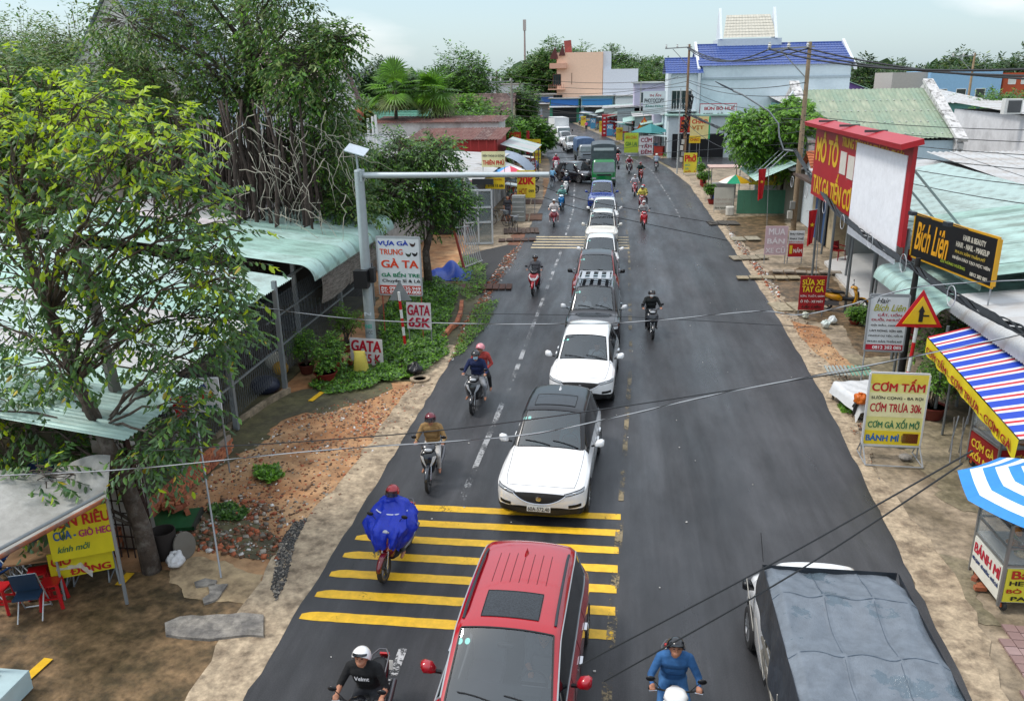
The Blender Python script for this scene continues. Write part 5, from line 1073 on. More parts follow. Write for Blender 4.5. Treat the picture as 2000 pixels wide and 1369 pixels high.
def make_tree(name,label,cat,base,trunk,clusters,leaf=.14,ntw=24,nl=8,tl=.5,cols=(LD,LM,LB),rule=None,seed=1,droop=.5,r0=.18,bark=None,group=None,sub=5,singles=0,flat=.8,shell=.2,limb_r=.05,extra=None,wid=.42,lname='crown'):
 """trunk = points from the ground up; clusters = (x, y, z, r) in metres from the base"""
 rs = np.random.RandomState(seed);root = thing(name,label,cat,base,0,group);bark = bark or BARK
 mb = MB();n = len(trunk);mb.tube(trunk,[r0*(1-.72*k/(n-1)) for k in range(n)],12);mb.build('trunk',bark,root,smooth=True)
 tp = np.array(trunk,float);lb = MB();tb = MB();PP = [];DD = [];ZZ = []
 for cx,cy,cz,r in clusters:
  c = np.array([cx,cy,cz]);k = int(np.argmin(np.linalg.norm(tp-(c*np.array([.0,.0,.72])+np.array([tp[-1][0]*.5,tp[-1][1]*.5,0])),axis=1)));k = max(1,k)
  pts = branchy(lb,tp[k],c,limb_r*1.2,limb_r*.45,rs,6)
  for s in range(sub):
   e = c+unit(rs.normal(size=3))*r*np.array([1,1,flat])*.8;branchy(lb,pts[4 if s % 2 else 5],e,limb_r*.42,.010,rs,4,.1,5)
  p,d,st,dd = spray(c,r,ntw,nl,tl,rs,droop,flat,shell);PP.append(p);DD.append(d);ZZ.append(np.full(len(p),cz+0.))
  for i in range(0,ntw,2): tb.tube([tuple(c+(st[i]-c)*.35),tuple(st[i]),tuple(st[i]+dd[i]*tl*.6+np.array([0,0,-tl*.15]))],[.012,.008,.003],4,caps=False)
 lb.build('limb',bark,root,smooth=True);t_ = tb.build('twigs',bark,root);t_['kind'] = 'stuff'
 P = np.vstack(PP);D = np.vstack(DD);S = leaf*rs.uniform(.65,1.15,len(P));z = P[:,2];zt = (z-z.min())/max(z.max()-z.min(),1e-6)
 mi = rule(P,zt,rs) if rule else rs.choice(len(cols),len(P),p=[.5,.35,.15][:len(cols)] if len(cols) == 3 else None)
 if singles:
  wp = P+np.array(base);dist = np.linalg.norm(wp-np.array(CPOS),axis=1);order = np.argsort(dist);pick = order[:singles*3:3][:singles];keep = np.ones(len(P),bool);keep[pick] = False
  lv,lf = leaf_arrays(np.zeros((1,3)),np.array([[0,1.,0]]),np.array([1.]),wid,rs=np.random.RandomState(0));mes = []
  for m in cols:
   me = bpy.data.meshes.new('leaf');me.from_pydata([tuple(v) for v in lv],[],[tuple(f) for f in lf.tolist()]);me.materials.append(m);mes.append(me)
  for i in pick:
   o = bpy.data.objects.new('leaf',mes[int(mi[i])]);COL.objects.link(o);o.parent = root;dv = Vector(D[i]).normalized();sv = dv.cross(Vector((0,0,1))).normalized();uv = sv.cross(dv)
   o.matrix_local = Matrix.Translation(Vector(P[i])) @ Matrix((sv,dv,uv)).transposed().to_4x4() @ Matrix.Scale(float(S[i]),4)
  P,D,S,mi = P[keep],D[keep],S[keep],mi[keep]
 V,F = leaf_arrays(P,D,S,wid,rs=rs);mesh_np(lname,V,F,list(cols),root,'stuff' if singles else None,mi=np.repeat(mi,2));return root
def ball_clusters(n,c,R,r,rs,shell=.75):
 out = []
 for _ in range(n):
  q = unit(rs.normal(size=3));k = shell+(1-shell)*rs.rand();out.append((c[0]+q[0]*R[0]*k,c[1]+q[1]*R[1]*k,c[2]+q[2]*R[2]*k,r*rs.uniform(.7,1.25)))
 return out
# --- big young tree at the left edge, close to the camera
def near_rule(P,zt,rs):
 out = rs.choice(5,len(P),p=[.52,.27,.07,.13,.01]);hot = (zt > .80+rs.normal(0,.06,len(P)))
 tuft = (np.floor(P[:,0]*2.2).astype(int)*7+np.floor(P[:,1]*2.2).astype(int)*13+np.floor(P[:,2]*2.2).astype(int)*5) % 9
 out[hot & (tuft < 6)] = 2;out[(zt > .45) & (tuft == 8) & (rs.rand(len(P)) < .5)] = 2;return out
rs = np.random.RandomState(3);cl = []
def crown_px(pts,dmin,dmax,z_off=0.):
 """clusters of a crown seen at these photo places, spread over real depths"""
 out = []
 for px,py,r in pts: Y = rs.uniform(dmin,dmax);p = AY(px,py,Y);out.append((p.x,p.y,p.z,r))
 return out
NB = Vector((-8.35,12.2,0))
pts = [(20,170,.6),(90,190,.7),(160,210,.6),(60,260,.8),(150,290,.8),(240,210,.5),(230,290,.7),(300,290,.6),(20,330,.7),(110,370,.8),(200,380,.8),(300,370,.7),(370,320,.55),(350,420,.7),(410,400,.5),(40,440,.8),(150,460,.8),(250,470,.8),(430,470,.55),(360,510,.7),(60,540,.8),(170,560,.8),(290,570,.7),(440,540,.5),(400,600,.6),(40,640,.7),(150,660,.7),(260,660,.6),(350,680,.6),(440,650,.45),(30,740,.6),(120,760,.5),(300,760,.4),(380,720,.45),(50,830,.4),(90,930,.42),(170,900,.42),(240,880,.35),(30,960,.4),(290,900,.3),(-40,400,.8),(-60,600,.8),(-40,250,.8),(-50,800,.7),(130,250,.6),(340,250,.35),(450,600,.4),(370,800,.3),(80,990,.35),(130,880,.35),(330,860,.3),(110,700,.6),(210,600,.7),(80,480,.8),(10,880,.45)]
cl = crown_px(pts,11.0,14.2)
cl = [(x-NB.x,y-NB.y,z,r*.9) for x,y,z,r in cl]
tr = [(0,0,-.1),(-.12,.1,.8),(-.32,.15,1.7),(-.65,.2,2.7),(-.95,.25,3.6),(-1.25,.3,4.8),(-1.5,.3,6.2),(-1.7,.3,7.6)]
make_tree('street_tree','tall young tree with drooping leaves and yellow new shoots at the left edge','tree',NB,tr,cl,leaf=.155,ntw=25,nl=11,tl=.55,cols=(LD,LM,LY,LBL,LYE),rule=near_rule,seed=4,r0=.18,singles=300,droop=.75,limb_r=.027,bark=BARK,shell=.15)
# --- banyan with a curtain of aerial roots behind the green shed
rs = np.random.RandomState(8);BB = Vector((-14.2,31.0,0))
pts = [(330,20,1.3),(400,60,1.3),(300,90,1.2),(480,30,1.3),(560,60,1.2),(600,130,.9),(520,130,1.1),(250,150,1.2),(350,170,1.3),(450,190,1.2),(200,120,1.1),(620,250,1.2),(640,320,1.3),(600,390,1.1),(680,380,.9),(660,290,1.1),(640,200,.8),(450,-40,1.4),(350,-60,1.5),(250,40,1.2),(540,-30,1.2),(690,320,.8),(230,200,1.1),(620,90,.6),(660,80,.35),(580,170,.9),(430,130,1.2),(640,400,.7),(690,410,.6)]
cl = [(x-BB.x,y-BB.y,z,r) for x,y,z,r in crown_px(pts,27,34)]
tr = [(0,0,0),(-.1,.1,2),(.1,0,4),(.35,.1,5.5),(.3,0,7.5),(.6,.1,9.2),(.5,0,11),(.8,0,12.4)]
def ban_rule(P,zt,rs): return rs.choice(4,len(P),p=[.36,.28,.28,.08])
ban = make_tree('banyan_tree','large banyan with a curtain of hanging aerial roots behind the green metal roof','tree',BB,tr,cl,leaf=.20,ntw=150,nl=9,tl=.9,cols=(LD,LM,LO,LB),rule=ban_rule,seed=9,r0=.45,limb_r=.07,droop=.6,flat=.75,sub=7)
rb = MB();rs = np.random.RandomState(12)
for i in range(620):
 px = rs.uniform(250,620);p = AY(px,300,rs.uniform(27.5,34.5));x,y = p.x,p.y;top = rs.uniform(4.8,7.6);bot = rs.uniform(3.2,4.8) if rs.rand() < .6 else 3.5
 r = rs.uniform(.010,.035) if rs.rand() < .9 else rs.uniform(.04,.07);dx = rs.normal(0,.12,2)
 pts = [(x+dx[0]*k/5+rs.normal(0,.03)-BB.x,y+dx[1]*k/5+rs.normal(0,.03)-BB.y,top+(bot-top)*k/5) for k in range(6)];rb.tube(pts,[r*.6,r,r,r*.9,r*.9,r*.7],5)
o = rb.build('aerial_roots',ROOTM,ban,smooth=True);o['kind'] = 'stuff'
for i,px in enumerate((478,492,503,518,530,548,597,603,458,469)):
 p = AY(px,440,rs.uniform(26.5,28));mb = MB();x,y = p.x-BB.x,p.y-BB.y;zb_ = max(3.3,p.z);mb.tube([(x+rs.normal(0,.1),y,8.0),(x+rs.normal(0,.12),y,6.5),(x,y,5),(x+rs.normal(0,.05),y,zb_),(x-.15,y-.1,zb_-.05)],[.04,.05,.07,.08,.03],7);mb.build('hanging_root',ROOTM,ban,smooth=True)
tw = MB()
for i in range(75):
 px,py = rs.uniform(440,680),rs.uniform(180,420);p = np.array(AY(px,py,rs.uniform(26,28)))-np.array(BB);q = p+np.array([rs.normal(0,1.2),rs.normal(0,.3),rs.uniform(-1.6,.5)]);branchy(tw,p,q+np.array([0,0,-.8]),.016,.004,rs,9,.10,4)
o = tw.build('bare_twigs',TWIGM,ban);o['kind'] = 'stuff'
rs = np.random.RandomState(15)
# --- tree by the chicken sign (dark stem, bright crown)
def tree_at(name,label,px,py,h,R_,n,leaf,cols,seed,cat='tree',r=.6,ntw=20,nl=8,tl=.4,group=None,r0=.14,cz=None,base=None,flat=.8,droop=.5,bark=None,rule=None,nl_=None):
 rs_ = np.random.RandomState(seed);b = base or G(px,py);b = Vector((b.x,b.y,0));cz = cz or h-R_[2]
 cl = ball_clusters(n,(0,0,cz),R_,r,rs_,.35);tr = [(0,0,-.1),(rs_.normal(0,.1),0,h*.25),(rs_.normal(0,.15),.1,h*.5),(0,0,h*.8)]
 return make_tree(name,label,cat,b,tr,cl,leaf=leaf,ntw=ntw,nl=nl,tl=tl,cols=cols,seed=seed,r0=r0,group=group,flat=flat,droop=droop,bark=bark,rule=rule)
tree_at('street_tree','round leafy tree with a forked dark stem beside the chicken sign',838,560,6.2,(2.2,2.0,1.9),20,.19,(LD,LM,LB),21,r=.8,ntw=95,tl=.55,cz=4.35,r0=.2)
tree_at('small_tree','dark bushy tree left of the gantry pole by the green roof',700,420,5.6,(2.2,1.8,1.5),14,.19,(LD,LK,LM),22,base=Vector((-13.2,38,0)),r=.8,ntw=90,tl=.5,cz=4.0)
tree_at('mango_tree','bright green mango tree beside the utility pole on the right',1400,330,6.6,(2.9,2.8,2.6),30,.30,(LM,LB,LD),23,base=Vector((10.6,55.5,0)),r=1.0,ntw=120,tl=.6,cz=4.9,droop=.8,rule=lambda P,zt,rs: np.where(rs.rand(len(P)) < .25+.5*zt,1,rs.choice([0,2],len(P))))
tree_at('shrub','dense green shrub behind the salon sign on the right',1850,620,2.3,(1.2,1.2,.9),12,.12,(LM,LD,LB),24,cat='shrub',base=Vector((9.5,22.6,0)),r=.5,ntw=40,tl=.25,cz=1.3,r0=.06)
tree_at('shrub','green potted shrub beside the folded tables',1830,745,1.5,(.6,.6,.5),8,.08,(LM,LD,LB),25,cat='shrub',base=Vector((8.9,21.6,0)),r=.35,ntw=40,tl=.2,cz=.95,r0=.04)
# --- fan palms
def fan_palm(label,base,h,seed,R_=2.6,nf=46):
 rs_ = np.random.RandomState(seed);root = thing('fan_palm',label,'palm tree',base,0,'fan palms on the left');mb = MB();mb.tube([(0,0,0),(.1,0,h*.4),(0,.1,h*.7),(0,0,h)],[.22,.18,.17,.20],10);mb.build('trunk',BARK,root,smooth=True)
 for i in range(nf):
  az = rs_.uniform(0,2*math.pi);el = R(rs_.uniform(-50,85));L = rs_.uniform(.5,.9)*R_*.5;d = Vector((math.cos(az)*math.cos(el),math.sin(az)*math.cos(el),math.sin(el)));a = Vector((0,0,h));c = a+d*L;mb = MB();mb.tube([a,a+d*L*.5+Vector((0,0,.08)),c],[.03,.022,.018],4)
  d2 = (d+Vector((0,0,-.35))).normalized();s = d2.cross(Vector((0,0,1))).normalized();u = s.cross(d2);n = 17;fr = R_*.42*rs_.uniform(.8,1.15)
  for k in range(n):
   t = (k/(n-1)-.5)*R(230);dr = (d2*math.cos(t)+s*math.sin(t)).normalized();ln = fr*(1-.25*abs(t)/2);p1 = c+dr*ln*.55;p2 = c+dr*ln+Vector((0,0,-.12*ln));w = dr.cross(u)*.085
   mb.add([c,p1+w,p2,p1-w,p1+u*.03],[(0,1,4),(1,2,4),(2,3,4),(3,0,4)])
  mb.build('palm_frond',[LM,LB,LB,LM][i % 4] if el > -.4 else LO,root)
 return root
fan_palm('taller fan palm on the left with its trunk showing',Vector((-20.6,78,0)),7.7,31,4.0);fan_palm('lower fan palm right of the taller fan palm',Vector((-17.2,80,0)),7.3,32,3.9)
def ORD(k):
 a = 'first second third fourth fifth sixth seventh eighth ninth tenth eleventh twelfth thirteenth fourteenth fifteenth sixteenth seventeenth eighteenth nineteenth'.split();return a[k] if k < 19 else (['twentieth','thirtieth'][(k+1)//10-2] if (k+1) % 10 == 0 else ['twenty','thirty'][(k+1)//10-2]+'-'+a[(k+1) % 10-1])
def bg_tree(label,x,y,h,w,cols,seed,name='tree',group='trees beyond the houses',leaf=.5,n=16,dens=1.):
 return tree_at(name,label,0,0,h,(w*.42,w*.42,h*.36),int(n*1.5),leaf,cols,seed,base=Vector((x,y,0)),r=w*.24,ntw=int(72*dens),nl=5,tl=w*.10,cz=h*.56,r0=.25,droop=.25,flat=.9)
def pX(px,y): return AY(px,200,y).x
bg_tree('large round tree with pale new leaves behind the fan palms',pX(905,100),100,12.2,8.8,(LD,LM,LB),41,n=26,leaf=.45)
bg_tree('dark conical tree left of the fan palms',pX(735,105),105,11.8,5.0,(LK,LD,LBL),42,n=14)
bg_tree('dark tree between the two fan palms',pX(800,110),110,11.2,5.0,(LK,LD,LBL),43,n=12)
bg_tree('bright green tree left of the taller fan palm',pX(700,90),90,8.2,6,(LM,LB,LD),44,n=14)
bg_tree('yellowish flowering tree beside the taller fan palm',pX(718,86),84,6.6,3.6,(LO,LD,LYE),45,n=10)
bg_tree('bright shrub-like tree below the large round tree',pX(925,92),92,6.6,6.5,(LB,LM,LD),46,n=12)
bg_tree('green bush tree behind the red metal shed',pX(945,82),84,5.8,6.5,(LM,LD,LB),47,n=12)
bg_tree('leafy tree at the bend behind the left utility pole',pX(1012,98),100,8.5,5.5,(LD,LM,LO),48,n=14)
bg_tree('small tree leaning over the road at the left bend',pX(1040,96),97,4.0,4.2,(LM,LD,LB),49,n=8)
bg_tree('small bright tree under the left utility pole',pX(1000,88),90,4.4,3.4,(LB,LM,LD),50,n=8)
bg_tree('pale bare-twigged tree next to the banyan',pX(665,60),60,7.2,3.2,(LO,LO,LM),51,n=8,leaf=.3)
i = 0
for px,y,h,w in ((40,62,15,12),(140,60,13.5,10),(-40,52,13,10),(90,44,10.5,7),(10,40,10,7),(190,58,11.5,7),(250,48,9.5,6)):
 bg_tree(['tall hazy green tree at the top left corner','broad tree behind the near street tree','tree at the far left edge of the picture','mid green tree above the grey roof on the left','tree above the near street tree at the left','tree right of the broad trees at the top left','tree under the grey steep roof'][i],pX(px,y),y,h,w,(LO,LM,LD),60+i,n=22,leaf=.34,dens=2.0);i += 1
rs = np.random.RandomState(77);k = 0
WH = [(1020,210,13),(1045,208,16),(1075,210,18),(1105,212,17.5),(1060,230,17),(1090,228,17),(1010,206,12),(1125,214,17),(1200,230,17),(1180,228,16),(1225,232,16),(1250,235,14),(1275,236,14),(1300,240,13),(1215,215,12),(1240,215,11),(1290,200,10.5),(1265,205,11)]
WH.sort()
for px,y,h in WH:
 bg_tree(ORD(k)+' tree from the left in the feathery grove behind the peach building' if px < 1150 else ORD(k-8)+' dark tree right of the peach building',pX(px,y),y,h,10.5,(LD,LM,LO),100+k,group='grove at the bend' if px < 1150 else 'grove behind the far houses',leaf=.8,n=14,dens=.8);k += 1
for j in range(34):
 px = 1660+j*13+rs.uniform(-4,4);y = rs.uniform(150,220);bg_tree(ORD(j)+' tree from the left in the distant belt behind the right hand roofs',pX(px,y),y,rs.uniform(8.8,12.5),9,(LD,LK,LO),140+j,group='tree belt on the right horizon',leaf=.8,n=9,dens=.7)
for j,(px,y,h,w) in enumerate(((1890,95,6.2,7),(1940,90,6.0,8),(1985,92,6.6,8),(1870,80,4.6,5),(1780,95,6.5,4),(1925,78,4.8,6),(1990,76,5.0,6))):
 bg_tree(ORD(j)+' bushy tree by the light blue house on the right',pX(px,y),y,h,w,(LM,LD,LB),180+j,group='bushes by the light blue house',n=12,leaf=.4)
P = [];rs = np.random.RandomState(5)
for j in range(9000):
 a = rs.uniform(-38,38);y = rs.uniform(420,900);x = math.tan(R(a-7.3))*y;h = rs.uniform(1,7)*(1+.5*math.sin(a*1.7));P.append((x,y,h))
P = np.array(P);V,F = leaf_arrays(P,rs.normal(0,1,(len(P),3)),rs.uniform(4,9,len(P)),1.2,rs=rs)
tag(mesh_np('far_woods',V,F,[LK,LD],kind='stuff',mi=rs.randint(0,2,len(F))),kind='stuff')
def ground_leaves(name,poly,n,size,cols,seed,zmax=.30):
 rs_ = np.random.RandomState(seed);Q = [G(*p) for p in poly];xs = [p.x for p in Q];ys = [p.y for p in Q];pts = []
 def inside(x,y):
  c = False;j = len(Q)-1
  for i in range(len(Q)):
   if (Q[i].y > y) != (Q[j].y > y) and x < (Q[j].x-Q[i].x)*(y-Q[i].y)/(Q[j].y-Q[i].y)+Q[i].x: c = not c
   j = i
  return c
 while len(pts) < n:
  x,y = rs_.uniform(min(xs),max(xs)),rs_.uniform(min(ys),max(ys))
  if inside(x,y): hh = zmax*(.45+.35*math.sin(x*2.3+1)*math.sin(y*1.7)+.2*math.sin(x*7)*math.sin(y*6));pts.append((x,y,max(.02,hh)*rs_.uniform(.55,1.05)))
 pts = np.array(pts);d = rs_.normal(0,1,pts.shape);d[:,2] = np.abs(d[:,2])*.35;V,F = leaf_arrays(pts,d,size*rs_.uniform(.6,1.3,len(pts)),.75,rs=rs_);return mesh_np(name,V,F,list(cols),kind='stuff',mi=np.repeat(rs_.randint(0,len(cols),len(pts)),2))
sheet('weed_soil',[(680,745),(740,600),(840,530),(900,560),(960,575),(945,620),(890,700),(800,745)],-.0135,m_mud,.1)
ground_leaves('ground_cover',[(735,745),(745,640),(760,590),(850,545),(895,575),(870,650),(875,690),(830,730),(780,745)],16000,.105,(LM,LB,LD),1,.34)
ground_leaves('ground_cover',[(600,755),(690,700),(760,735),(720,760),(650,770)],2600,.09,(LM,LB,LD),2,.18)
ground_leaves('ground_cover',[(880,700),(930,600),(975,585),(955,630),(905,690)],1500,.08,(LO,LB,LM),3,.16)
ground_leaves('ground_cover',[(880,560),(905,500),(950,520),(945,570),(915,590)],1500,.11,(LM,LB,LO),4,.3)
ground_leaves('grass',[(498,915),(540,910),(552,930),(530,944),(500,935)],700,.10,(LM,LB),5,.10)
ground_leaves('grass',[(412,990),(450,985),(484,1000),(470,1015),(420,1012)],900,.10,(LM,LD),6,.10)
ground_leaves('grass',[(1636,788),(1660,790),(1665,808),(1645,806)],260,.08,(LM,LB),7,.08)
# ------------------------------------------------------------------ builders for roofs, houses, signs
def corr_mesh(U,V,L,Wd,pitch,amp,prof=None,nu=2,jit=0.):
 """one corrugated sheet: runs L along U, Wd across V; prof(t) gives extra (along U, down) offsets for a rolled edge"""
 U,V = Vector(U).normalized(),Vector(V).normalized();Nn = U.cross(V).normalized()
 if Nn.z < 0: Nn = -Nn
 mb = MB();nv = max(4,int(round(Wd/pitch))*4)
 def f(u,v):
  p = V*(v*Wd)+Nn*(amp*math.sin(2*math.pi*v*Wd/pitch))
  if prof: a = prof(u);return p+U*a[0]+Vector((0,0,a[1]))
  return p+U*(u*L)
 mb.grid(f,nu,nv);return mb
def corr_roof(parent,P0,U,V,L,width,mats,sheet=1.02,pitch=.11,amp=.014,prof=None,nu=2,thick=False,name='roof_sheet',rs=None,lap=.06):
 """corrugated roof made of overlapping sheets laid side by side along V, each an object of its own"""
 rs = rs or np.random.RandomState(int(abs(P0[0]*37+P0[1]*91)) % 9999);V_ = Vector(V).normalized();n = max(1,int(round(width/sheet)));w = width/n;mes = []
 for m in mats: me = corr_mesh(U,V,L,w+lap,pitch,amp,prof,nu).mesh('roof_sheet',True);me.materials.append(m);mes.append(me)
 Nz = Vector(U).normalized().cross(V_).normalized()
 if Nz.z < 0: Nz = -Nz
 for i in range(n):
  o = put(name,mes[rs.randint(len(mes))],parent,Vector(P0)+V_*(w*i)+Nz*(.006*(i % 2)+rs.uniform(0,.004)));
 return n
def tile_roof(parent,A,B,Cc,D,mat,rows,cols,name='tile_roof',amp=.05,step=.04):
 """tiled slope; A-B eave, D-C ridge; wavy across, stepped down the slope"""
 A,B,Cc,D = map(Vector,(A,B,Cc,D));Nn = (B-A).cross(D-A).normalized();Nn = -Nn if Nn.z < 0 else Nn;mb = MB();n = cols*4;vs = [];fs = []
 for r in range(rows):
  for e,k in ((r/rows,step),((r+1)/rows,0.)):
   for j in range(n+1): v = j/n;vs.append(A.lerp(D,e).lerp(B.lerp(Cc,e),v)+Nn*(k+amp*.5*abs(math.sin(math.pi*cols*v))))
 for q in range(2*rows-1): fs += [(q*(n+1)+j,q*(n+1)+j+1,(q+1)*(n+1)+j+1,(q+1)*(n+1)+j) for j in range(n)]
 mb.add(vs,fs);return mb.build(name,mat,parent)
def wall_openings(parent,A,B,h,mat,th=.12,z0=0.,name='wall',top2=None):
 """upright wall from A to B (ground points), optional different height at B"""
 A,B = Vector((A[0],A[1],0)),Vector((B[0],B[1],0));d = (B-A).normalized();n = Vector((-d.y,d.x,0))*th/2;h2 = h if top2 is None else top2;mb = MB()
 q = [A-n,B-n,B+n,A+n];mb.add([p+Vector((0,0,z0)) for p in q]+[q[0]+Vector((0,0,h)),q[1]+Vector((0,0,h2)),q[2]+Vector((0,0,h2)),q[3]+Vector((0,0,h))],[(3,2,1,0),(4,5,6,7),(0,1,5,4),(1,2,6,5),(2,3,7,6),(3,0,4,7)])
 return mb.build(name,mat,parent)
GLASSW = M('window_glass',(.03,.045,.05),rough=.06,spec=.9,var=.3);FRAMEW = C('#dcdcd8',.5);INDOOR_SHADE = C('#17171a',.9)  # the near-black colour paints the shade inside open shops
def window(parent,c,w,h,face='y-',frame=None,pane=None,name='window',bars=0):
 """framed window proud of the wall; c = centre on the wall's outer face, face = direction it looks in"""
 ax = Vector((1,0,0)) if face[0] == 'y' else Vector((0,1,0));out = {'y-': Vector((0,-1,0)),'y+': Vector((0,1,0)),'x-': Vector((-1,0,0)),'x+': Vector((1,0,0))}[face];c = Vector(c);z = Vector((0,0,1));mb = MB();t = .07
 for a,b in ((-ax*w/2-z*h/2,ax*w/2-z*h/2),(-ax*w/2+z*h/2,ax*w/2+z*h/2),(-ax*w/2-z*h/2,-ax*w/2+z*h/2),(ax*w/2-z*h/2,ax*w/2+z*h/2)): mb.bar(c+a+out*.02,c+b+out*.02,t)
 for k in range(bars): x = -w/2+w*(k+1)/(bars+1);mb.bar(c+ax*x-z*h/2+out*.02,c+ax*x+z*h/2+out*.02,.03)
 f = mb.build(name,frame or FRAMEW,parent);mb = MB();mb.slab([c-ax*w/2-z*h/2+out*.012,c+ax*w/2-z*h/2+out*.012,c+ax*w/2+z*h/2+out*.012,c-ax*w/2+z*h/2+out*.012],.008,out);mb.build('pane',pane or GLASSW,f);return f
def box_house(name,label,x0,x1,y0,y1,h,wall,cat='house',group=None,roof='flat',rc=None,rh=1.5,eave=.35,z0=0.,roof_mats=None,parapet=0.,rows=14,cols=20,pitch=.25,back=True):
 """plain house: four walls, roof (flat, corr-x, corr-y, tile-x = ridge along x, tile-y)"""
 r = thing(name,label,cat,((x0+x1)/2,(y0+y1)/2,0),0,group);cx,cy = (x0+x1)/2,(y0+y1)/2;X0,X1,Y0,Y1 = x0-cx,x1-cx,y0-cy,y1-cy;gable = roof in ('tile-x','tile-y','corr-gx','corr-gy')
 wall_openings(r,(X0+.06,Y0+.06),(X1-.06,Y0+.06),h,wall,z0=z0);wall_openings(r,(X0+.06,Y1-.06),(X1-.06,Y1-.06),h,wall);wall_openings(r,(X0+.06,Y0+.12),(X0+.06,Y1-.12),h,wall);wall_openings(r,(X1-.06,Y0+.12),(X1-.06,Y1-.12),h,wall)
 rc = rc or wall
 if roof == 'flat':
  mb = MB();mb.box((0,0,h-.25),(X1-X0-.26,Y1-Y0-.26,.15));mb.build('roof',rc,r)
 elif roof == 'slab': mb = MB();mb.box((0,0,h+.08),(X1-X0+2*eave,Y1-Y0+2*eave,.15));mb.build('roof',rc,r)
 elif roof in ('tile-x','corr-gx'):
  hw = (Y1-Y0)/2
  for s in (-1,1):
   A,B,Cc,D = (X0-eave,s*(hw+eave),h-.05-rh*eave/hw+.06),(X1+eave,s*(hw+eave),h-.05-rh*eave/hw+.06),(X1+eave,0,h+rh),(X0-eave,0,h+rh)
   if roof == 'tile-x': tile_roof(r,A,B,Cc,D,rc,rows,cols)
   else: Uv = Vector(D)-Vector(A);corr_roof(r,A,Uv,(1,0,0),Uv.length,X1-X0+2*eave,roof_mats or [rc],sheet=1.1,pitch=pitch,amp=pitch*.12)
  for X in (X0+.06,X1-.06): mb = MB();mb.slab([(X-.06,-hw,h),(X-.06,hw,h),(X-.06,0,h+rh-.08)],-.12,(1,0,0));mb.build('gable',wall,r)
  mb = MB();mb.tube([(X0-eave,0,h+rh+.03),(X1+eave,0,h+rh+.03)],.10,8);mb.build('ridge_cap',rc,r)
 elif roof in ('tile-y','corr-gy'):
  hw = (X1-X0)/2
  for s in (-1,1):
   A,B,Cc,D = (s*(hw+eave),Y0-eave,h-.05-rh*eave/hw+.06),(s*(hw+eave),Y1+eave,h-.05-rh*eave/hw+.06),(0,Y1+eave,h+rh),(0,Y0-eave,h+rh)
   if roof == 'tile-y': tile_roof(r,A,B,Cc,D,rc,rows,cols)
   else: Uv = Vector(D)-Vector(A);corr_roof(r,A,Uv,(0,1,0),Uv.length,Y1-Y0+2*eave,roof_mats or [rc],sheet=1.1,pitch=pitch,amp=pitch*.12)
  for Y in (Y0+.06,Y1-.06): mb = MB();mb.slab([(-hw,Y-.06,h),(hw,Y-.06,h),(0,Y-.06,h+rh-.08)],-.12,(0,1,0));mb.build('gable',wall,r)
  mb = MB();mb.tube([(0,Y0-eave,h+rh+.03),(0,Y1+eave,h+rh+.03)],.10,8);mb.build('ridge_cap',rc,r)
 elif roof.startswith('mono'):       # mono+x: rises towards +x ...
  ax = roof[-1];s = 1 if '+' in roof else -1
  if ax == 'x':
   lo,hi = (X0-eave,X1+eave) if s > 0 else (X1+eave,X0-eave);U = Vector((hi-lo,0,rh));corr_roof(r,(lo,Y0-eave,h+.02),U,(0,1,0),U.length,Y1-Y0+2*eave,roof_mats or [rc],sheet=1.1,pitch=pitch,amp=pitch*.12)
  else:
   lo,hi = (Y0-eave,Y1+eave) if s > 0 else (Y1+eave,Y0-eave);U = Vector((0,hi-lo,rh));corr_roof(r,(X0-eave,lo,h+.02),U,(1,0,0),U.length,X1-X0+2*eave,roof_mats or [rc],sheet=1.1,pitch=pitch,amp=pitch*.12)
 return r
def awning(parent,A,B,depth,drop,mats,out,name='awning',pitch=.14,roll=False):
 """sheet metal awning hanging out from the line A-B towards out"""
 A,B = Vector(A),Vector(B);U = Vector(out).normalized()*depth+Vector((0,0,-drop));pr = None
 if roll: pr = lambda t: (U.length*t*.78 if t < .7 else U.length*(.546+.30*math.sin((t-.7)/.3*math.pi/2)*.45),0 if t < .7 else -.42*(1-math.cos((t-.7)/.3*math.pi/2)))
 return corr_roof(parent,A,U,B-A,U.length,(B-A).length,mats,sheet=1.05,pitch=pitch,amp=pitch*.13,prof=pr,nu=14 if roll else 2,name=name+'_sheet')
def post(parent,x,y,z0,z1,r,mat,name='post',sq=False,lean=(0,0)):
 mb = MB()
 if sq: mb.bar((x,y,z0),(x+lean[0],y+lean[1],z1),r*2)
 else: mb.tube([(x,y,z0),(x+lean[0],y+lean[1],z1)],r,10)
 return mb.build(name,mat,parent)
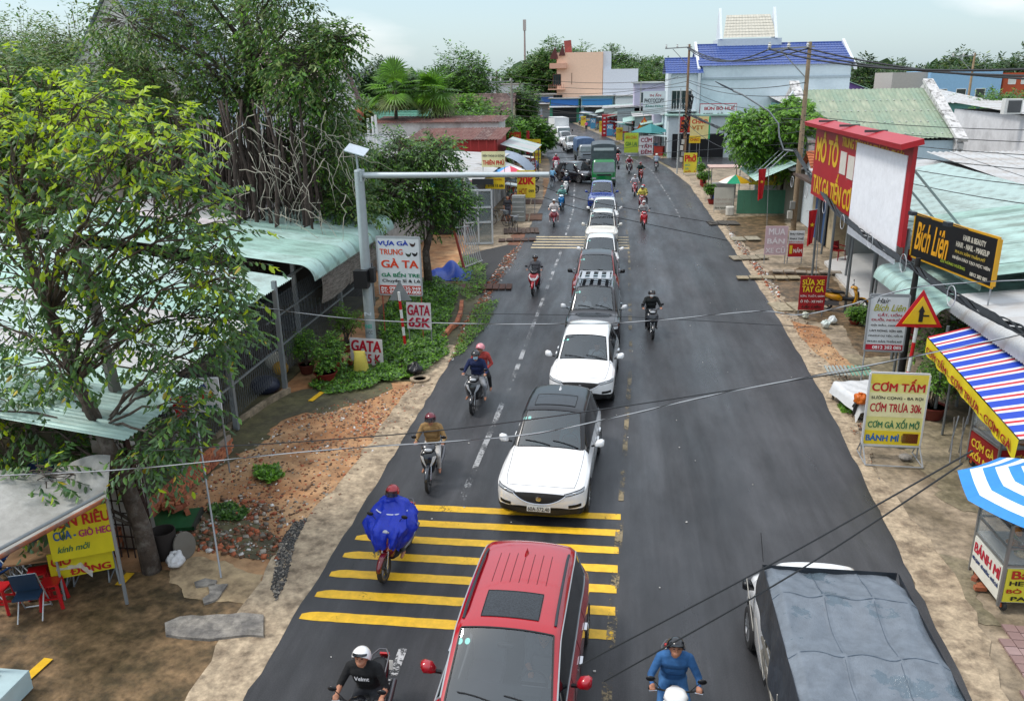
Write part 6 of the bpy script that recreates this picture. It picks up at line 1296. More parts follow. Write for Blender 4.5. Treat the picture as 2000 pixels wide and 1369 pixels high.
def sign(label,x,y,rz,w,zb,h,bgc,lines,th=.05,posts='two',frame=None,cat='sign',name='sign_board',group=None,tilt=0.,shear=0.,pc='#8f9294',band=None,grad=None):
 """board w x h with its lower edge at zb, lettering lines = (text, colour, x0, x1, z0, z1[, bold, italic]) in 0..1 of the board"""
 r = thing(name,label,cat,(x,y,0),rz,group);bd = C(bgc,.45,var=.10,scale=1.2) if isinstance(bgc,str) else bgc
 mb = MB();mb.box((0,0,zb+h/2),(w,th,h));b = mb.build('board',bd,r);yb = -th/2
 for q in (band or []): col,x0,x1,z0,z1 = q;mb = MB();mb.box((-w/2+w*(x0+x1)/2,yb-.0015,zb+h*(z0+z1)/2),(w*(x1-x0),.003,h*(z1-z0)));mb.build('colour_band',C(col,.45),b)
 for ln in lines:
  s,col,x0,x1,z0,z1 = ln[:6];letters(s,C(col,.5),b,-w/2+w*x0,-w/2+w*x1,zb+h*z0,zb+h*z1,y=yb-.0045,bold=ln[6] if len(ln) > 6 else .03,italic=ln[7] if len(ln) > 7 else 0.)
 if frame:
  mb = MB();t = .035
  for a,c in (((-w/2,zb),(w/2,zb)),((-w/2,zb+h),(w/2,zb+h)),((-w/2,zb),(-w/2,zb+h)),((w/2,zb),(w/2,zb+h))): mb.bar((a[0],-.01,a[1]),(c[0],-.01,c[1]),t,th+.03)
  mb.build('frame',C(frame,.4),r)
 if posts == 'two': [post(r,s*w*.46,.05,0,zb+h*.9,.02,C(pc,.5)) for s in (-1,1)]
 elif posts == 'one': post(r,0,.05,0,zb+h*.9,.03,C(pc,.5))
 elif posts == 'stand':
  for s in (-1,1): post(r,s*w*.49,.03,0,zb+.05,.018,C(pc,.5));mb = MB();mb.tube([(s*w*.49,.35,.02),(s*w*.49,.03,.45),(s*w*.49,-.45,.02),(s*w*.49,.35,.02)],.016,6);mb.build('stand',C(pc,.5),r)
  mb = MB();mb.tube([(-w*.49,-.45,.02),(w*.49,-.45,.02)],.016,6);mb.tube([(-w*.49,.2,.2),(w*.49,.2,.2)],.016,6);mb.build('cross_bar',C(pc,.5),r)
 return r
def umbrella(label,x,y,z,Rr,cols,nseg=8,drop=.45,ribs=None,group=None,stripes=None,wave=False):
 r = thing('parasol',label,'umbrella',(x,y,0),R(10),group);post(r,0,0,0,z+.04,.022,C('#9a9a9a',.4),'pole')
 for k in range(nseg):
  a0,a1 = 2*math.pi*k/nseg,2*math.pi*(k+1)/nseg;n = len(stripes) if stripes else 1
  for q in range(n):
   mb = MB()
   def f(u,v,q=q):
    t = (q+u)/n;a = a0+(a1-a0)*v;flat = math.cos(math.pi/nseg)/math.cos((a-(a0+a1)/2));rr = Rr*t*flat;return (rr*math.cos(a),rr*math.sin(a),z-drop*t**1.35-.03*t*math.sin(math.pi*v))
   mb.grid(f,3,4);mb.build('canopy_stripe' if stripes else 'canopy_panel',C((stripes[q] if stripes else cols[k % len(cols)]),.6),r,smooth=True)
  mb = MB();mb.tube([(0,0,z-.35),(Rr*.5*math.cos(a0),Rr*.5*math.sin(a0),z-.25)],.007,4);mb.build('strut',C('#777777'),r)
 return r
def bag(label,x,y,s,col,cat='bag',name='trash_bag',alpha=1.,z=0.,tall=1.):
 r = thing(name,label,cat,(x,y,z));rs_ = np.random.RandomState(int(abs(x*100+y*10)));ph = rs_.rand(6)*6;mb = MB()
 def f(u,v):
  t = math.pi*u;a = 2*math.pi*v;k = 1+.10*math.sin(5*a+ph[0]+3*t)+.07*math.sin(9*a+ph[1])+.06*math.sin(4*t+ph[2]);rr = s*math.sin(t)**.7*k*(1 if u > .35 else .55+u*1.28);zz = s*tall*(.85+.85*math.cos(t));return (rr*math.cos(a),rr*math.sin(a),max(.003,zz*k))
 mb.grid(f,14,24);mb.build('bag_body',C(col,.3,bump=1.,bscale=16),r,smooth=True);mb = MB();mb.lathe([(.02,s*1.6*tall),(s*.28,s*1.9*tall),(s*.22,s*1.95*tall)],n=8);mb.build('knot',C(col,.3),r);return r
# ------------------------------------------------------------------ left side of the road
m_gr = [M('mint_roof_sheet',(.36,.56,.49),rough=.42,metal=.1,var=.14,scale=.9,c2=(.19,.28,.24),c2amt=.45,c2scale=1.6,vscale=(.4,1,1)),M('mint_roof_sheet_b',(.42,.60,.55),rough=.42,metal=.1,var=.12,scale=.9,c2=(.22,.29,.25),c2amt=.4,c2scale=1.5,vscale=(.4,1,1)),M('mint_roof_sheet_c',(.43,.56,.53),rough=.4,metal=.1,var=.12,c2=(.27,.33,.30),c2amt=.35)]
m_wr = [M('white_roof_sheet',(.52,.53,.53),rough=.5,metal=.1,var=.14,scale=.8,c2=(.33,.30,.27),c2amt=.4,c2scale=.8,vscale=(.4,1,1)),M('grey_roof_sheet',(.50,.51,.51),rough=.5,metal=.1,var=.12,scale=.8,c2=(.36,.33,.30),c2amt=.35,c2scale=.9)]
m_rust = [M('rusty_roof_sheet',(.13,.045,.035),rough=.8,var=.25,c2=(.19,.10,.08),c2amt=.4,c2scale=1.),M('rusty_roof_sheet_b',(.10,.04,.034),rough=.8,var=.25,c2=(.24,.18,.15),c2amt=.3)]
galv = C('#8d9295',.45,metal=.4);steel = C('#6e7375',.5,metal=.3)
r = thing('chicken_shed','long open shed with mint green corrugated roof and wire netting front','shed',(-9.5,21,0));O = Vector((-9.5,21,0));W_ = lambda x,y,z=0: Vector((x,y,z))-O
Lb = 9.2
def prof_b(t):     # t from the eave lip up the slope
 if t < .4: a = t/.4*math.pi/2;return (-.02+.50*(1-math.cos(a)),-.46+.50*math.sin(a))
 k = (t-.4)/.6;return (.48+(Lb-.48)*k,.04+.13*(Lb-.48)*k)
corr_roof(r,W_(-8.72,22.6,3.42),(-1,0,0),(0,1,0),1,9.0,m_gr[:2],pitch=.13,amp=.022,prof=prof_b,nu=18)
U = Vector((-9.6,0,1.35));corr_roof(r,W_(-9.35,18.2,3.06),U,(0,1,0),U.length,4.3,m_gr,pitch=.13,amp=.022)
U = Vector((-9.4,0,1.35));corr_roof(r,W_(-8.75,14.6,2.95),U,(0,1,0),U.length,3.6,[m_gr[2],m_wr[0]],pitch=.13,amp=.022)
U = Vector((-8.8,0,1.3));corr_roof(r,W_(-8.15,11.8,2.80),U,(0,1,0),U.length,2.8,[m_gr[2],m_gr[1]],pitch=.13,amp=.022)
U = Vector((-3.9,0,.55));corr_roof(r,W_(-12.9,25.5,4.03),U,(0,1,0),U.length,5.8,[m_wr[0],M('pinkish_roof_sheet',(.60,.55,.56),rough=.6,var=.12,c2=(.42,.37,.37),c2amt=.3)],pitch=.10,amp=.013,name='pale_roof_sheet')
for (x,y,z,lx) in ((-9.35,21.2,3.3,.0),(-9.75,23.6,3.35,-.12),(-9.62,27.3,3.4,0),(-9.5,30.8,3.4,0),(-9.6,18.5,3.0,0),(-9.3,15.2,2.9,0),(-14,21.5,3.6,0),(-14,27,3.6,0)): post(r,x+9.5,y-21,0,z,.06,galv,sq=True)
mb = MB();mb.bar(W_(-9.62,12.4,2.75),W_(-9.62,31,3.25),.06);mb.bar(W_(-9.62,15.2,1.2),W_(-9.62,31,1.2),.05);mb.bar(W_(-9.62,21,2.1),W_(-9.62,31,2.1),.04);mb.build('rail',galv,r)
mb = MB()
for k in range(0,132):          # wire netting, diagonal wires
 y = 13.2+k*.135
 for s in (-1,1): mb.tube([W_(-9.60,y,.35),W_(-9.60,y+s*1.2,2.7)] if 13 < y+s*1.2 < 31.4 else [W_(-9.6,y,.35),W_(-9.6,y,2.7)],.0055,3,caps=False)
o = mb.build('wire_netting',C('#55585a',.5,metal=.5),r);o['kind'] = 'stuff'
rs = np.random.RandomState(2)
for k in range(5):       # woven bamboo blinds hanging in the far bay
 y = 24.4+k*1.45;mb = MB();mb.grid(lambda u,v: W_(-9.25+.10*math.sin(u*3)+.02*math.sin(v*60),y+1.43*v,3.05-1.25*u-.1*math.sin(v*2+k)),16,40);mb.build('bamboo_blind',M('bamboo_blind',(.33,.29,.26),rough=.85,var=.4,scale=14,c2=(.18,.15,.13),c2amt=.4,c2scale=6,bump=1.,bscale=40,vscale=(1,.3,3)),r)
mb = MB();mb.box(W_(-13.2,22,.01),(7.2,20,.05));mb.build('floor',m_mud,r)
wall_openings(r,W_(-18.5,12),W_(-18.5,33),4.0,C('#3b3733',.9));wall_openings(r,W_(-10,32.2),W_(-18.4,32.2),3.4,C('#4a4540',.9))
for i,(x,y,sx,sy,sz,c) in enumerate(((-11.5,24,1.2,2.2,.9,'#4b3f35'),(-12,27.5,1.4,1.8,1.1,'#3d4448'),(-11.0,29.5,1,1.2,.8,'#574a3c'),(-11.2,19.5,1.3,1.6,.9,'#3a3531'))):
 t = thing('wire_cage','wire cage standing %s in the shade of the shed' % ('at the back','second from the end','at the far end','nearest')[i],'cage',(x,y,0));mb = MB()
 for a in range(7): mb.bar((-sx/2+sx*a/6,-sy/2,.2),(-sx/2+sx*a/6,-sy/2,sz),.015);mb.bar((sx/2,-sy/2+sy*a/6,.2),(sx/2,-sy/2+sy*a/6,sz),.015)
 mb.build('bars',galv,t);mb = MB();mb.box((0,0,sz+.03),(sx,sy,.05));mb.box((0,0,.2),(sx,sy,.04));mb.build('shelf',C(c,.8),t)
t = thing('sack_bundle','yellow and white sacks stacked inside the netting of the shed','sacks',(-10.3,22.9,0));mb = MB();mb.ell((0,0,.35),(.35,.3,.3));mb.build('white_sack',C('#b7b4a8',.8,bump=.8,bscale=12),t,smooth=True);mb = MB();mb.ell((.25,-.3,.22),(.25,.25,.22));mb.build('yellow_sack',C('#c99a22',.7,bump=.8,bscale=12),t,smooth=True)
t = thing('plastic_sheet_bundle','dark blue and grey bundle at the foot of the shed posts','bundle',(-9.9,21.1,0));mb = MB();mb.ell((0,0,.25),(.45,.35,.28));mb.build('bundle',C('#23283a',.5,bump=1.,bscale=10),t,smooth=True)
bw = thing('brick_wall','low red brick wall leaning along the wire netting at the left','wall',(-9.25,14.9,0));BRK = [M('red_brick',(.38,.12,.055),rough=.85,var=.2,scale=8,bump=.4,bscale=40),M('red_brick_b',(.45,.16,.075),rough=.85,var=.2,scale=8,bump=.4,bscale=40),M('red_brick_c',(.30,.095,.05),rough=.85,var=.2,scale=8,bump=.4,bscale=40)]
def brick_me(l,w,h): return [(lambda me: (me.materials.append(m),me)[1])(MB().box((0,0,0),(l,w,h)).mesh('brick')) for m in BRK]
bm_ = brick_me(.19,.09,.072);d = Vector((.04,1,0)).normalized()
for row in range(6):
 for k in range(23):
  if row > 3 and k > 18: continue
  o = put('brick',bm_[rs.randint(3)],bw,Vector((d.x*(-2.3+k*.205+.1*(row % 2)),-2.3+k*.205+.1*(row % 2),.04+row*.082))+Vector((rs.normal(0,.004),0,0)),math.pi/2+rs.normal(0,.02))
mb = MB();mb.bar((-.09,-2.35,.22),(.09,2.35,.22),.07,.42);mb.build('mortar',C('#8d7f72',.9),bw)
p = G(322,1022);t = thing('green_board','green painted board lying on the ground under loose bricks','board',(p.x,p.y,.06),R(14));MB().box((0,0,0),(1.35,.8,.07)).build('panel',C('#17502c',.5,var=.2),t);MB().bar((.66,-.4,-.02),(.66,.4,-.02),.05,.14).build('edge',C('#2b2f2a'),t)
pos = []
for i in range(22):
 q = G(rs.uniform(300,380),rs.uniform(990,1012));z = .13+.08*rs.randint(0,3);o = put('brick',bm_[rs.randint(3)],None,(q.x,q.y,z));o.rotation_euler = (rs.normal(0,.25),rs.normal(0,.2),rs.rand()*3);o.scale = (1.05,)*3
 tag(o,'loose red brick in the pile on the green board','brick','loose bricks on the green board')
t = thing('waste_bin','dark round metal bin beside the tree trunk','bin',tuple(G(325,1085)));mb = MB();mb.lathe([(.20,0),(.22,.25),(.23,.55),(.215,.55),(.20,.1)],n=22);mb.build('bin_body',C('#2d2623',.8),t,smooth=30);q = MB().lathe([(.26,0),(.26,.03),(.05,.05)],n=22).build('lid',C('#6f6a61',.7,metal=.2),t,(.36,.05,.22));q.rotation_euler = (.5,1.2,.3)
p = G(345,1105);bag('white knotted plastic bag beside the bin',p.x,p.y,.16,'#d5d5d6');p = G(810,733);bag('black knotted rubbish bag on the weeds',p.x,p.y,.22,'#101114')
# ---- utility pole, flag poles, gantry
t = thing('concrete_pole','grey concrete post rising through the near street tree','pole',(-9.05,13.4,0));mb = MB();mb.bar((0,0,0),(-.62,.3,5.6),.17,.15);mb.build('shaft',C('#77736d',.85,bump=.4,bscale=20),t)
def flag(label,base,top,arm,cloth_pts,name='flag_pole',star=True):
 t = thing(name,label,'flag',base);b = Vector(base);mb = MB();mb.tube([(0,0,0),Vector(top)-b],.018,8);mb.build('pole',C('#9a9c9e',.4,metal=.4),t);mb = MB();mb.tube([Vector(top)-b,Vector(arm)-b],.012,6);mb.build('arm',C('#a5a7a9',.4),t)
 a0,a1 = Vector(top)-b,Vector(arm)-b;d = a1-a0;mb = MB();red = C('#b5121a',.7,bump=.8,bscale=10)
 def f(u,v):
  w = .25+.6*(1-u*.75);p = a0.lerp(a1,.12+.76*(.5+(v-.5)*w));return p+Vector((.03*math.sin(v*14+u*2),.04*math.sin(v*11+u*3),-cloth_pts*u-.12*v*u))
 mb.grid(f,14,16);fl = mb.build('flag_cloth',red,t,smooth=True)
 if star:
  mb = MB();c = f(.42,.5)+Vector((0,-.055,0));mb.add([c]+[c+Vector((math.sin(k*math.pi/5)*(.11 if k % 2 == 0 else .045),0,math.cos(k*math.pi/5)*(.11 if k % 2 == 0 else .045))) for k in range(10)],[(0,k+1,(k+1) % 10+1) for k in range(10)]);mb.build('yellow_star',C('#d9b31a',.6),fl)
 return t
a = G(432,1128);flag('red flag with yellow star rolled round its pole above the brick wall',a,(a.x-.95,a.y+1.6,2.95),(a.x-1.45,a.y+1.45,2.85),.35)
a = G(235,1140);t = thing('steel_post','leaning grey steel post in front of the noodle sign','post',a);mb = MB();mb.tube([(0,0,0),(-.42,.35,2.2)],.022,8);mb.build('tube',galv,t)
g0 = G(728,705);t = thing('traffic_pole','tall grey gantry pole with a long arm and solar panel on top','pole',g0);zt = ZAT(g0.x,g0.y,335)
gm = C('#a9b3b6',.4,metal=.35);mb = MB();mb.tube([(0,0,0),(0,0,zt*.5),(0,0,zt)],[.17,.155,.14],12);mb.build('shaft',gm,t,smooth=40);mb = MB();mb.lathe([(.15,zt),(.13,zt+.04),(.02,zt+.08)],n=12);mb.build('cap',gm,t)
mb = MB();mb.tube([(.1,0,zt-.12),(1.2,-.02,zt-.12),(5.7,-.1,zt-.10)],[.095,.09,.075],10);mb.build('arm',C('#b9c2c5',.4,metal=.3),t,smooth=40);mb = MB();mb.box((.10,0,zt-.12),(.06,.34,.34));mb.build('flange',gm,t)
mb = MB();mb.tube([(-.02,0,zt),(-.04,0,zt+.62)],.03,8);sp = mb.build('panel_mast',gm,t);mb = MB();mb.box((-.02,0,zt+.62),(.62,.5,.03),ry=.28,rx=.35);mb.build('solar_panel',C('#c3ccd4',.25,metal=.3),sp)
mb = MB();mb.box((-.08,-.25,2.75),(.42,.3,.55));mb.build('control_box',C('#141518',.5),t);mb = MB();mb.box((.24,-.1,2.85),(.14,.25,.45));mb.build('signal_housing',C('#1a1b1d',.5),t);mb = MB();mb.box((3.75,-.12,zt-.30),(.62,.12,.16));mb.build('camera_box',C('#1b1d20',.5),t)
for z,c,s in ((1.55,'#c9d2da','N'),(1.15,'#2fae97','INES'),(.95,'#6d7378','ACC'),(.55,'#2fae97','BANK')): q = letters(s,C(c,.6),t,-.10,.12,z,z+.12,y=-.175)
def striped_post(label,base,h,lean=(0,0),plate=None,n=7,r=.045,tri=True,back=False):
 t = thing('marker_post',label,'post',base)
 for k in range(n): a,b_ = k/n,(k+1)/n;mb = MB();mb.tube([(lean[0]*a,lean[1]*a,h*a),(lean[0]*b_,lean[1]*b_,h*b_)],r,10);mb.build('stripe',C('#c4161c' if k % 2 else '#dcdcda',.45),t)
 return t
a = G(793,688);t = striped_post('red and white post with a triangular plate seen from behind on the weeds',a,2.05,(-.12,0));mb = MB();z = 1.75;mb.slab([(-.48,.07,z),(.28,.07,z),(-.10,.07,z+.66)],.02,(0,1,0));mb.build('triangle_plate',C('#8e9396',.5,metal=.3),t)
a = G(950,480);t = striped_post('red and white post beside the white door frame',Vector((-8.0,44.2,0)),3.4,(-.1,0),r=.05);mb = MB();z = 2.7;mb.slab([(-.1,.07,z),(.95,.07,z-.1),(-.05,.07,z+.9)],.02,(0,1,0));mb.build('triangle_plate',C('#8a8f94',.5,metal=.3),t)
# ---- signs
a = G(805,640);sign('white chicken dealer sign with blue, orange and green lines by the tree',-7.15,26.4,R(-4),1.50,1.62,1.95,'#dfe3e4',[('VỰA GÀ','#1a3fb0',.03,.74,.84,.955,.05),('TRUNG','#e0582a',.06,.60,.70,.80,.04),('GÀ TA','#e2471f',.08,.95,.47,.64,.05),('GÀ BẾN TRE','#12855a',.07,.97,.31,.41,.05),('Chuyên Sỉ & Lẻ','#17181a',.08,.97,.20,.275,.03),('ĐT:','#ffffff',.04,.20,.02,.13,.04),('0939.535.949','#ffffff',.24,.97,.085,.14),('0934.949.808','#ffffff',.24,.97,.02,.075)],frame='#a8acae',pc='#a34a3a',band=[('#c8412f',.01,.99,.005,.16)])
s_ = bpy.data.objects[[o.name for o in bpy.data.objects if o.get('label','').startswith('white chicken dealer')][0]]
for (cx,cz,cc) in ((.52,3.32,'#3a2018'),(.36,2.98,'#2f3a2a'),(.58,3.0,'#15161a')):     # printed hens
 mb = MB();pts = [(-.10,0),(-.12,.08),(-.07,.05),(.02,.03),(.06,.09),(.09,.07),(.07,.0),(.03,-.05),(-.04,-.06)];mb.slab([(cx+x,-.028,cz+z) for x,z in pts],.002,(0,1,0));mb.build('hen_picture',C(cc,.6),s_)
a = G(812,700);sign('white board hand painted in red behind the striped post',-6.45,25.9,R(-6),.86,.55,.92,'#d9d3d6',[('GATA','#b01038',.04,.96,.52,.92,.05,.1),('65K','#b8123a',.06,.94,.08,.44,.05,.1)],th=.02,pc='#8c8c8c')
a = G(718,713);sign('white board hand painted in red leaning by the yellow sack',a.x,a.y,R(-8),1.10,.02,.86,'#d8d2d4',[('GATA','#b8102e',.04,.96,.50,.93,.06,.1),('65 K','#b01030',.38,.92,.06,.42,.05,.1)],th=.02,posts=None)
a = G(706,728);t = thing('yellow_sack','upright full yellow woven sack in front of the painted board','sack',a);mb = MB();mb.sloft('z',[(0,0,0,.22,.15),(.08,0,0,.23,.17),(.35,0,0,.20,.16),(.58,-.01,0,.17,.12),(.66,-.02,0,.18,.06),(.70,-.02,0,.19,.04)],18,3);mb.build('sack_body',C('#cdbb55',.8,bump=.8,bscale=14),t,smooth=True)
t = thing('rooster','small brown rooster by the yellow sack','rooster',G(685,722),R(20));mb = MB();mb.ell((0,0,.24),(.09,.15,.10));mb.tube([(0,-.10,.28),(0,-.15,.38),(0,-.16,.42)],[.06,.035,.03],8);mb.ell((0,-.17,.43),(.03,.04,.03));mb.build('body',C('#7a3a1c',.8),t,smooth=True);mb = MB();mb.grid(lambda u,v: ((v-.5)*.06,.12+.16*u,.28+.16*math.sin(u*2.2)+.02*v),5,3);mb.build('tail',C('#17201c',.6),t);mb = MB();[mb.tube([(s*.03,0,.16),(s*.035,-.01,.0)],.008,5) for s in (-1,1)];mb.build('legs',C('#a88a3a'),t);mb = MB();mb.box((0,-.17,.475),(.01,.06,.03));mb.build('comb',C('#b01c18'),t)
def pot(label,x,y,r_,h,col,plant=True,seed=1,pr=.55,cols=(LM,LD,LB),leaf=.07,group=None,ph=.7):
 t = thing('potted_plant' if plant else 'flower_pot',label,'potted plant',(x,y,0),0,group);mb = MB();mb.lathe([(r_*.7,0),(r_,h),(r_*1.06,h),(r_*1.06,h-.03),(r_*.9,h-.02),(r_*.9,h*.8)],n=24,caps=False);mb.build('pot',C(col,.6),t,smooth=30);mb = MB();mb.lathe([(.01,h*.85),(r_*.9,h*.85)],n=16);mb.build('soil',C('#2a2118',.9),t)
 if plant:
  rs_ = np.random.RandomState(seed);P = [];D = [];mb = MB();cl_ = ball_clusters(9,(0,0,h+ph),(pr*.8,pr*.8,pr*.6),pr*.4,rs_,.3)
  for cx,cy,cz,rr in cl_: p_,d_,st,dd = spray(np.array([cx,cy,cz]),rr,34,6,.14,rs_,.4);P.append(p_);D.append(d_);branchy(mb,(0,0,h*.8),(cx,cy,cz),.022,.008,rs_,4,.2,5)
  mb.build('stem',BARK,t);P = np.vstack(P);V,F = leaf_arrays(P,np.vstack(D),leaf*rs_.uniform(.7,1.2,len(P)),.6,rs=rs_);mesh_np('foliage',V,F,list(cols),t,mi=np.repeat(rs_.randint(0,len(cols),len(P)),2))
 return t
a = G(637,742);pot('potted shrub in a wide red dish nearest the wire netting',a.x,a.y,.34,.28,'#7c241e',True,3,.62,ph=.55);a = G(655,722);pot('potted shrub in a red dish behind the first dish',a.x-.1,a.y+.1,.33,.28,'#8c2c22',True,4,.6,ph=.6);a = G(600,728);pot('bushy potted plant squeezed against the netting post',a.x,a.y,.25,.3,'#5b2a22',True,5,.55,ph=.6);a = G(672,690);pot('tall potted plant with pale leaves behind the red dishes',a.x,a.y+.3,.25,.3,'#6b2a20',True,6,.6,(LB,LM,LO),ph=.8)
def yellow_mark(px0,px1,n):
 a,b_ = G(*px0,.006),G(*px1,.006);d = b_-a;w = Vector((-d.y,d.x,0)).normalized()*.08;o = MB().add([a-w,b_-w,b_+w,a+w],[(0,1,2,3)]).build('yellow_paint_mark',m_yel);tag(o,kind='structure')
yellow_mark((606,783),(630,765),0);yellow_mark((45,1330),(95,1285),0);yellow_mark((232,1142),(255,1118),0)
t = thing('log_edge','red brown brick edging curving through the weeds','edging');pts = [G(902,590,.1),G(900,610,.12),G(892,632,.12),G(880,640,.1),G(865,660,.08)];
for i in range(4):
 for k in range(3): a_,b_ = pts[i].lerp(pts[i+1],k/3),pts[i].lerp(pts[i+1],(k+.92)/3);mb = MB();mb.bar(a_,b_,.14,.16);mb.build('brick',BRK[(i+k) % 3],t)
t = thing('manhole','round drain hole with a concrete rim by the asphalt','drain',tuple(G(820,741)));MB().lathe([(.30,.0),(.30,.05),(.2,.05),(.2,-.01)],n=20,caps=False).build('rim',m_conc2,t);MB().lathe([(.001,.012),(.19,.012)],n=16).build('hole',C('#0c0b09'),t)  # the hole is a flat near-black disc, its shaded depth painted on
# ---- noodle stall at the bottom left
st = thing('food_stall','noodle stall under a grey tarpaulin roof with a rusty eave pole','food stall',(-10.5,11,0));O2 = Vector((-10.5,11,0))
A_,B_ = G(-60,1120,2.0)-O2,G(205,975,2.05)-O2;mb = MB()
def tf(u,v): p = A_.lerp(B_,v);return p+Vector((-1.9+1.5*v,2.1-1.2*v,.30-.1*math.sin(v*9+u*3)))*u-Vector((0,0,.10*math.sin(math.pi*u)))
mb.grid(tf,24,40);mb.build('tarpaulin_roof',M('grey_tarpaulin',(.30,.295,.275),rough=.6,var=.2,scale=2,c2=(.42,.42,.40),c2amt=.35,c2scale=1.2,bump=.8,bscale=6),st,smooth=True)
mb = MB();mb.tube([A_,B_],.035,8);mb.build('eave_pole',M('rusty_steel',(.30,.095,.045),rough=.8,var=.4,c2=(.12,.10,.09),c2amt=.4,c2scale=3),st);mb = MB();mb.tube([A_+Vector((0,0,.12)),B_+Vector((0,0,.12))],.03,8);mb.build('inner_pole',galv,st)
mb = MB();mb.grid(lambda u,v: A_.lerp(B_,-.05+.85*v)+Vector((-1.5+.08*math.sin(v*20),1.4,.25-1.35*u)),8,50);mb.build('blue_tarpaulin',C('#16305f',.5,bump=1.,bscale=7),st,smooth=True)
for q in (A_,B_+Vector((.0,.05,0)),A_+Vector((-1.9,2.1,.2))): post(st,q.x,q.y,0,q.z,.03,galv)
sign('yellow noodle sign leaning under the tarpaulin eave',-8.95,11.35,R(28),1.02,.80,.92,'#d5c822',[('BÚN RIÊU','#b81a1a',.06,.97,.66,.94,.05),('CUA -','#1f5a9c',.08,.42,.42,.60,.05),('GIÒ HEO','#b0206a',.46,.97,.42,.60,.05),('kính mời','#1f6b4c',.10,.60,.16,.30,.02,.3)],th=.03,posts='two')
sign('second yellow sign with red capitals behind the noodle sign',-9.12,11.42,R(28),1.0,.38,.50,'#cdbf22',[('GIÒ','#b0201c',.04,.35,.5,.92,.06),('ĐỒNG','#b0201c',.30,.95,.06,.46,.06)],th=.03,posts=None)
def table(label,x,y,rz,w,d,h,top,leg='#8a8f92',name='table',sheet_=None):
 t = thing(name,label,'table',(x,y,0),rz);MB().box((0,0,h),(w,d,.03)).build('table_top',C(top,.5,var=.2),t)
 for s in (-1,1): mb = MB();mb.tube([(s*w*.4,-d*.4,0),(s*w*.3,d*.4,h)],.014,6);mb.tube([(s*w*.4,d*.4,0),(s*w*.3,-d*.4,h)],.014,6);mb.tube([(s*w*.4,-d*.42,.02),(s*w*.4,d*.42,.02)],.014,6);mb.build('leg',C(leg,.4,metal=.4),t)
 return t
a = G(110,1160);table('folding table with a brown top under a clear plastic sheet',a.x-.35,a.y+.35,R(20),1.15,.7,.62,'#8a6a4c');t = thing('plastic_sheet','crumpled clear plastic sheet hanging over the table edge','sheet',(a.x-.05,a.y+.25,.64),R(20));mb = MB();mb.grid(lambda u,v: (.1+.55*u,-.42+.75*v,.02-(.22*max(0,u-.7)/.3)-.1*max(0,.2-v)/.2+.02*math.sin(u*20)*math.sin(v*17)),24,24);mb.build('film',M('clear_plastic',(.75,.76,.76),rough=.15,alpha=.55,var=0),t,smooth=True)
a = G(150,1150);table('second grey folding table beyond the first one',a.x+.05,a.y+.35,R(20),.9,.6,.60,'#6f6558')
def stool(label,x,y,rz=0.,col='#b3141c',h=.45,w=.30,group=None):
 t = thing('plastic_stool',label,'stool',(x,y,0),rz,group);m = C(col,.35);MB().box((0,0,h),(w,w,.03)).build('seat',m,t)
 for sx in (-1,1):
  for sy in (-1,1): MB().bar((sx*w*.56,sy*w*.56,0),(sx*w*.42,sy*w*.42,h),.045,.05).build('leg',m,t)
 MB().box((0,0,.16),(w*.98,.02,.035)).box((0,w*.48,.2),(w,.02,.03)).box((0,-w*.48,.2),(w,.02,.03)).build('brace',m,t);return t
a = G(108,1180);stool('red plastic stool under the folding table',a.x,a.y,R(20));a = G(85,1165);stool('red plastic stool half hidden behind the folding chair',a.x-.1,a.y+.1,R(30));a = G(8,1190);stool('red plastic stool cut by the left edge of the picture',a.x,a.y,R(10))
def folding_chair(label,x,y,rz,col='#1b3550',lean=.25,group=None):
 t = thing('folding_chair',label,'chair',(x,y,0),rz,group);mt = C('#b4b8ba',.35,metal=.4)
 for s in (-1,1): mb = MB();mb.tube([(s*.21,-.24,0),(s*.21,-.05,.42),(s*.20,.12,.86)],.012,7);mb.tube([(s*.19,.22,0),(s*.19,-.12,.44)],.012,7);mb.build('side_frame',mt,t)
 mb = MB();mb.tube([(-.21,-.24,.02),(.21,-.24,.02)],.012,6);mb.tube([(-.20,.12,.86),(.20,.12,.86)],.012,6);mb.build('cross_tube',mt,t);MB().box((0,.03,.44),(.40,.38,.03)).build('seat',C(col,.6),t);mb = MB();mb.box((0,.10,.70),(.40,.03,.34),rx=-.3);mb.build('backrest',C(col,.6),t);return t
a = G(62,1200);folding_chair('dark blue folding chair standing in front of the table',a.x+.05,a.y,R(200),'#16324c')
for i in range(4): a = G(18+i*10,1165-i*10);t = folding_chair('blue and white striped folding chair number %s in the stack at the left edge' % ('one','two','three','four')[i],a.x-.1*i,a.y+.05*i,R(60),'#1c4a86');t['label'] = ['lowest','second','third','topmost'][i]+' blue folding chair in the leaning stack at the left edge';t.rotation_euler = (R(-35),0,R(70));t['group'] = 'blue folding chairs leaning in a stack'
bag('clear blue plastic bag on the stacked chairs at the left edge',G(20,1130).x-.1,G(20,1130).y+.3,.28,'#8fb2c8',z=.45)
t = thing('plastered_pier','white plastered pier with peeling base behind the street tree','pillar',(-9.3,13.1,0));MB().box((0,0,1.25),(.55,.5,2.5)).build('pier',M('peeling_white_paint',(.60,.58,.55),rough=.8,var=.15,c2=(.27,.24,.20),c2amt=.45,c2scale=1.2),t)
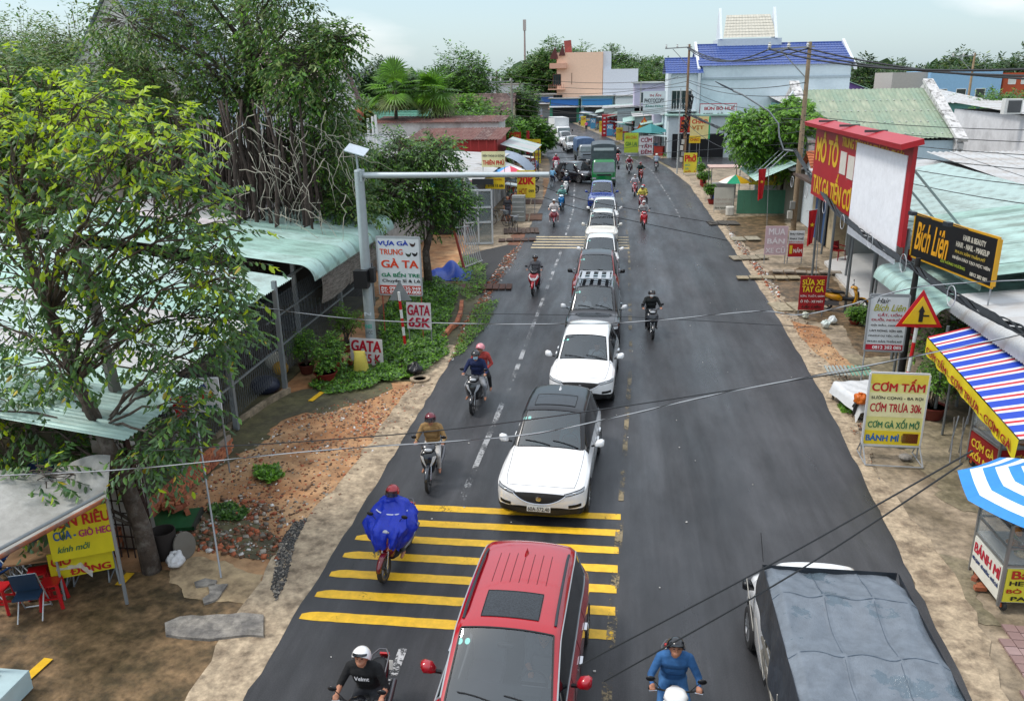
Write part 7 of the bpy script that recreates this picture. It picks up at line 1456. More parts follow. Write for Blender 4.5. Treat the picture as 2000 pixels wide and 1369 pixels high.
t = thing('rusty_grille','rusty steel grille with a dark post by the street tree','grille',(-8.95,12.55,0));mb = MB();[mb.bar((-.35+.14*k,0,0),(-.35+.14*k,0,1.7),.02) for k in range(7)];[mb.bar((-.4,0,.2+.25*k),(.45,0,.2+.25*k),.02) for k in range(6)];mb.build('bars',C('#3a2a24',.7),t);MB().bar((.42,.1,0),(.10,.25,2.6),.09).build('post',C('#38211b',.8),t)
a = G(372,900);sign('white chicken sign half hidden by tree leaves above the brick wall',-9.15,16.0,R(10),1.05,1.55,.80,'#dcdfe2',[('GÀ TA','#b8202a',.05,.95,.36,.66,.06),('BẾN TRE','#12614a',.05,.95,.08,.28,.06),('GÀ','#24408f',.42,.75,.72,.94,.04)],posts='two')
a = G(45,1360);t = thing('wooden_crate','white crate with a metal bowl at the bottom left corner','crate',(a.x-.62,a.y-.22,0));MB().box((0,0,.3),(1.3,.8,.05)).box((0,-.4,.16),(1.3,.03,.3)).box((.64,0,.16),(.03,.8,.3)).build('crate_body',C('#a9bfc2',.6),t);MB().lathe([(.1,.36),(.22,.42),(.24,.42)],n=18).build('bowl',C('#9a9fa4',.3,metal=.6),t,(-.2,.1,0));MB().box((.1,.1,.35),(.4,.3,.04)).build('wooden_board',C('#7a4a2a',.7),t)
# ---- junk by the verge
a = G(890,540);t = thing('blue_tarpaulin','crumpled royal blue tarpaulin heap by the verge','tarpaulin',(a.x-.3,a.y+.4,0));mb = MB();mb.grid(lambda u,v: ((u-.5)*2.0+.12*math.sin(v*7),(v-.5)*2.6,max(.01,.85*math.sin(math.pi*u)*math.sin(math.pi*v)*(.7+.3*math.sin(u*11+v*3))*(1-.4*v))),30,30);mb.build('cloth',C('#0f3f9e',.45,bump=1.,bscale=7),t,smooth=True)
a = G(925,520);t = thing('metal_gate_frame','old rusty red and white metal gate leaning on the junk heap','gate',(a.x,a.y,0),R(70));mb = MB();mb.bar((-.9,0,.05),(-.9,.5,2.0),.09);mb.build('red_frame',C('#8f3a26',.7),t)
for k in range(9): mb = MB();mb.bar((-.8+.2*k,.0,.1),(-.8+.2*k,.45,1.8),.03);mb.build('bar',C('#a9aaac',.5),t)
mb = MB();mb.bar((-.9,.5,1.95),(.9,.42,1.8),.05);mb.bar((-.9,.05,.1),(.9,.0,.1),.05);mb.build('rail',C('#a9aaac',.5),t)
def planks(label,px,n,w,l,rz,col,z=.05,name='drain_cover',group=None):
 a = G(*px);t = thing(name,label,'drain cover',(a.x,a.y,0),rz,group);m = M('weathered_plank_'+col[1:],tuple((int(col[i:i+2],16)/255)**2.2 for i in (1,3,5)),rough=.85,var=.35,scale=5,bump=.6,bscale=18)
 for k in range(n): MB().box(((k-(n-1)/2)*w,rs.normal(0,.03),z+rs.normal(0,.008)),(w*.88,l,.05)).build('plank',m,t)
 return t
planks('row of brown boards over the drain by the junk heap',(950,562),8,.28,.85,R(4),'#5e4238');planks('lower row of weathered boards near the white door frame',(1010,470),5,.42,.75,R(6),'#4b3b34');planks('upper row of weathered boards near the white door frame',(1018,452),8,.26,1.7,R(8),'#4e4038');planks('flat brown board patch by the bicycles',(1020,425),3,.9,2.6,R(4),'#5d4334',z=.03);planks('far brown boards in front of the phone shop',(1025,395),3,.9,2.0,R(4),'#4e3a30',z=.03)
t = thing('white_door_frame','white metal door frame with glass panels standing by the verge','door frame',(-7.3,43.6,0),R(12));mb = MB()
for x in (-.75,0,.75): mb.bar((x,0,0),(x,0,2.9),.09)
for z in (.05,1.2,2.0,2.9): mb.bar((-.75,0,z),(.75,0,z),.09)
mb.build('frame',C('#c9cdce',.4),t);MB().box((0,.01,1.45),(1.4,.015,2.8)).build('pane',M('door_glass',(.25,.30,.30),rough=.1,alpha=.45),t)
a = G(905,470);sign('dark blue phone shop sign beside the leafy tree',-9.2,43.5,R(-4),1.9,1.6,.95,'#12308a',[('ĐIỆN THOẠI','#e8e8e8',.15,.9,.62,.86),('www.dienthoai.com','#e8e8e8',.05,.95,.38,.52),('0915.873.774','#f0f0f0',.05,.95,.08,.32,.04)])
sign('teal shop sign above the dark blue one',-9.3,44.4,R(-4),2.0,2.6,1.1,'#1d6e60',[('CỬA HÀNG','#c9e0d6',.1,.9,.55,.85),('SỬA ĐIỆN','#c9e0d6',.1,.9,.12,.42)])
sign('pale phone sign with red capitals above the corner shop',-7.6,51.8,R(-4),1.50,3.3,.95,'#ded9a8',[('ĐIỆN THOẠI DI ĐỘNG','#4a4a48',.04,.96,.62,.84),('THIÊN PHÚ','#c41f1f',.04,.96,.14,.50,.06)])
sign('yellow phone repair sign under the pale phone sign',-7.6,51.4,R(-4),1.50,2.0,1.0,'#e6c42a',[('CHUYÊN MUA BÁN','#2a2a2a',.06,.94,.74,.90),('& SỬA CHỮA','#b02a1a',.12,.88,.54,.66),('ĐT: 0798 13 686','#2a2a2a',.04,.96,.12,.30)],posts='one')
a = G(1056,398);sign('yellow sign with a big red price of 20K at the road edge',-5.75,53.6,R(-3),1.2,1.15,1.75,'#e4c83a',[('BÁNH BÒ','#2c2c2c',.08,.92,.84,.94),('20K','#c01a18',.05,.95,.48,.80,.07),('HOT','#b0401a',.1,.55,.12,.34),('099','#2a2a2a',.64,.92,.2,.3)])
umbrella('red, blue and white parasol by the phone shop',-6.9,54.5,3.1,1.35,['#c4161c','#5fa9d6','#e5e3e6','#c8425e','#3d8fd0','#d5b3bd','#c23850','#e2e2e2'],8)
bicycle('city bicycle parked at the corner shop',-7.0,49.6,R(60),'#b4b4b0');bicycle('black bicycle parked on the brown boards',-5.9,47.6,R(25),'#17181a')
person('man in a dark shirt standing behind the parked bicycle',-6.6,50.6,R(20),'standing',top='#3a3a3e',bottom='#4a4a52',head_kind='hair',sleeves=False,trousers=False,shoe='#3a3a3a');person('person in a mustard top standing in front of the corner shop',-6.3,52.4,0,'standing',top='#b7a53c',bottom='#33363a',head_kind='hair',sleeves=False)
t = thing('display_cabinet','pale metal display cabinet on the left pavement','cabinet',(-6.0,51.4,0));MB().box((0,0,.8),(.8,.6,1.6)).build('cabinet_body',C('#8d908c',.5),t);[MB().box((0,-.31,.3+.3*k),(.74,.03,.03)).build('shelf_edge',C('#c9cbca'),t) for k in range(5)]
# ---- sheds and shops along the left, near to far
def lhouse(name,label,px0,px1,y0,y1,h,**k):
 x0,x1 = AY(px0,300,y0).x,AY(px1,300,y0).x;return box_house(name,label,x0,x1,y0,y1,h,**k)
wht = M('weathered_white_wall',(.68,.67,.64),rough=.8,var=.12,c2=(.38,.36,.33),c2amt=.3,c2scale=.5);grw = C('#8b8f8d',.8,c2=(.15,.15,.14));redw = M('red_corrugated_wall',(.42,.035,.03),rough=.6,var=.15,vscale=(8,1,1));dkw = C('#3c3a38',.85);bluew = C('#2a5a8c',.7);crm = C('#c9b99a',.8)
box_house('corner_shop','low shop with torn white and rusty red roof sheets by the phone sign',-12.6,-8.1,46.5,54.5,2.9,dkw,'shop',roof='mono-x',rh=.9,roof_mats=[m_wr[0],m_wr[1],m_rust[0],m_wr[0]],pitch=.2)
box_house('shed','grey sheet metal shed behind the leafy tree',-15.5,-10.6,37,45.5,3.0,M('grey_sheet_wall',(.36,.35,.33),rough=.7,var=.2,c2=(.22,.20,.18),c2amt=.3,vscale=(5,1,1)),'shed',roof='mono-x',rh=.9,roof_mats=[m_wr[1],m_wr[0]],pitch=.2)
box_house('house','long low house with a white metal roof behind the corner shop',-17.5,-8.4,55.5,63,3.1,wht,roof='mono-x',rh=.5,roof_mats=m_wr,pitch=.2)
r = box_house('red_shed','red corrugated shed with a dark red patchy roof',-16.4,-9.4,66,72,4.0,redw,'shed',roof='mono+y',rh=.55,roof_mats=m_rust,pitch=.25)
for k in range(12): MB().box((-3.5+7*k/11,-4.05,2.0),(.05,.04,4.0)).build('wall_rib',redw,r)
box_house('house','white rendered house with a dark red roof edge above the red shed',-22,-10.5,75.5,80,4.9,wht,roof='mono+y',rh=.35,roof_mats=m_rust,pitch=.3)
box_house('house','grey roofed house left of the red shed',-27,-17.4,60,70,3.3,wht,roof='corr-gx',rh=1.2,roof_mats=[m_wr[1]],rc=m_wr[1],pitch=.25)
box_house('house','house with white roof sheets left of the leafy tree',-25,-16.5,48,57,3.0,wht,roof='mono-y',rh=.7,roof_mats=[m_wr[0]],pitch=.25)
box_house('house','flat white house beyond the leafy tree',-25,-18.5,70,74,3.6,wht,roof='slab',rc=m_wr[0])
box_house('house','long brown roofed house behind the dish',-30,-20,85,92,3.6,wht,roof='tile-x',rc=M('green_tile',(.07,.22,.16),rough=.5,var=.2),rh=1.8)
box_house('house','house with a dark brown tiled roof left of the utility pole',-18.5,-11.6,92,99,5.0,crm,roof='tile-x',rc=M('brown_tile',(.10,.06,.055),rough=.8,var=.4,c2=(.20,.14,.12),c2amt=.4),rh=1.9)
box_house('steep_house','house with a steep grey shingled roof above the banyan',-36,-24.5,50,60,6.0,wht,roof='tile-y',rc=M('blue_grey_shingle',(.30,.36,.41),rough=.7,var=.12),rh=8.2,rows=26,cols=2)
box_house('house','big house with a pinkish tiled roof behind the banyan',-32,-20.6,58,66,7.4,wht,roof='tile-x',rc=M('pink_tile',(.36,.27,.26),rough=.75,var=.2),rh=3.4,rows=22,cols=36)
box_house('house','small white block with a white metal roof seen through the top left trees',-34,-29,42,46,7.0,wht,roof='slab',rc=m_wr[0])
r = thing('satellite_dish','rusty brown satellite dish on the flat white roof','satellite dish',tuple(AY(702,226,60)-Vector((0,0,1.0))),R(-20));mb = MB();mb.lathe([(.02,.10),(.22,.07),(.38,.0),(.46,-.10)],(0,0,1.1),22,'y');mb.build('dish',M('rusty_dish',(.28,.09,.05),rough=.8,var=.4),r,smooth=True);post(r,0,.1,-1.6,1.05,.04,steel)
for i,(px,yy) in enumerate(((718,232),(727,228),(733,225))): a = AY(px,yy,58);t = thing('vent_pipe',['left','middle','right'][i]+' white pipe of the three standing on the flat roof','pipe',(a.x,a.y,a.z-2.4));MB().tube([(0,0,0),(0,0,2.4)],.09,8).build('pipe',C('#d8d8d6'),t)
t = thing('shop_awning','pale sheet metal awning sagging over the left pavement','awning',(-7.6,70,0));awning(t,(-1.6,-3.5,3.6),(-1.6,5,3.6),2.6,.7,[m_gr[2],m_wr[0]],(1,0,0));[post(t,.8,y,0,2.9,.04,steel) for y in (-3,0,4)]
t = thing('shop_awning','blue grey canvas awning curving down to the pavement','awning',(-7.4,63.5,0));mb = MB();mb.grid(lambda u,v: (-1.2+2.3*u,-2.2+4.4*v,3.2-.5*u-.9*u**3),12,4);mb.build('canvas',C('#8d99a8',.6,var=.2),t,smooth=True);[post(t,1.0,y,0,1.9,.03,steel) for y in (-2,2)]
t = thing('shop_awning','small white awning next to the canvas awning','awning',(-7.6,59,0));awning(t,(-.8,-1.8,2.9),(-.8,1.8,2.9),1.6,.6,[m_wr[0]],(1,0,0));[post(t,.7,y,0,2.3,.03,steel) for y in (-1.6,1.6)]
for i in range(9):
 y = 56+i*2.6;x = interp(XL,y)-1.6-rs.rand()*.8;col = ['#8a1f1f','#5e6468','#7c2a20','#3c6a8a','#8d8d8a'][i % 5];t = thing('market_stand','cluttered %s stand on the left pavement, %s from the phone shop' % (['red','grey','brown','blue','pale'][i % 5],['first','second','third','fourth','fifth','sixth','seventh','eighth','ninth'][i]),'stand',(x,y,0))
 MB().box((0,0,.45),(.8,1.0,.9)).build('counter',C(col,.6),t);MB().box((0,0,1.7),(1.1,1.3,.05),ry=.15).build('cover',C(['#b9c4c6','#8f979a','#d2d2cf'][i % 3],.5),t);[post(t,sx*.45,sy*.55,.8,1.7,.02,steel) for sx in (-1,1) for sy in (-1,1)];[MB().box((rs.uniform(-.3,.3),rs.uniform(-.4,.4),.98),(.22,.22,.2)).build('goods',C(['#c8b23a','#b8402a','#3f7a4a','#d8d4cc'][q],.6),t) for q in range(4)]
sign('small red sign beside the left utility pole',*AY(1006,270,84).xy,0,1.2,2.5,1.0,'#c3331c',[('BÁN','#e0a03a',.15,.85,.5,.85),('NHÀ','#e0a03a',.15,.85,.1,.42)])
sign('yellow sign on the left pavement near the bend',*AY(1040,272,88).xy,0,1.7,1.6,.9,'#d8b81e',[('SỬA XE','#b3221c',.08,.92,.2,.8,.05)])
t = thing('red_banner_post','tall red banner beside the yellow sign near the bend','banner',(AY(1031,272,89).x,89,0));MB().box((0,0,2.1),(.35,.06,2.4)).build('banner',C('#b3202a'),t);post(t,0,.06,0,3.3,.03,steel)
# ------------------------------------------------------------------ right side of the road
def XY(px,py,z=0): p = G(px,py,z);return p.x,p.y
def cart(label,x,y,rz,w,d,red,side,front,name='food_cart'):
 t = thing(name,label,'food cart',(x,y,0),rz);st_ = C('#8b8c8a',.35,metal=.5);MB().box((0,0,.52),(w,d,.66)).build('cabinet',C('#9c1a1c' if red else '#c9c9c2',.5),t);b = MB()
 for sx in (-1,1):
  for sy in (-1,1): b.bar((sx*w/2,sy*d/2,.12),(sx*w/2,sy*d/2,1.62 if not red else 1.3),.045)
 for z in (.88,1.2,1.62) if not red else (.88,1.3):
  for s in (-1,1): b.bar((-w/2,s*d/2,z),(w/2,s*d/2,z),.035);b.bar((s*w/2,-d/2,z),(s*w/2,d/2,z),.035)
 b.build('frame',st_,t);MB().box((0,0,.90),(w*.97,d*.97,.03)).build('counter',C('#a9aaa7',.4),t);MB().box((.1,0,1.2),(w*.7,d*.96,.02)).build('shelf',st_,t) if not red else None
 gm_ = M('cart_glass',(.6,.66,.66),rough=.05,alpha=.18,var=0)
 for s in (-1,1): MB().box((s*w/2,0,1.2),(.008,d*.95,.62 if not red else .4)).build('pane',gm_,t);MB().box((0,s*d/2,1.2),(w*.95,.008,.62 if not red else .4)).build('pane',gm_,t)
 for sx in (-1,1):
  for sy in (-1,1): wl = MB().lathe([(.03,-.03),(.09,-.03),(.10,0),(.09,.03),(.03,.03)],(0,0,0),14,'x').build('wheel',DEFM['tyre'],t,(sx*w*.42,sy*d*.44,.10));MB().lathe([(.03,-.04),(.045,-.032),(.045,.032),(.03,.04)],(0,0,0),10,'x').build('hub',C('#c8622a'),wl)
 for nm,lns,ax,ww,bgc in (('side_board',side,0,d,'#8f1517' if red else '#e3e2d6'),('front_board',front,1,w,'#8f1517' if red else '#d9cf3c')):
  o = MB().box((0,0,0),(ww*.94,.012,.62)).build(nm,C(bgc,.4),t,(-w/2-.012,0,.52) if ax == 0 else (0,-d/2-.012,.52),-math.pi/2 if ax == 0 else 0)
  for s_,c_,a,e_,z0,z1 in lns: letters(s_,C(c_,.5),o,ww*.94*(a-.5),ww*.94*(e_-.5),.62*(z0-.5),.62*(z1-.5),y=-.009,bold=.045)
 for k in range(9 if not red else 12): mb = MB();sx,sy = (rs.uniform(-.36,.36)*w,-.36*d+.72*d*(k/8 if not red else k/11));mb.lathe([(.08,.92),(.12,.945)],(sx,sy,0),14);mb.ell((sx,sy,.96),(.08,.08,.035),10,6);o = mb.build('food_plate',C(['#b5742e','#c9b48a','#5c7a34','#9c4a22','#d6d3c8'][k % 5],.6),t)
 return t
cart('glass bread cart with white and yellow boards under the blue and white parasol',7.08,12.95,R(2),1.35,1.05,False,[('BÁNH MÌ','#c4203c',.05,.97,.56,.94),('HEO QUAY - BÒ NƯỚNG - PATÊ CHẢ','#22417a',.03,.97,.30,.46)],[('Bánh Mì','#b8261c',.06,.80,.70,.95),('HEO QUAY','#1c1c1c',.05,.80,.48,.64),('BÒ NƯỚNG','#b3321c',.03,.80,.27,.43),('PATÊ CHẢ','#1c1c1c',.10,.85,.05,.21)])
for i,(dx,dy,z) in enumerate(((-.1,.3,1.23),(.02,.36,1.23),(-.06,.2,1.23),(.1,.1,1.23),(-.2,-.1,1.23))): t = MB().ell((0,0,0),(.12,.055,.05),12,7).build('bread_roll',C('#b8742a',.6,var=.2),None,(6.93+dx,12.9+dy,z+.05),rs.rand()*3);tag(t,'golden bread roll, one of the heap on the glass shelf of the bread cart','bread','bread rolls on the cart shelf')
for i in range(4): t = put('brick',bm_[i % 3],None,(6.4+.08*(i % 2),13.0+.1*i,.05+.075*(i//2)),.4*i);tag(t,'red brick wedged under the bread cart','brick','bricks under the bread cart')
umbrella('blue and white striped parasol over the glass bread cart',7.15,12.75,2.48,1.45,None,8,.50,stripes=['#dfe3e6','#2f86cf','#dfe3e6','#2f86cf','#dfe3e6','#2f86cf','#e4e7ea','#2f86cf'])
cart('red chicken rice cart with yellow lettering under the striped awning',8.75,17.6,R(8),1.2,1.1,True,[('CƠM GÀ','#e2c33a',.08,.92,.52,.90),('XỐI MỠ','#e2c33a',.08,.92,.10,.46)],[('CƠM GÀ','#c9962a',.1,.9,.54,.9),('XỐI MỠ','#c9962a',.1,.9,.1,.46)])
t = thing('charcoal_grill','dark metal charcoal grill box in front of the red rice cart','grill',(8.55,16.4,0));MB().box((0,0,.62),(.75,.45,.18)).box((0,0,.73),(.68,.38,.02)).build('fire_box',C('#1d1b1a',.7),t);[MB().bar((sx*.33,sy*.18,0),(sx*.3,sy*.16,.55),.03).build('leg',C('#262423'),t) for sx in (-1,1) for sy in (-1,1)]
aw = thing('striped_awning','blue, white and red striped awning with a yellow lettered valance','awning',(7.3,14,0));A0,A1 = Vector((.25,5.9,2.45)),Vector((-.20,.05,2.40));B0,B1 = Vector((4.2,7.6,3.1)),Vector((4.2,.3,3.1));seq = ['#c4202a','#dfe2e6','#1f3fae','#1f3fae','#1f3fae','#dfe2e6'];n = 62
for k in range(n):
 u0,u1 = k/n,(k+1)/n;c = [('#c4202a',.7),('#dfe2e6',1),('#1c44b8',1),('#1c44b8',1),('#1c44b8',1),('#dfe2e6',1)][k % 6][0]
 if k % 6 in (3,4): continue
 u1 = (k+3)/n if k % 6 == 2 else u1;mb = MB();mb.grid(lambda u,v: (lambda a,b_: a.lerp(b_,u)-Vector((0,0,.06*math.sin(math.pi*u))))(A0.lerp(A1,u0+(u1-u0)*v),B0.lerp(B1,u0+(u1-u0)*v)),8,2);mb.build('fabric_stripe',C(c,.55),aw,smooth=True)
mb = MB();d_ = (A1-A0).normalized();mb.grid(lambda u,v: A0.lerp(A1,v)+Vector((-.012-.02*math.sin(v*40)*u,0,-.02-.36*u-.03*u*abs(math.sin(v*24)))),3,90);va = mb.build('valance',C('#d8c31c',.55),aw);q = letters('CƠM TẤM - CƠM TRƯA - CƠM GÀ',C('#b81c34',.5),aw,0,1,0,1,bold=.05);L_ = (A1-A0);ang = Vector((0,0,1))
warp(q,lambda x,z: A0+L_*(.03+.94*x)+Vector((-.05,0,-.33+.25*z)));[post(aw,p_.x,p_.y,0,p_.z,.03,steel) for p_ in (A0+Vector((.6,-.2,0)),A1+Vector((.6,.2,0)),B0,B1)]
def rsign(label,px,py,dz,w,zb,h,bg_,lines,rz=0,**k): x,y = XY(px,py);return sign(label,x,y,rz,w,zb,h,bg_,lines,**k)
rsign('yellow and white rice menu board on a steel stand at the right kerb',1735,895,0,1.26,.36,1.72,'#dfd98a',[('CƠM TẤM','#c01a20',.05,.95,.76,.94,.05),('SƯỜN CỌNG - BA RỌI','#1d1d22',.06,.94,.64,.70,.03),('CƠM TRƯA 30k','#b8162c',.06,.94,.47,.61,.04),('CƠM GÀ XỐI MỠ','#14744e',.06,.94,.24,.38,.04),('BÁNH MÌ','#1a66b0',.05,.62,.05,.16,.06)],R(-2),posts='stand',frame='#c9cacb',band=[('#e2c92c',0,1,.0,.2),('#e3cf50',0,1,.86,1),('#e8e2b0',0,1,.40,.74),('#7a2a1c',.68,.95,.03,.17),('#c9a87c',.66,.74,.05,.14)])
for i,(px,py,s) in enumerate(((1757,872,.13),(1768,898,.16))): t = MB().ell((0,0,s*.45),(s,s*.8,s*.5),9,6).build('rock',m_gray,None,(*XY(px,py),0));tag(t,['round brown stone holding down the back of the menu stand','flat broken stone on the front bar of the menu stand'][i],'stone')
rsign('red motorbike repair board with yellow capitals by the dirt patch',1582,618,0,.92,.25,1.28,'#9c1620',[('SỬA XE','#e8cf2a',.08,.92,.74,.95,.05),('TAY GA','#e8cf2a',.08,.92,.53,.71,.05),('SƠN, TUỐT, DÁM','#e8e6e2',.04,.96,.38,.47,.03),('Ô TÔ - XE MÁY','#e8e6e2',.06,.94,.22,.31,.03),('Lấy Liền','#16100f',.12,.86,.04,.16,.03,.3)],pc='#7c7c7c')
sign('white hair salon board with black and red lines beside the black pole',7.42,22.5,R(-3),1.0,1.25,1.56,'#d3d7d9',[('Hair','#1c1c1c',.18,.52,.86,.95,.01,.35),('Bích Liên','#a8a81c',.12,.94,.72,.84,.02,.3),('CẮT, UỐN','#b01a3a',.24,.86,.62,.69,.04),('DUỖI, NHUỘM','#b01a3a',.10,.95,.53,.60,.04),('GỘI ĐẦU, MASSAGE','#26262a',.10,.93,.44,.49),('LÀM MÓNG, SƠN GEL','#26262a',.08,.93,.34,.39),('MAKEUP DỰ TIỆC, NỐI MI','#26262a',.07,.95,.25,.30),('PHUN XĂM THẨM MỸ','#26262a',.06,.95,.15,.20),('0812 382 085','#f0eeee',.20,.95,.03,.09,.05)],frame='#8d9194',band=[('#b5162e',.02,.98,.01,.11)])
rsign('faded pink board for buying and selling old bikes',1512,515,0,1.02,.42,1.36,'#c9aeb4',[('MUA','#e9e2e4',.14,.88,.70,.93,.05),('BÁN','#e9e2e4',.10,.88,.39,.62,.05),('XE CŨ','#e9e2e4',.05,.93,.07,.30,.05)])
rsign('narrow white spare parts board with a red lower half',1551,515,0,.70,.30,1.25,'#d6d8d8',[('PHỤ TÙNG','#1a1a1c',.05,.95,.84,.94,.05),('THAY THẾ','#1a1a1c',.05,.95,.68,.78,.05),('BẢO HÀNH','#b8201c',.05,.95,.56,.63,.03),('1','#e0c22c',.10,.28,.14,.46,.05),('NĂM','#e8e0da',.36,.92,.18,.38,.04)],band=[('#b01c20',.02,.98,.03,.53)])
rsign('worn white board on legs under the green and yellow parasol',1412,415,0,1.25,.15,1.45,'#c9c4b6',[('TIỆM MAY ÁO','#b9a596',.06,.94,.40,.55),('ÁO DÀI NGHỆ','#b9a596',.06,.94,.22,.36),('Bánh Nguyên Thủy','#3a4030',.06,.96,.04,.15,.02,.3)])
rsign('yellow board with a big red noodle word at the corner',1347,342,0,1.15,.2,1.75,'#d8c83a',[('Phở','#c41c1c',.06,.94,.55,.93,.07),('BÒ','#4a9c8a',.1,.5,.34,.46),('GÀ','#4a9c8a',.1,.4,.16,.28),('số 1','#c41c1c',.1,.9,.03,.12)])
umbrella('white, green and yellow parasol by the pale green wall',*XY(1432,412),2.35,1.12,['#d9dad2','#13936a','#e0b426','#c2764a','#d9dad2','#1a9a70','#dcae22','#c9c8c0'],8,.45)
a = XY(1762,715);t = thing('warning_sign','triangular yellow and red side road warning sign on a striped post','road sign',(7.58,21.0,0));h0 = 2.75
for k in range(7): MB().tube([(.10*k/7,0,h0*k/7),(.10*(k+1)/7,0,h0*(k+1)/7)],.045,10).build('stripe',C('#c4161c' if k % 2 == 0 else '#d8d8d6',.45),t)
def tri(s,y,z): return [(.1-s,y,z-s*.58),(.1+s,y,z-s*.58),(.1,y,z+s*1.15)]
zc = 2.72;pl = MB().slab(tri(.56,-.07,zc),.02,(0,1,0)).build('red_plate',C('#c4161c',.35),t);MB().slab(tri(.41,-.095,zc),.02,(0,1,0)).build('yellow_face',C('#e3b81c',.35),pl);MB().slab([(.06,-.12,zc-.18),(.16,-.12,zc-.18),(.16,-.12,zc+.08),(.19,-.12,zc+.08),(.11,-.12,zc+.24),(.03,-.12,zc+.08),(.06,-.12,zc+.08)],.01,(0,1,0)).slab([(.16,-.12,zc-.04),(.30,-.12,zc-.04),(.30,-.12,zc+.0),(.16,-.12,zc+.0)],.01,(0,1,0)).build('black_arrow',C('#15130f',.5),pl)
flag('red flag with yellow star in front of the spare parts board',(8.85,36.6,0),(8.75,36.7,3.0),(8.15,36.6,2.9),1.45);flag('red flag with yellow star hanging by the pale green wall',(8.9,49.5,0),(8.75,49.5,3.4),(8.0,49.4,3.35),1.7)
scooter('yellow and black motorbike parked beside the red repair board',8.55,31.0,R(75),'underbone','#c98f14','#1b1b1d',trim='#1b1b1d',cowl='#c98f14',group='parked motorbikes');scooter('black motorbike with an orange bag parked behind the rice menu board',7.1,20.6,R(-80),'underbone','#1d1e22','#c9c9c9',group='parked motorbikes')
bag('orange plastic bag hanging on the parked motorbike behind the menu board',6.35,20.45,.16,'#c8651a',z=.45);a = XY(1612,640);bag('white and green plastic bag dropped on the dirt patch edge',a[0],a[1],.15,'#c9d4d0');a = XY(1625,632);bag('second white plastic bag beside the dirt patch',a[0],a[1],.15,'#d3d8d8');a = XY(1565,618);bag('small white bag at the foot of the red repair board',a[0]+.1,a[1]-.2,.12,'#c9cfc0')
t = thing('covered_table','low table under a white plastic sheet at the right kerb','table',(6.75,21.3,0),R(12));MB().grid(lambda u,v: ((u-.5)*1.35,(v-.5)*1.7,.52-.3*max(0,abs(u-.5)-.42)/.08-.28*max(0,abs(v-.5)-.43)/.07+.01*math.sin(u*19+v*13)),26,26).build('plastic_cover',C('#cfd0d0',.35,bump=.6,bscale=9),t,smooth=True);[MB().bar((sx*.55,sy*.7,0),(sx*.55,sy*.7,.5),.05).build('leg',C('#6a6258'),t) for sx in (-1,1) for sy in (-1,1)]
t = thing('slatted_bench','grey and green slatted rack lying behind the covered table','rack',(6.9,23.6,0),R(4));[MB().box(((k-5.5)*.11,0,.25),(.06,.55,.03),rx=.2).build('slat',C(['#9aa19c','#76a08c'][k > 5],.6),t) for k in range(12)]
t = thing('folded_tables','steel folding table legs leaning together near the awning','table',(8.0,18.4,0));
for k in range(3): MB().tube([(-.25+k*.22,-.3,0),(-.15+k*.2,.0,.5),(-.05+k*.2,.1,1.0)],.016,6).tube([(-.05+k*.22,.3,0),(-.12+k*.2,.05,.5),(-.18+k*.2,.0,1.0)],.016,6).build('leg_frame',C('#9da0a2',.3,metal=.6),t)
pot('large green shrub in a red pot behind the rice menu board',8.25,20.8,.36,.34,'#6b2a22',True,9,.75,ph=.8);pot('small potted plant at the foot of the parked yellow motorbike',8.6,29.4,.2,.15,'#7a3020',True,10,.35,ph=.3);pot('small green plant in a white planter near the salon board',9.0,29.2,.18,.14,'#b9bcb6',True,11,.3,ph=.25)
def pchair(label,x,y,rz,col='#7d1418',group=None):
 t = thing('plastic_chair',label,'chair',(x,y,0),rz,group);m = C(col,.35);MB().box((0,0,.44),(.44,.42,.03)).build('seat',m,t);MB().grid(lambda u,v: ((v-.5)*.44,.20-.06*math.cos((v-.5)*3)+.08*u,.44+.42*u),4,8).build('backrest',m,t)
 for sx in (-1,1):
  MB().bar((sx*.22,-.15,.64),(sx*.22,.2,.66),.04).build('armrest',m,t)
  for sy in (-1,1): MB().bar((sx*.24,sy*.22,0),(sx*.20,sy*.18,.44),.04).build('leg',m,t)
 return t
pchair('dark red plastic armchair in front of the motorbike shop',10.6,40.0,R(30)).location.z = .1
def utility_pole(label,x,y,h,arms=True,lean=(0,0),r=.16,col='#8d7a63',boxes=0,name='utility_pole'):
 t = thing(name,label,'utility pole',(x,y,0));MB().tube([(0,0,0),(lean[0]*.5,lean[1]*.5,h*.5),(lean[0],lean[1],h)],[r,r*.85,r*.62],12).build('pole',M('pole_'+col[1:],tuple((int(col[i:i+2],16)/255)**2.2 for i in (1,3,5)),rough=.85,var=.2,scale=4,bump=.3,bscale=20),t,smooth=40)
 if arms:
  c = MB();c.bar((lean[0]-2.2,lean[1],h-.35),(lean[0]+.25,lean[1],h-.25),.09);c.bar((lean[0]-1.5,lean[1],h-.4),(lean[0],lean[1],h-1.9),.05);ca = c.build('crossarm',C('#8b8d8d',.5),t)
  for k in range(3): MB().lathe([(.04,0),(.11,.06),(.05,.10),(.11,.16),(.05,.22),(.08,.30),(.02,.32)],(lean[0]-2.1+k*1.0,lean[1],h-.3),10).build('insulator',C('#c9c9c6',.3),ca)
 for k in range(boxes): MB().box((-.28+.1*(k % 2),-.12,.9+k*.55),(.26,.24,.42)).build('meter_box',C(['#b9b7ae','#8c8d8a','#c4c2ba'][k % 3],.6),t)
 return t
UP = utility_pole('tall weathered concrete utility pole with a crossarm by the beige shop',10.2,48.5,ZAT(10.2,48.5,82),boxes=2)
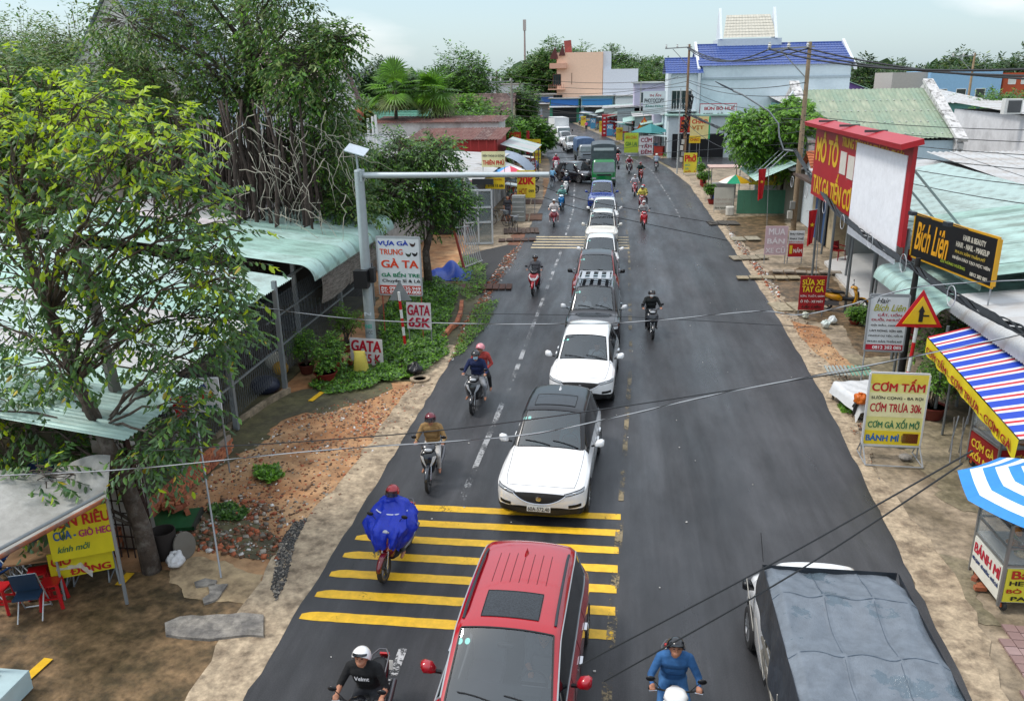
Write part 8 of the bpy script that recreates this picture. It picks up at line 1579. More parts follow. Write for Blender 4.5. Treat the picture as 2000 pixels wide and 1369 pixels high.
MB().tube([(0,0,4.4),(-.9,0,4.5),(-1.2,0,5.2),(-1.3,0,5.9),(-1.9,-.1,6.6),(-3.4,-.2,7.5),(-3.9,-.2,7.7)],[.045]*5+[.05,.06],8).build('lamp_arm',C('#9ba1a4',.4,metal=.4),UP);MB().sloft('x',[(-4.9,-.2,8.2,.03,.02),(-4.5,-.2,8.0,.12,.05),(-3.9,-.2,7.72,.10,.05)],10,3).build('lamp_head',C('#4a5058',.4),UP)
UP2 = utility_pole('far utility pole covered in tangled black cables at the side street corner',6.5,82,11.3,boxes=4,col='#8a6f58')
BP = utility_pole('black pole carrying the cable bundle beside the salon signs',8.1,22.9,3.75,False,(.05,0),.11,'#242322');LP_ = utility_pole('leaning grey utility pole on the left beyond the red shed',-10.6,86,8.6,True,col='#8f8a80');utility_pole('second pole at the left bend behind the leafy tree',-14.9,106,9.5,True,col='#7d7468');utility_pole('slim lamp post at the side street corner',5.6,78,7.5,False,col='#a9adae',r=.07);utility_pole('distant utility pole in front of the light blue house',*AY(1893,180,95).xy,10.3,True,col='#9a8266');utility_pole('thin pole in front of the peach building',3.2,120,8,False,col='#a2a3a0',r=.10);utility_pole('dark post rising through the mango tree',10.3,58,6.5,False,col='#2f2d2b',r=.12)
bb = thing('billboard','big red billboard with yellow letters and a blank white sheet over it','billboard',(8.45,31.1,0),R(90));Lb_ = 12.0;z0,z1 = 3.60,6.50
bd = MB().box((0,0,(z0+z1)/2),(Lb_,.12,z1-z0)).build('board',C('#a50f1c',.5,var=.12,scale=.8),bb)
bb.rotation_euler = (0,0,R(-90));bd2 = lambda a,b_,c,d,col,nm='white_sheet',y=-.075: MB().box((-Lb_/2+Lb_*(a+b_)/2,y,z0+(z1-z0)*(c+d)/2),(Lb_*(b_-a),.02,(z1-z0)*(d-c))).build(nm,C(col,.5),bb)
bd2(.53,.972,-.20,.90,'#f3f5fa');bd2(.36,.43,.46,.74,'#d5cfc4','emblem_panel',-.068);bd2(.45,.52,.44,.72,'#d5cfc4','emblem_panel',-.068);
for ln in (('MÔ TÔ',.03,.33,.50,.92),('TRUNG TÂM BẢO TRÌ SỬA CHỮA',.36,.95,.80,.96),('TAY GA TIẾN CƠ',.03,.52,.05,.44)): letters(ln[0],C('#d9b01c',.5),bb,-Lb_/2+Lb_*ln[1],-Lb_/2+Lb_*ln[2],z0+(z1-z0)*ln[3],z0+(z1-z0)*ln[4],y=-.066,bold=.06)
MB().box((0,-.2,z1+.08),(Lb_+.6,.62,.16),rx=.25).build('canopy',C('#b01220',.4),bb)
for k in range(3): MB().bar((-3.8+k*3.2,-.5,z1+.22),(-3.8+k*3.2,.2,z1+.22),.08).build('clamp',C('#4b4b4b'),bb)
for k in range(5): MB().bar((-5.3+k*2.6,.1,z1-.5),(-5.3+k*2.6,2.4,z0-.1),.06).bar((-5.3+k*2.6,.1,z0+.4),(-5.3+k*2.6,2.0,z0+.1),.05).build('brace',C('#8c9a98',.5,metal=.3),bb)
[post(bb,-5.6+k*2.8,.25,0,z0+.5,.05,steel) for k in range(5)]
s1 = sign('long black salon board with a gold frame and gold script',8.66,22.1,R(-80),3.75,3.62,1.13,'#0e0e10',[('Bích Liên','#d99a1c',.04,.47,.18,.86,.03,.25),('HAIR & BEAUTY','#cfc9b8',.63,.88,.76,.88),('HAIR - NAIL - MAKEUP','#cfc9b8',.56,.93,.58,.70),('PHUN XĂM THẨM MỸ','#b9a13c',.56,.90,.44,.54),('NHẬN ĐÀO TẠO HỌC VIÊN','#cfc9b8',.54,.96,.28,.39),('223 HÙNG VƯƠNG','#9cae3c',.40,.70,.12,.20),('0812 382 085','#cfc9b8',.76,.95,.06,.14)],frame='#d09a1e',posts='two',th=.08)
for k in range(2): MB().bar((-1.1+1.7*k,0,4.75),(-1.2+1.7*k,-.45,4.92),.025).box((-1.22+1.7*k,-.5,4.9),(.22,.14,.1)).build('spot_lamp',C('#2b3038',.4),s1)
bei = C('#b5a688',.8,c2=(.25,.2,.13));r = box_house('beige_shop','beige shop with blue shutters between the utility pole and the billboard',10.9,16.5,42.6,47.5,3.5,bei,'shop',roof='mono+x',rh=.5,roof_mats=[m_wr[1]],pitch=.2)
MB().box((-2.85,-.2,1.25),(.08,2.3,2.4)).build('doorway',INDOOR_SHADE,r);[MB().box((-2.92,dy,1.25),(.06,.55,2.35)).build('blue_shutter',C('#2a4f7c',.6),r) for dy in (-1.1,.75)];MB().box((-3.3,0,3.2),(1.4,4.8,.12),ry=.15).build('eave_board',C('#4a3a30',.8),r)  # the doorway is a solid dark panel painting the shade inside
ms = thing('motorbike_shop','open fronted motorbike shop with a pale roof behind the red billboard','shop',(13.5,35,0));w_ = C('#8c9290',.8)
for a,b_ in (((-2.2,6.6),(3.5,6.6)),((3.5,-7.5),(3.5,6.5)),((-1.2,-7.5),(3.4,-7.5))): wall_openings(ms,a,b_,3.4,w_)
U = Vector((5.6,0,1.0));corr_roof(ms,(-3.6,-6.8,3.35),U,(0,1,0),U.length,14,m_gr[2:],pitch=.16,amp=.02);MB().box((-3.2,4.6,2.9),(.05,4.6,.62)).build('red_fascia',C('#a81d2c',.5),ms);MB().box((-2.9,-1.5,2.75),(.05,7,.5)).build('pink_banner',C('#b8384c',.5),ms)
for k in range(4): MB().box((.2,1+k*1.3,.5+.1),(1.2,.5,1.0)).build('display_shelf',C(['#22508c','#8a8f92','#a82c24','#d0cfc8'][k],.5),ms);MB().box((3.3,1+k*1.3,1.8),(.1,1.1,1.8)).build('shelf',C(['#b03a2a','#27588c','#c8b22a','#8a8f92'][k],.6),ms)
[post(ms,-3.4,y,.1,3.3,.05,steel,lean=(.1,0)) for y in (-6.2,-2.2,1.6,6.2)]
sl_ = thing('salon','hair salon with two mint green roof sheets behind the black board','shop',(12.5,24,0));
for a,b_ in (((-1.6,-2.5),(-1.6,3)),((-1.6,3.1),(4,3.1)),((-1.6,-2.6),(4,-2.6))): wall_openings(sl_,a,b_,2.9,C('#5a6b68',.7,vscale=(1,8,1)))
def roll_prof(L,rise): return lambda t: ((-.10+.34*(1-math.cos(t/.35*math.pi/2)),-.40+.42*math.sin(t/.35*math.pi/2)) if t < .35 else (.24+(L-.24)*(t-.35)/.65,.02+rise*(t-.35)/.65))
corr_roof(sl_,(-4.2,-2.6,2.75),(1,0,0),(0,1,0),1,5.2,m_gr[:2],pitch=.13,amp=.016,prof=roll_prof(4.3,.5),nu=14);corr_roof(sl_,(-3.2,-2.6,3.62),(1,0,0),(0,1,0),1,8.2,m_gr[:2],pitch=.13,amp=.016,prof=roll_prof(7.5,1.0),nu=14)
[post(sl_,-4.2,y,0,2.5,.04,steel) for y in (-3.3,0,2.6)];MB().box((-1.72,0,1.3),(.05,2.2,2.3)).build('glass_front',GLASSW,sl_);t = thing('red_curtain','dark red folded curtain at the salon entrance','curtain',(9.6,26.6,0));MB().grid(lambda u,v: (.06*math.sin(v*30),(v-.5)*.7*(1-.3*u),2.4-2.1*u),5,24).build('cloth',C('#6e1418',.7),t)
wr = thing('white_roof_stall','rice stall with a wide white corrugated roof beside the striped awning','food stall',(12.35,18.9,0.12));corr_roof(wr,(-3.7,-2.9,2.95),(1,0,0),(0,1,0),1,5.6,m_wr[:1],pitch=.12,amp=.016,prof=roll_prof(7.5,.7),nu=14);[post(wr,-3.3,y,0,2.7,.04,steel) for y in (-2.6,2.4)];wall_openings(wr,(.5,-2.5),(.5,2.5),2.9,C('#3a3c3a',.8));wall_openings(wr,(-.6,2.7),(6,2.7),3.2,BRK[1])
box_house('house','low house with a mint roof at the right edge behind the salon',14.5,24,26.5,33,3.9,wht,roof='mono+x',rh=.9,roof_mats=m_gr,pitch=.2);box_house('house','low white house with brown roof edge right of the green shed',16.5,27,36,46,4.1,wht,roof='mono+y',rh=.4,roof_mats=[m_gr[2],m_wr[0]],pitch=.3)
gh = thing('green_roof_hall','hall with a big faded green metal roof and white gable parapets','hall',(0,0,0));Yf = 53;e0,e1 = AY(1592,272,Yf),AY(1868,268,Yf);ridge_y = Yf+6.5;hz = AY(1570,176,ridge_y).z;cx0,cx1 = e0.x,e1.x
wall_openings(gh,(cx0-.6,Yf+.3),(cx1,Yf+.3),e0.z-.15,C('#b9cdd6',.7));wall_openings(gh,(cx0-.6,Yf+12.5),(cx1,Yf+12.5),e0.z-.15,wht)
m_gg = [M('faded_green_roof',(.24,.31,.22),rough=.7,var=.14,c2=(.33,.36,.26),c2amt=.4,c2scale=.6,vscale=(1,.5,1)),M('faded_green_roof_b',(.27,.33,.235),rough=.7,var=.14,c2=(.22,.30,.22),c2amt=.4,c2scale=.6)]
for s,yy in ((1,Yf),(-1,Yf+13)): U = Vector((0,s*6.5,hz-e0.z));corr_roof(gh,(cx0,yy,e0.z),U,(1,0,0),U.length,cx1-cx0,m_gg,pitch=.25,amp=.025)
mb = MB();[mb.box((cx0+.3+k*.42,Yf+6.5*t_,e0.z+(hz-e0.z)*t_+.05),(.09,.09,.04)) for t_ in (.08,.3,.52,.74) for k in range(int((cx1-cx0)/.42))];o = mb.build('roof_bolt',C('#d9dad6'),gh);o['kind'] = 'stuff'
for xx in (cx0-.25,cx1+.15): MB().slab([(xx-.2,Yf-.5,e0.z-.3),(xx-.2,Yf+6.5,hz+.35),(xx-.2,Yf+13.5,e0.z-.3),(xx-.2,Yf+13.5,0),(xx-.2,Yf,0)],-.35,(1,0,0)).build('gable_wall',M('mottled_white_parapet',(.58,.57,.56),rough=.8,var=.15,c2=(.12,.11,.10),c2amt=.3,c2scale=3.2),gh);MB().bar((xx,Yf-.6,e0.z-.1),(xx,Yf+6.5,hz+.5),.62,.2).build('parapet_cap',MATS['mottled_white_parapet'],gh)
MB().slab([(cx0-2.6,Yf+5,4.4),(cx0-.6,Yf+5,4.4),(cx0-.6,Yf+5,hz)],.4,(0,1,0)).slab([(cx0-2.6,Yf+5,0),(cx0-.6,Yf+5,0),(cx0-.6,Yf+5,4.39),(cx0-2.6,Yf+5,4.39)],.4,(0,1,0)).build('front_gable',C('#cfd4d8',.7),gh)
box_house('shop','small house with an orange tiled roof behind the utility pole',11.2,14.8,48.2,51.5,3.3,C('#c9d2d6',.7),'shop',roof='tile-x',rc=M('orange_tile',(.45,.13,.05),rough=.7,var=.25),rh=.9,rows=8,cols=14)
box_house('white_block','long white walled building right of the green roofed hall',24.5,44,52,66,5.9,M('streaked_white_wall',(.70,.705,.72),rough=.8,var=.08,c2=(.48,.48,.49),c2amt=.3,c2scale=.3),'building',roof='mono+y',rh=.5,roof_mats=m_wr[:1],pitch=.3)
t = thing('air_conditioner','outdoor unit on the white roof at the right edge','air conditioner',tuple(AY(1975,215,55)));MB().box((0,0,.2),(1.0,.5,.9)).build('casing',C('#d2d2ce'),t);MB().box((.05,-.26,.2),(.75,.02,.7)).build('grille',C('#4a4c4e'),t)
t = thing('green_wall','pale green metal fence wall behind the umbrella','wall',(9.4,54.6,0));[MB().box((-1.35+.45*k,0,.75),(.44,.06,1.5)).build('panel',C('#4c8268',.6),t) for k in range(8)];box_house('shop','shop with an awning right of the mango tree',10.8,15,51.8,58,3.0,C('#8a8578',.8),'shop',roof='mono+x',rh=.6,roof_mats=m_wr,pitch=.2)
t = thing('shop_awning','mint green sheet awning held by a pale frame beside the utility pole','awning',(10.6,54.5,0));awning(t,(0,3.5,3.5),(0,-3.5,3.5),2.3,1.0,m_gr[:2],(-1,0,0));[MB().bar((-2.0,-3.3+k*1.1,2.7),(-.4,-3.3+k*1.1,4.3),.04).build('frame_bar',C('#c5c9cc'),t) for k in range(7)]
sign('yellow sign with red letters under the mint green awning',10.0,57.2,R(-10),2.2,1.5,1.1,'#d9c93a',[('THUỐC TÂY','#b3211c',.06,.94,.2,.8,.05)]);t = thing('snack_stall','small open snack stall with a pink striped canopy under the mango tree','stall',(7.9,62.5,0));MB().box((0,0,2.2),(2.3,2.0,.08)).build('canopy',C('#c9a99c'),t);MB().box((0,0,.5),(1.6,.8,1)).build('counter',C('#8c8f8c'),t);[post(t,sx*1.0,sy*.9,0,2.2,.03,steel) for sx in (-1,1) for sy in (-1,1)]
for i,(px,py,lb) in enumerate(((1375,365,'potted plant with a red pot beside the noodle board'),(1390,398,'small green plant on the right pavement by the red box'),(1367,350,'dark green pot plant behind the noodle board'))): x,y = XY(px,py);pot(lb,x,y,.3,.3,'#8c2420',True,20+i,.5,leaf=.12)
for i,(px,py,c,lb) in enumerate(((1373,362,'#a02a22','red box'),(1405,388,'#9c1c22','dark red box'),(1398,395,'#2a4f9c','blue water jug'),(1425,420,'#c9c6bc','white bucket'),(1610,455,'#c9cac6','white cabinet'))): x,y = XY(px,py);t = thing('crate' if 'box' in lb else lb.split()[-1],lb+[' beside the big noodle board',' under the mango tree edge',' next to the dark red box',' at the foot of the parasol',' in the doorway of the beige shop'][i],lb.split()[-1],(x,y,0));MB().sloft('z',[(0,0,0,.24,.22),(.02,0,0,.26,.24),(.5,0,0,.27,.25),(.55,0,0,.22,.20)],14,4).build('container',C(c,.4),t)
planks('row of grey drain slats in front of the pale green wall',(1412,437),9,.20,1.3,R(5),'#4e4a44');planks('pair of pale concrete slabs over the drain',(1455,468),2,.8,1.0,R(5),'#8d8674',z=.06);planks('broken concrete slabs beside the faded pink board',(1462,505),4,.45,.9,R(10),'#857c6a',z=.06);planks('long concrete kerb slabs in front of the repair board',(1500,545),5,.55,.5,R(2),'#94886f',z=.08);planks('short concrete step by the white tile floor',(1575,535),6,.5,.45,R(-5),'#8a8072',z=.10)
planks('pale concrete crossing slab at the dirt patch',(1560,600),3,.7,1.2,R(8),'#9a8f78',z=.02)
t = thing('patterned_paving','pink paving tiles with dark joints at the bottom right corner','paving',(0,0,0));mt_ = [(lambda me: (me.materials.append(m),me)[1])(MB().box((0,0,0),(.185,.185,.04)).mesh('paving_tile')) for m in (C('#a08784',.7),C('#8f7571',.7),C('#ab9690',.7))]
for i in range(11):
 for j in range(11):
  x,y = 6.05+i*.2,10.0+j*.2-i*.02
  if x > 6.05+(y-10.6)*.18: put('tile',mt_[rs.randint(3)],t,(x,y,-.004+rs.rand()*.006))
# ---- far right: the corner, the blue roofed house and the street beyond
bh = box_house('blue_roof_house','tall pale blue house with a long blue tiled roof at the side street',9.2,25.2,98,110,9.6,M('pale_blue_wall',(.66,.75,.79),rough=.75,var=.05,c2=(.58,.67,.71),c2amt=.25,c2scale=.3),'house',roof='tile-x',rc=M('blue_tile',(.035,.075,.27),rough=.35,var=.2),rh=2.3,rows=9,cols=48,eave=.3)
for s in (-1,1): MB().slab([(s*8.3-.15,-6.5,9.3),(s*8.3-.15,0,12.3),(s*8.3-.15,0,11.3),(s*8.3-.15,-6.5,8.9)],-.3,(1,0,0)).build('gable_parapet',C('#d5dade'),bh)
MB().box((0,-6.06,8.2),(16,.12,.22)).build('wall_band',C('#a9b6bd'),bh);tw_ = MB();tw_.box((-2.2,2,12.0),(7.2,5,1.0));tw_.build('tower_base',C('#c9d2d6'),bh);tile_roof(bh,(-5.2,-.5,12.6),(.8,-.5,12.6),(.3,2,15.2),(-4.7,2,15.2),M('cream_tile',(.55,.52,.44),rough=.7),8,16,'upper_roof');[MB().slab([(x,-.7,12.5),(x,2.1,16.0),(x,3.5,12.5)],-.3,(1,0,0)).build('upper_gable',C('#d5dbe0'),bh) for x in (-5.6,.6)]
MB().lathe([(.45,9.8),(.45,11.1),(.2,11.4)],(8.9,1,0),14).build('water_tank',C('#b9bcbc',.3,metal=.5),bh);r = box_house('porch_wing','balconied front wing with a small blue roof left of the blue roofed house',5.6,9.0,97,104,8.9,C('#d8e2e6',.7),'house',roof='tile-x',rc=MATS['blue_tile'],rh=1.5,rows=7,cols=12)
for z in (2,5.2): window(r,(-.2,-3.5,z+.8),2.2,2.0,'y-',bars=3);MB().box((-.2,-4.1,z-.35),(3.2,1.2,.12)).build('balcony',C('#cfd5d8'),r);[MB().bar((-1.7+k*.3,-4.6,z-.3),(-1.7+k*.3,-4.6,z+.5),.04).build('baluster',C('#d5d9dc'),r) for k in range(11)]
for sx in (-1,1): MB().box((sx*1.6,-3.7,4.4),(.3,.3,8.8)).build('column',C('#cdd4d8'),r)
xs0 = AY(1380,220,95);sign('white noodle shop board with big red letters on the pale blue house',AY(1402,225,95).x,95,0,3.9,4.1,1.5,'#d0d6da',[('BÚN BÒ HUẾ','#a81c2a',.12,.96,.56,.92,.05),('BEEF - BÒ','#2c2e33',.10,.66,.10,.42,.05)],frame='#b03040');sign('red sign with orange letters behind the cable pole',AY(1346,248,90).x,90,0,1.9,2.9,1.6,'#b31a1e',[('BÁN BÁNH','#e0842a',.08,.92,.55,.85),('MÌ BÒ','#e0842a',.08,.92,.12,.45)]);sign('yellow porridge sign with a green edge beside the red one',AY(1367,258,88).x,88,R(-6),2.0,2.4,2.2,'#d9c98a',[('CHÁO','#c8321c',.08,.86,.68,.92,.06),('VỊT','#b0661c',.08,.7,.38,.6,.05)],band=[('#2aa06c',.92,1,0,1)]);sign('small round topped yellow sign above the plastic stools',AY(1356,290,85).x,85,0,1.1,2.2,.7,'#e0b81c',[('CHÁO','#b3401c',.1,.9,.3,.75,.05)])
c = box_house('shop','white corner shop under the noodle boards across the side street',5.6,13,93.6,97,4.4,C('#c3cdd0',.7),'shop',roof='slab',rc=m_gr[0]);MB().box((-.5,-1.75,1.3),(5.5,.05,2.5)).build('opening_shade_panel',INDOOR_SHADE,c);t = thing('teal_parasol','teal canopy over the rice stall near the corner','canopy',(3.9,98.5,0));MB().lathe([(2.3,2.5),(1.2,2.95),(.05,3.4)],n=4).build('canopy_top',C('#2a7a7c',.6),t);post(t,0,0,0,2.9,.04,steel)  # the shop opening is a dark panel on the wall, shade put into colour
sign('lime green board in front of the teal canopy',1.7,97,0,1.6,.3,2.2,'#b5c93a',[('BÁN CHÁO','#c8561c',.1,.9,.7,.9),('GIA LAI','#2a6a3a',.1,.9,.35,.55)]);sign('white board with dark red letters in front of the teal canopy',3.3,94.6,0,1.5,.2,2.1,'#d3cfd0',[('CƠM','#8c1c34',.1,.9,.68,.94,.05),('TẤM','#8c1c34',.1,.9,.38,.62,.05),('ĐÊM','#8c1c34',.1,.9,.08,.32,.05)])
a = AY(1258,246,110);t = thing('warning_sign','far triangular warning sign at the right bend','road sign',(a.x,110,0));post(t,0,0,0,a.z,.06,steel);MB().slab([(-1,-.07,a.z-.5),(1,-.07,a.z-.5),(0,-.07,a.z+1.1)],.03,(0,1,0)).build('red_plate',C('#c8501c'),t);MB().slab([(-.7,-.11,a.z-.33),(.7,-.11,a.z-.33),(0,-.11,a.z+.75)],.03,(0,1,0)).build('yellow_face',C('#e0a81c'),t)
for i,(px,y,c_) in enumerate(((1345,88,'#6fae2a'),(1360,87,'#6fae2a'),(1368,89,'#7ab82c'),(1300,95,'#5c8f3a'))): stool(['light green plastic stool left of three under the porridge sign','light green plastic stool between two others under the porridge sign','light green plastic stool right of three under the porridge sign','green plastic stool beside the teal canopy'][i],AY(px,280,y).x,y,0,c_)
FRONT = [(1238,118,3.6,'#9aa7a4','narrow grey shop with a yellow plaque'),(1205,134,4.2,'#a5b2b4','pale shop with a sheet metal front'),(1180,150,3.6,'#9aa5a0','low grey workshop with dark doors'),(1272,112,4.6,'#c0b8c8','lilac shop house'),(1290,108,4.2,'#b5c3c9','shop with a white photocopy sign')]
for i,(px,y,h,col,lb) in enumerate(FRONT):
 x0 = AY(px,250,y).x;x0 = max(x0,interp(XR,y)+2.0);r = box_house('shop',lb+' facing the road near the bend',x0,x0+9,y-6,y+7,h,C(col,.75),'shop',roof='mono+x',rh=.5,roof_mats=[m_wr[i % 2],m_gr[1]],pitch=.35)
 MB().box((-4.53,0,1.5),(.06,9,2.6)).build('front_shade_panel',INDOOR_SHADE,r);MB().box((-.3,-6.54,1.4),(4,.06,2.4)).build('shutter',C(['#7c8686','#8c3a30','#5a6a74'][i % 3],.6),r);MB().box((-5.2,0,3.0),(1.7,12.5,.08),ry=-.18).build('awning_sheet',m_gr[i % 3],r);window(r,(2.2,-6.5,h-1.2),1.4,1.0,'y-')  # the open front is a solid dark panel painted as indoor shade
r = box_house('lilac_house','long pale lilac block behind the photocopy shop',2.5,12.5,128,140,7.6,C('#b9b3c8',.75),'house',roof='slab',rc=m_wr[1]);[window(r,(-3.5+k*3.4,-6,5.6),1.3,1.5,'y-') for k in range(3)]
pe = box_house('peach_building','tall peach coloured building with a stepped balcony front and white side',-12.3,-3.0,175,187,13.4,M('peach_wall',(.86,.58,.42),rough=.75,var=.05),'building',roof='flat',rc=C('#c9a48c'))
MB().box((8.2,0,5.0),(7,12,10.2)).build('white_wing',C('#d8dbe2',.75),pe);MB().box((5.4,-.5,11.8),(1.6,10,3.4)).build('white_riser',C('#d8dbe2',.75),pe);MB().box((-4.3,-6.6,10.9),(3.4,1.4,1.0)).build('terrace_wall',C('#d8a58c'),pe)
MB().box((-2.6,-2,14.6),(1.4,2,2.4),ry=-.1).build('red_roof_horn',M('dark_red_tile',(.33,.07,.06),rough=.6,var=.3),pe);MB().slab([(-6.1,-6.3,12.2),(-4.3,-6.3,12.2),(-4.9,-6.3,14.6)],.3,(0,1,0)).slab([(-4.2,-6.3,12.8),(-2.9,-6.3,12.8),(-3.4,-6.3,15)],.3,(0,1,0)).build('peak',C('#5a2a26',.6),pe)
for dx,z,w in ((-4.6,8.2,1.6),(-4.4,4.2,1.8),(-1.6,8.4,.01)): window(pe,(dx,-6.0,z),w,2.2,'y-',C('#7a4a3a'),bars=2)
for z in (3,6.8): MB().box((-4.6,-6.9,z-.4),(3.4,1.8,.18)).build('balcony',C('#d0a088'),pe);[MB().bar((-6.1+k*.42,-7.7,z-.3),(-6.1+k*.42,-7.7,z+.6),.07).build('baluster',C('#c98f78'),pe) for k in range(8)]
for i,(x0,w,y,h,c_,c2_) in enumerate(((-7.2,6.5,171.5,5.0,'#7aa0a8','#2f7ab0'),(-.5,6.2,171,5.0,'#b5c0c0','#c9d0d0'),(-13.5,6.0,172,4.6,'#3f8a6a','#2a6ab0'),(5.8,5,166,5.2,'#a9adaa','#8a8f92'),(-20,6.3,196,5.0,'#8f9694','#2a5a9c'),(-27,6.6,200,5.6,'#b9bdb8','#c9b82a'),(11,7,160,5.8,'#c2c4c6','#9aa4a8'))):
 r = box_house('shop',['blue signed shop below the peach building','pale shop with a white van in front of it','green and blue shop left of the peach building','grey shop below the white wing','shop with a blue fascia at the far bend','yellow signed shop at the far left of the bend','grey block behind the lilac house'][i],x0,x0+w,y,y+5,h,C(c_,.7),'shop',roof='slab',rc=m_wr[i % 2]);MB().box((0,-2.56,1.5),(w*.8,.06,2.8)).build('shutter',C(['#3c4648','#8d9494','#2b2f32'][i % 3],.7),r);MB().box((0,-2.6,3.9),(w*.92,.1,1.2)).build('fascia',C(c2_,.5),r);window(r,(-w*.2,-2.5,3.5),.01,.01);MB().box((0,-3.3,3.1),(w,1.5,.08),rx=.15).build('awning_sheet',m_wr[0],r)
sign('white photocopy sign with black letters near the bend',AY(1277,218,102).x,102,0,2.6,4.3,2.6,'#d3d9da',[('PHOTOCOPY','#3a3c3e',.06,.94,.50,.68,.05),('IN ẤN','#a83038',.3,.8,.76,.92),('ẢNH MÀU','#2a8a7c',.1,.9,.30,.42)]);t = thing('red_drink_shelf','tall red shelf of drink crates at the right bend','shelf',(AY(1192,255,130).x,130,0));MB().box((0,0,1.6),(2.6,1.0,3.2)).build('crate_stack',C('#b01c24'),t);[MB().box((-.9+.6*k,-.52,.5+.55*j),(.3,.05,.2)).build('white_label',C('#d8cfcf'),t) for k in range(4) for j in range(5)]
scooter('blue and white motorbike parked by the white van',-3.2,176,R(60),'scooter','#2a6ab0','#d0d0d0',group='parked motorbikes')
mast = thing('telecom_mast','slender telecom mast above the trees on the horizon','mast',(AY(1025,100,300).x,300,0));MB().tube([(0,0,0),(0,0,27)],[.5,.25],8).build('mast_pole',C('#a08c88'),mast);MB().box((0,0,26),(1.0,1.0,3.5)).build('antenna_panel',C('#b5a8a4'),mast)
lb = box_house('light_blue_house','light blue house with grey wings and a small orange block at the right',41,50,120,130,8.6,C('#8db5d6',.7),'house',roof='flat');MB().box((-6.5,0,4.2),(5,8,8.6)).build('grey_wing',C('#b0aaa4',.8),lb);[window(lb,(-2.8+k*2.4,-5,5.6),1.2,1.4,'y-') for k in range(3)];o_ = box_house('orange_block','small orange block with three white windows beside the light blue house',50.5,56,121,127,8.2,C('#b5502f',.7),'house',roof='flat');[window(o_,(-1.6+k*1.6,-3,7.2),.9,.8,'y-',pane=C('#d8d8d4')) for k in range(3)]
box_house('house','house with a mint roof and purple gable among the far trees',25.5,33,118,126,6.4,C('#7a5a9c',.7),roof='corr-gy',rh=1.4,roof_mats=[m_gr[0]],rc=m_gr[0],pitch=.4);box_house('warehouse','long low warehouse with a grey roof behind the green roofed hall',17,36,88,104,5.6,C('#5f8f88',.7),'warehouse',roof='mono+y',rh=1.0,roof_mats=m_wr[1:],pitch=.5);box_house('warehouse','white warehouse on the horizon left of the mast',-52,-30,230,250,8.5,C('#c3c8ca',.7),'warehouse',roof='slab',rc=m_wr[0]);box_house('warehouse','blue striped white warehouse behind the leafy tree at the bend',-36,-22,196,206,7.4,C('#c5cbce',.7),'warehouse',roof='slab',rc=m_wr[0]);box_house('warehouse','grey roofed factory on the horizon behind the palms',-95,-60,190,215,10.5,C('#b9bfc2',.7),'warehouse',roof='slab',rc=C('#4a5058'))
for i in range(26):
 a = -36+i*2.75+rs.uniform(-.6,.6);y = rs.uniform(260,400);x = math.tan(R(a-7.3))*y;box_house('house',ORD(i)+' tiny house from the left far away on the horizon',x-5,x+5,y-4,y+4,rs.uniform(5,8.2),C(['#b9b4aa','#c8c4bc','#a5a9ab','#b08a78'][i % 4],.8),group='tiny far houses on the horizon',roof=['slab','tile-x'][i % 2],rc=C(['#7c4a40','#8d9092','#5a5f64'][i % 3],.7),rows=2,cols=3)
# ---- cables
def cable(label,pts,r=.012,sag=.3,n=14,col='#141416',cat='cable',group='overhead cables',twist=None):
 P = []
 for a,b_ in zip(pts,pts[1:]):
  a,b_ = Vector(a),Vector(b_)
  for k in range(n+1 if b_ == Vector(pts[-1]) else n): t_ = k/n;P.append(a.lerp(b_,t_)-Vector((0,0,sag*4*t_*(1-t_))))
 o = MB().tube(P,r,5).build('overhead_cable',C(col,.5),None);return tag(o,label,cat,group)
ph = ZAT(10.2,48.5,95)
for i in range(3): cable(['left','middle','right'][i]+' thick power line on the crossarm of the tall utility pole',[(6.3+i*.1,82,11.0),(8.1+i*1.0,48.5,ph),(14.5+i*2.2,17.0,9.1-i*.35)],.042,.9,20)
def fat(label,pts,n,spread,sag=.35,r=.016):
 t = thing('cable_bundle',label,'cable bundle',(0,0,0))
 for i in range(n):
  P = [];a_ = rs.uniform(0,6.28);
  for s,(a,b_) in enumerate(zip(pts,pts[1:])):
   a,b_ = Vector(a),Vector(b_)
   for k in range(16): t_ = k/16;q = 2*math.pi*t_*2+a_;sg = sag*(1+(.25*rs.rand() if k == 0 else 0));P.append(a.lerp(b_,t_)+Vector((spread*math.cos(q),0,spread*math.sin(q)-sg*4*t_*(1-t_))))
  P.append(Vector(pts[-1]));MB().tube(P,r,4).build('cable',C('#141518',.5),t)
 return t
fat('thick sagging bundle of black cables along the right side',[(6.5,82,5.2),(9.7,58,4.1),(9.9,48.4,4.5),(8.0,31,3.75),(8.15,23.2,3.45),(8.15,17.0,3.55),(8.2,8,4.0)],22,.085,.10,.02);tg = fat('tangle of cables wrapped round the corner pole',[(6.3,81.8,3.4),(6.8,82,6.8)],12,.35,0,.03)
for i in range(7):
 x,y = 8.05+rs.uniform(-.1,.1),20+i*3.2;zc = 3.4+rs.uniform(-.05,.1)+i*.05;t = MB().tube([(x-.1+.0,y+.25*math.cos(k*math.pi/8),zc+.05+.25*math.sin(k*math.pi/8)) for k in range(16)],.010,4,closed=True).build('cable_coil',C('#b9bcc0',.5),None);tag(t,'pale wire coil hanging on the black cable bundle','wire coil','wire coils on the cable bundle')
p0,p1 = G(-30,915,3.4),G(1040,852,0)
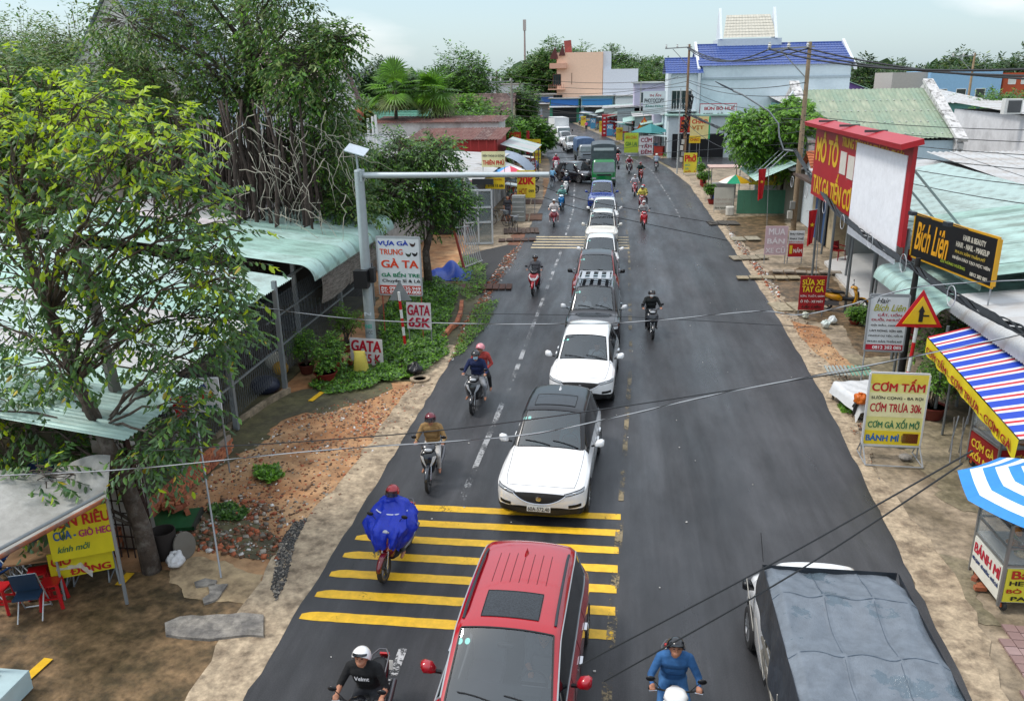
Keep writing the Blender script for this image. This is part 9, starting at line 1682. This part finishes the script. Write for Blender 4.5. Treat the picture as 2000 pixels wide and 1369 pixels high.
def wire_px(label,pp,r=.012,col='#a4a8ac',n=10,group='overhead cables'):
 P = [AY(px,py,Y) for px,py,Y in pp];Q = []
 for i in range(len(P)-1):
  for k in range(n): t_ = k/n;p_ = [P[max(i-1,0)],P[i],P[i+1],P[min(i+2,len(P)-1)]];Q.append(.5*((2*p_[1])+(p_[2]-p_[0])*t_+(2*p_[0]-5*p_[1]+4*p_[2]-p_[3])*t_**2+(3*p_[1]-p_[0]-3*p_[2]+p_[3])*t_**3))
 Q.append(P[-1]);t = thing('overhead_cable',label,'cable',(0,0,0),0,group);MB().tube(Q,r,6).build('wire',C(col,.4),t)
 if col == '#a4a8ac': MB().tube([q+Vector((0,.009*math.sin(k*1.1),.009*math.cos(k*1.1))) for k,q in enumerate(Q)],r*.85,5).build('twisted_wire',C('#2a2b2e',.5),t)
wire_px('twisted white and black cable crossing the road in front of the white suv',[(-40,930,9.2),(250,916,9.2),(620,880,9.2),(1000,852,9.2),(1200,815,9.2),(1400,770,9.2),(1690,715,9.2),(2060,640,9.2)],.0065)
wire_px('white cable crossing the road behind the black suv',[(470,595,14),(680,622,14),(900,632,14),(1150,632,14),(1290,625,14),(1480,608,14),(1560,615,14),(1650,598,14),(1800,560,14),(2040,545,14)],.0085)
for i,(a,b_,c_,lb) in enumerate((((300,880,10),(900,836,10),(1700,720,10),'thin dark wire just above the twisted cable'),((1130,1300,7),(1500,1105,7),(1900,880,7),'upper thin black wire over the tarpaulin truck'),((1180,1330,7),(1550,1120,7),(1880,905,7),'lower thin black wire over the tarpaulin truck'),((880,612,20),(1200,618,20),(1600,640,20),'thin black wire over the road near the black suv'),((1060,365,48),(1160,395,48),(1420,440,48),'thin black wire across the far rumble stripes'),((1060,385,44),(1160,415,44),(1420,470,44),'second thin wire across the far lane'),((1045,300,70),(1200,292,70),(1560,235,50),'upper far wire from the utility pole across the road'),((1045,310,70),(1200,305,70),(1560,280,50),'lower far wire from the utility pole across the road'),((990,190,90),(1180,212,92),(1320,205,84),'sagging black cable between the far poles'),((990,186,90),(1180,196,100),(1325,150,84),'upper cable between the far poles'),((995,200,88),(1150,225,90),(1318,215,84),'lower cable between the far poles'))): wire_px(lb,[a,b_,c_],.008 if i < 4 else .02,'#1b1c1e')
for i in range(14): z = 4.2+i*.32;cable(ORD(i)+' wire from the bottom in the web between the corner pole and the tall pole',[(6.5,82,z+rs.uniform(-.2,.6)),(10.1,48.4,z-.3)] if i % 2 else [(-10.5,86,z+.8),(6.4,82,z+rs.uniform(0,1.5))],.022,rs.uniform(.3,1.1))
for i in range(6): cable(ORD(i)+' wire from the bottom leaving the tall pole towards the right',[(10.2,48.4,4.6+i*.35),(13+i*1.5,22,5.0+i*.45)],.016,.5)
for i in range(16):
 y = 97+i*4.6;x = interp(XR,y)+.9+rs.rand()*.9;c = ['#a8342a','#3f78a0','#c9b43a','#d0d2cf','#3a8a72','#7c8488'][i % 6];o = ORD(i)+' from the corner on the far right pavement'
 t = thing('market_stand',['red','blue','yellow','white','green','grey'][i % 6]+' canopied stand, '+o,'stand',(x+.6,y,0),-.3);MB().box((0,0,.5),(1.0,1.0,1.0)).build('counter',C(c,.6),t);MB().box((0,0,2.2),(2.2,2.0,.07),ry=.12).build('cover',C(['#aab8b8','#5a8f8c','#c9cac6','#8d9aa8'][i % 4],.5),t);[post(t,sx*.9,sy*.8,0,2.15,.03,steel) for sx in (-1,1) for sy in (-1,1)]
 sign('upright advertising board, '+o,x-.5,y-1.5,0,.9,.2,1.7,['#d8d8d4','#e0c83a','#b8322a','#4a90b8'][i % 4],[(['BÁN','CƠM','NƯỚC','XE'][i % 4],['#b8322a','#a82020','#e8d84a','#eeeeee'][i % 4],.1,.9,.6,.9)]) if i % 2 else scooter('motorbike parked between stalls, '+o,x-.2,y+1.2,.9+i,'scooter',c,group='parked motorbikes')
for i in range(9):
 y = 60+i*4.2;x = interp(XL,y)-1.0-rs.rand()*.8;o = ORD(i)+' along the left pavement beyond the phone shop'
 scooter('parked motorbike, '+o,x,y,1.2+i,'underbone',['#7c1c22','#2b2c30','#2a5a9c'][i % 3],group='parked motorbikes') if i % 2 else sign('small upright board, '+o,x,y,0,.8,.3,1.3,['#d8c83a','#c9352a','#dcdcd8'][i % 3],[(['QUÁN','CAFE','PHỞ'][i % 3],['#a82020','#eeeeee','#20508c'][i % 3],.1,.9,.5,.85)])
bpy.data.scenes.remove(_tmp)
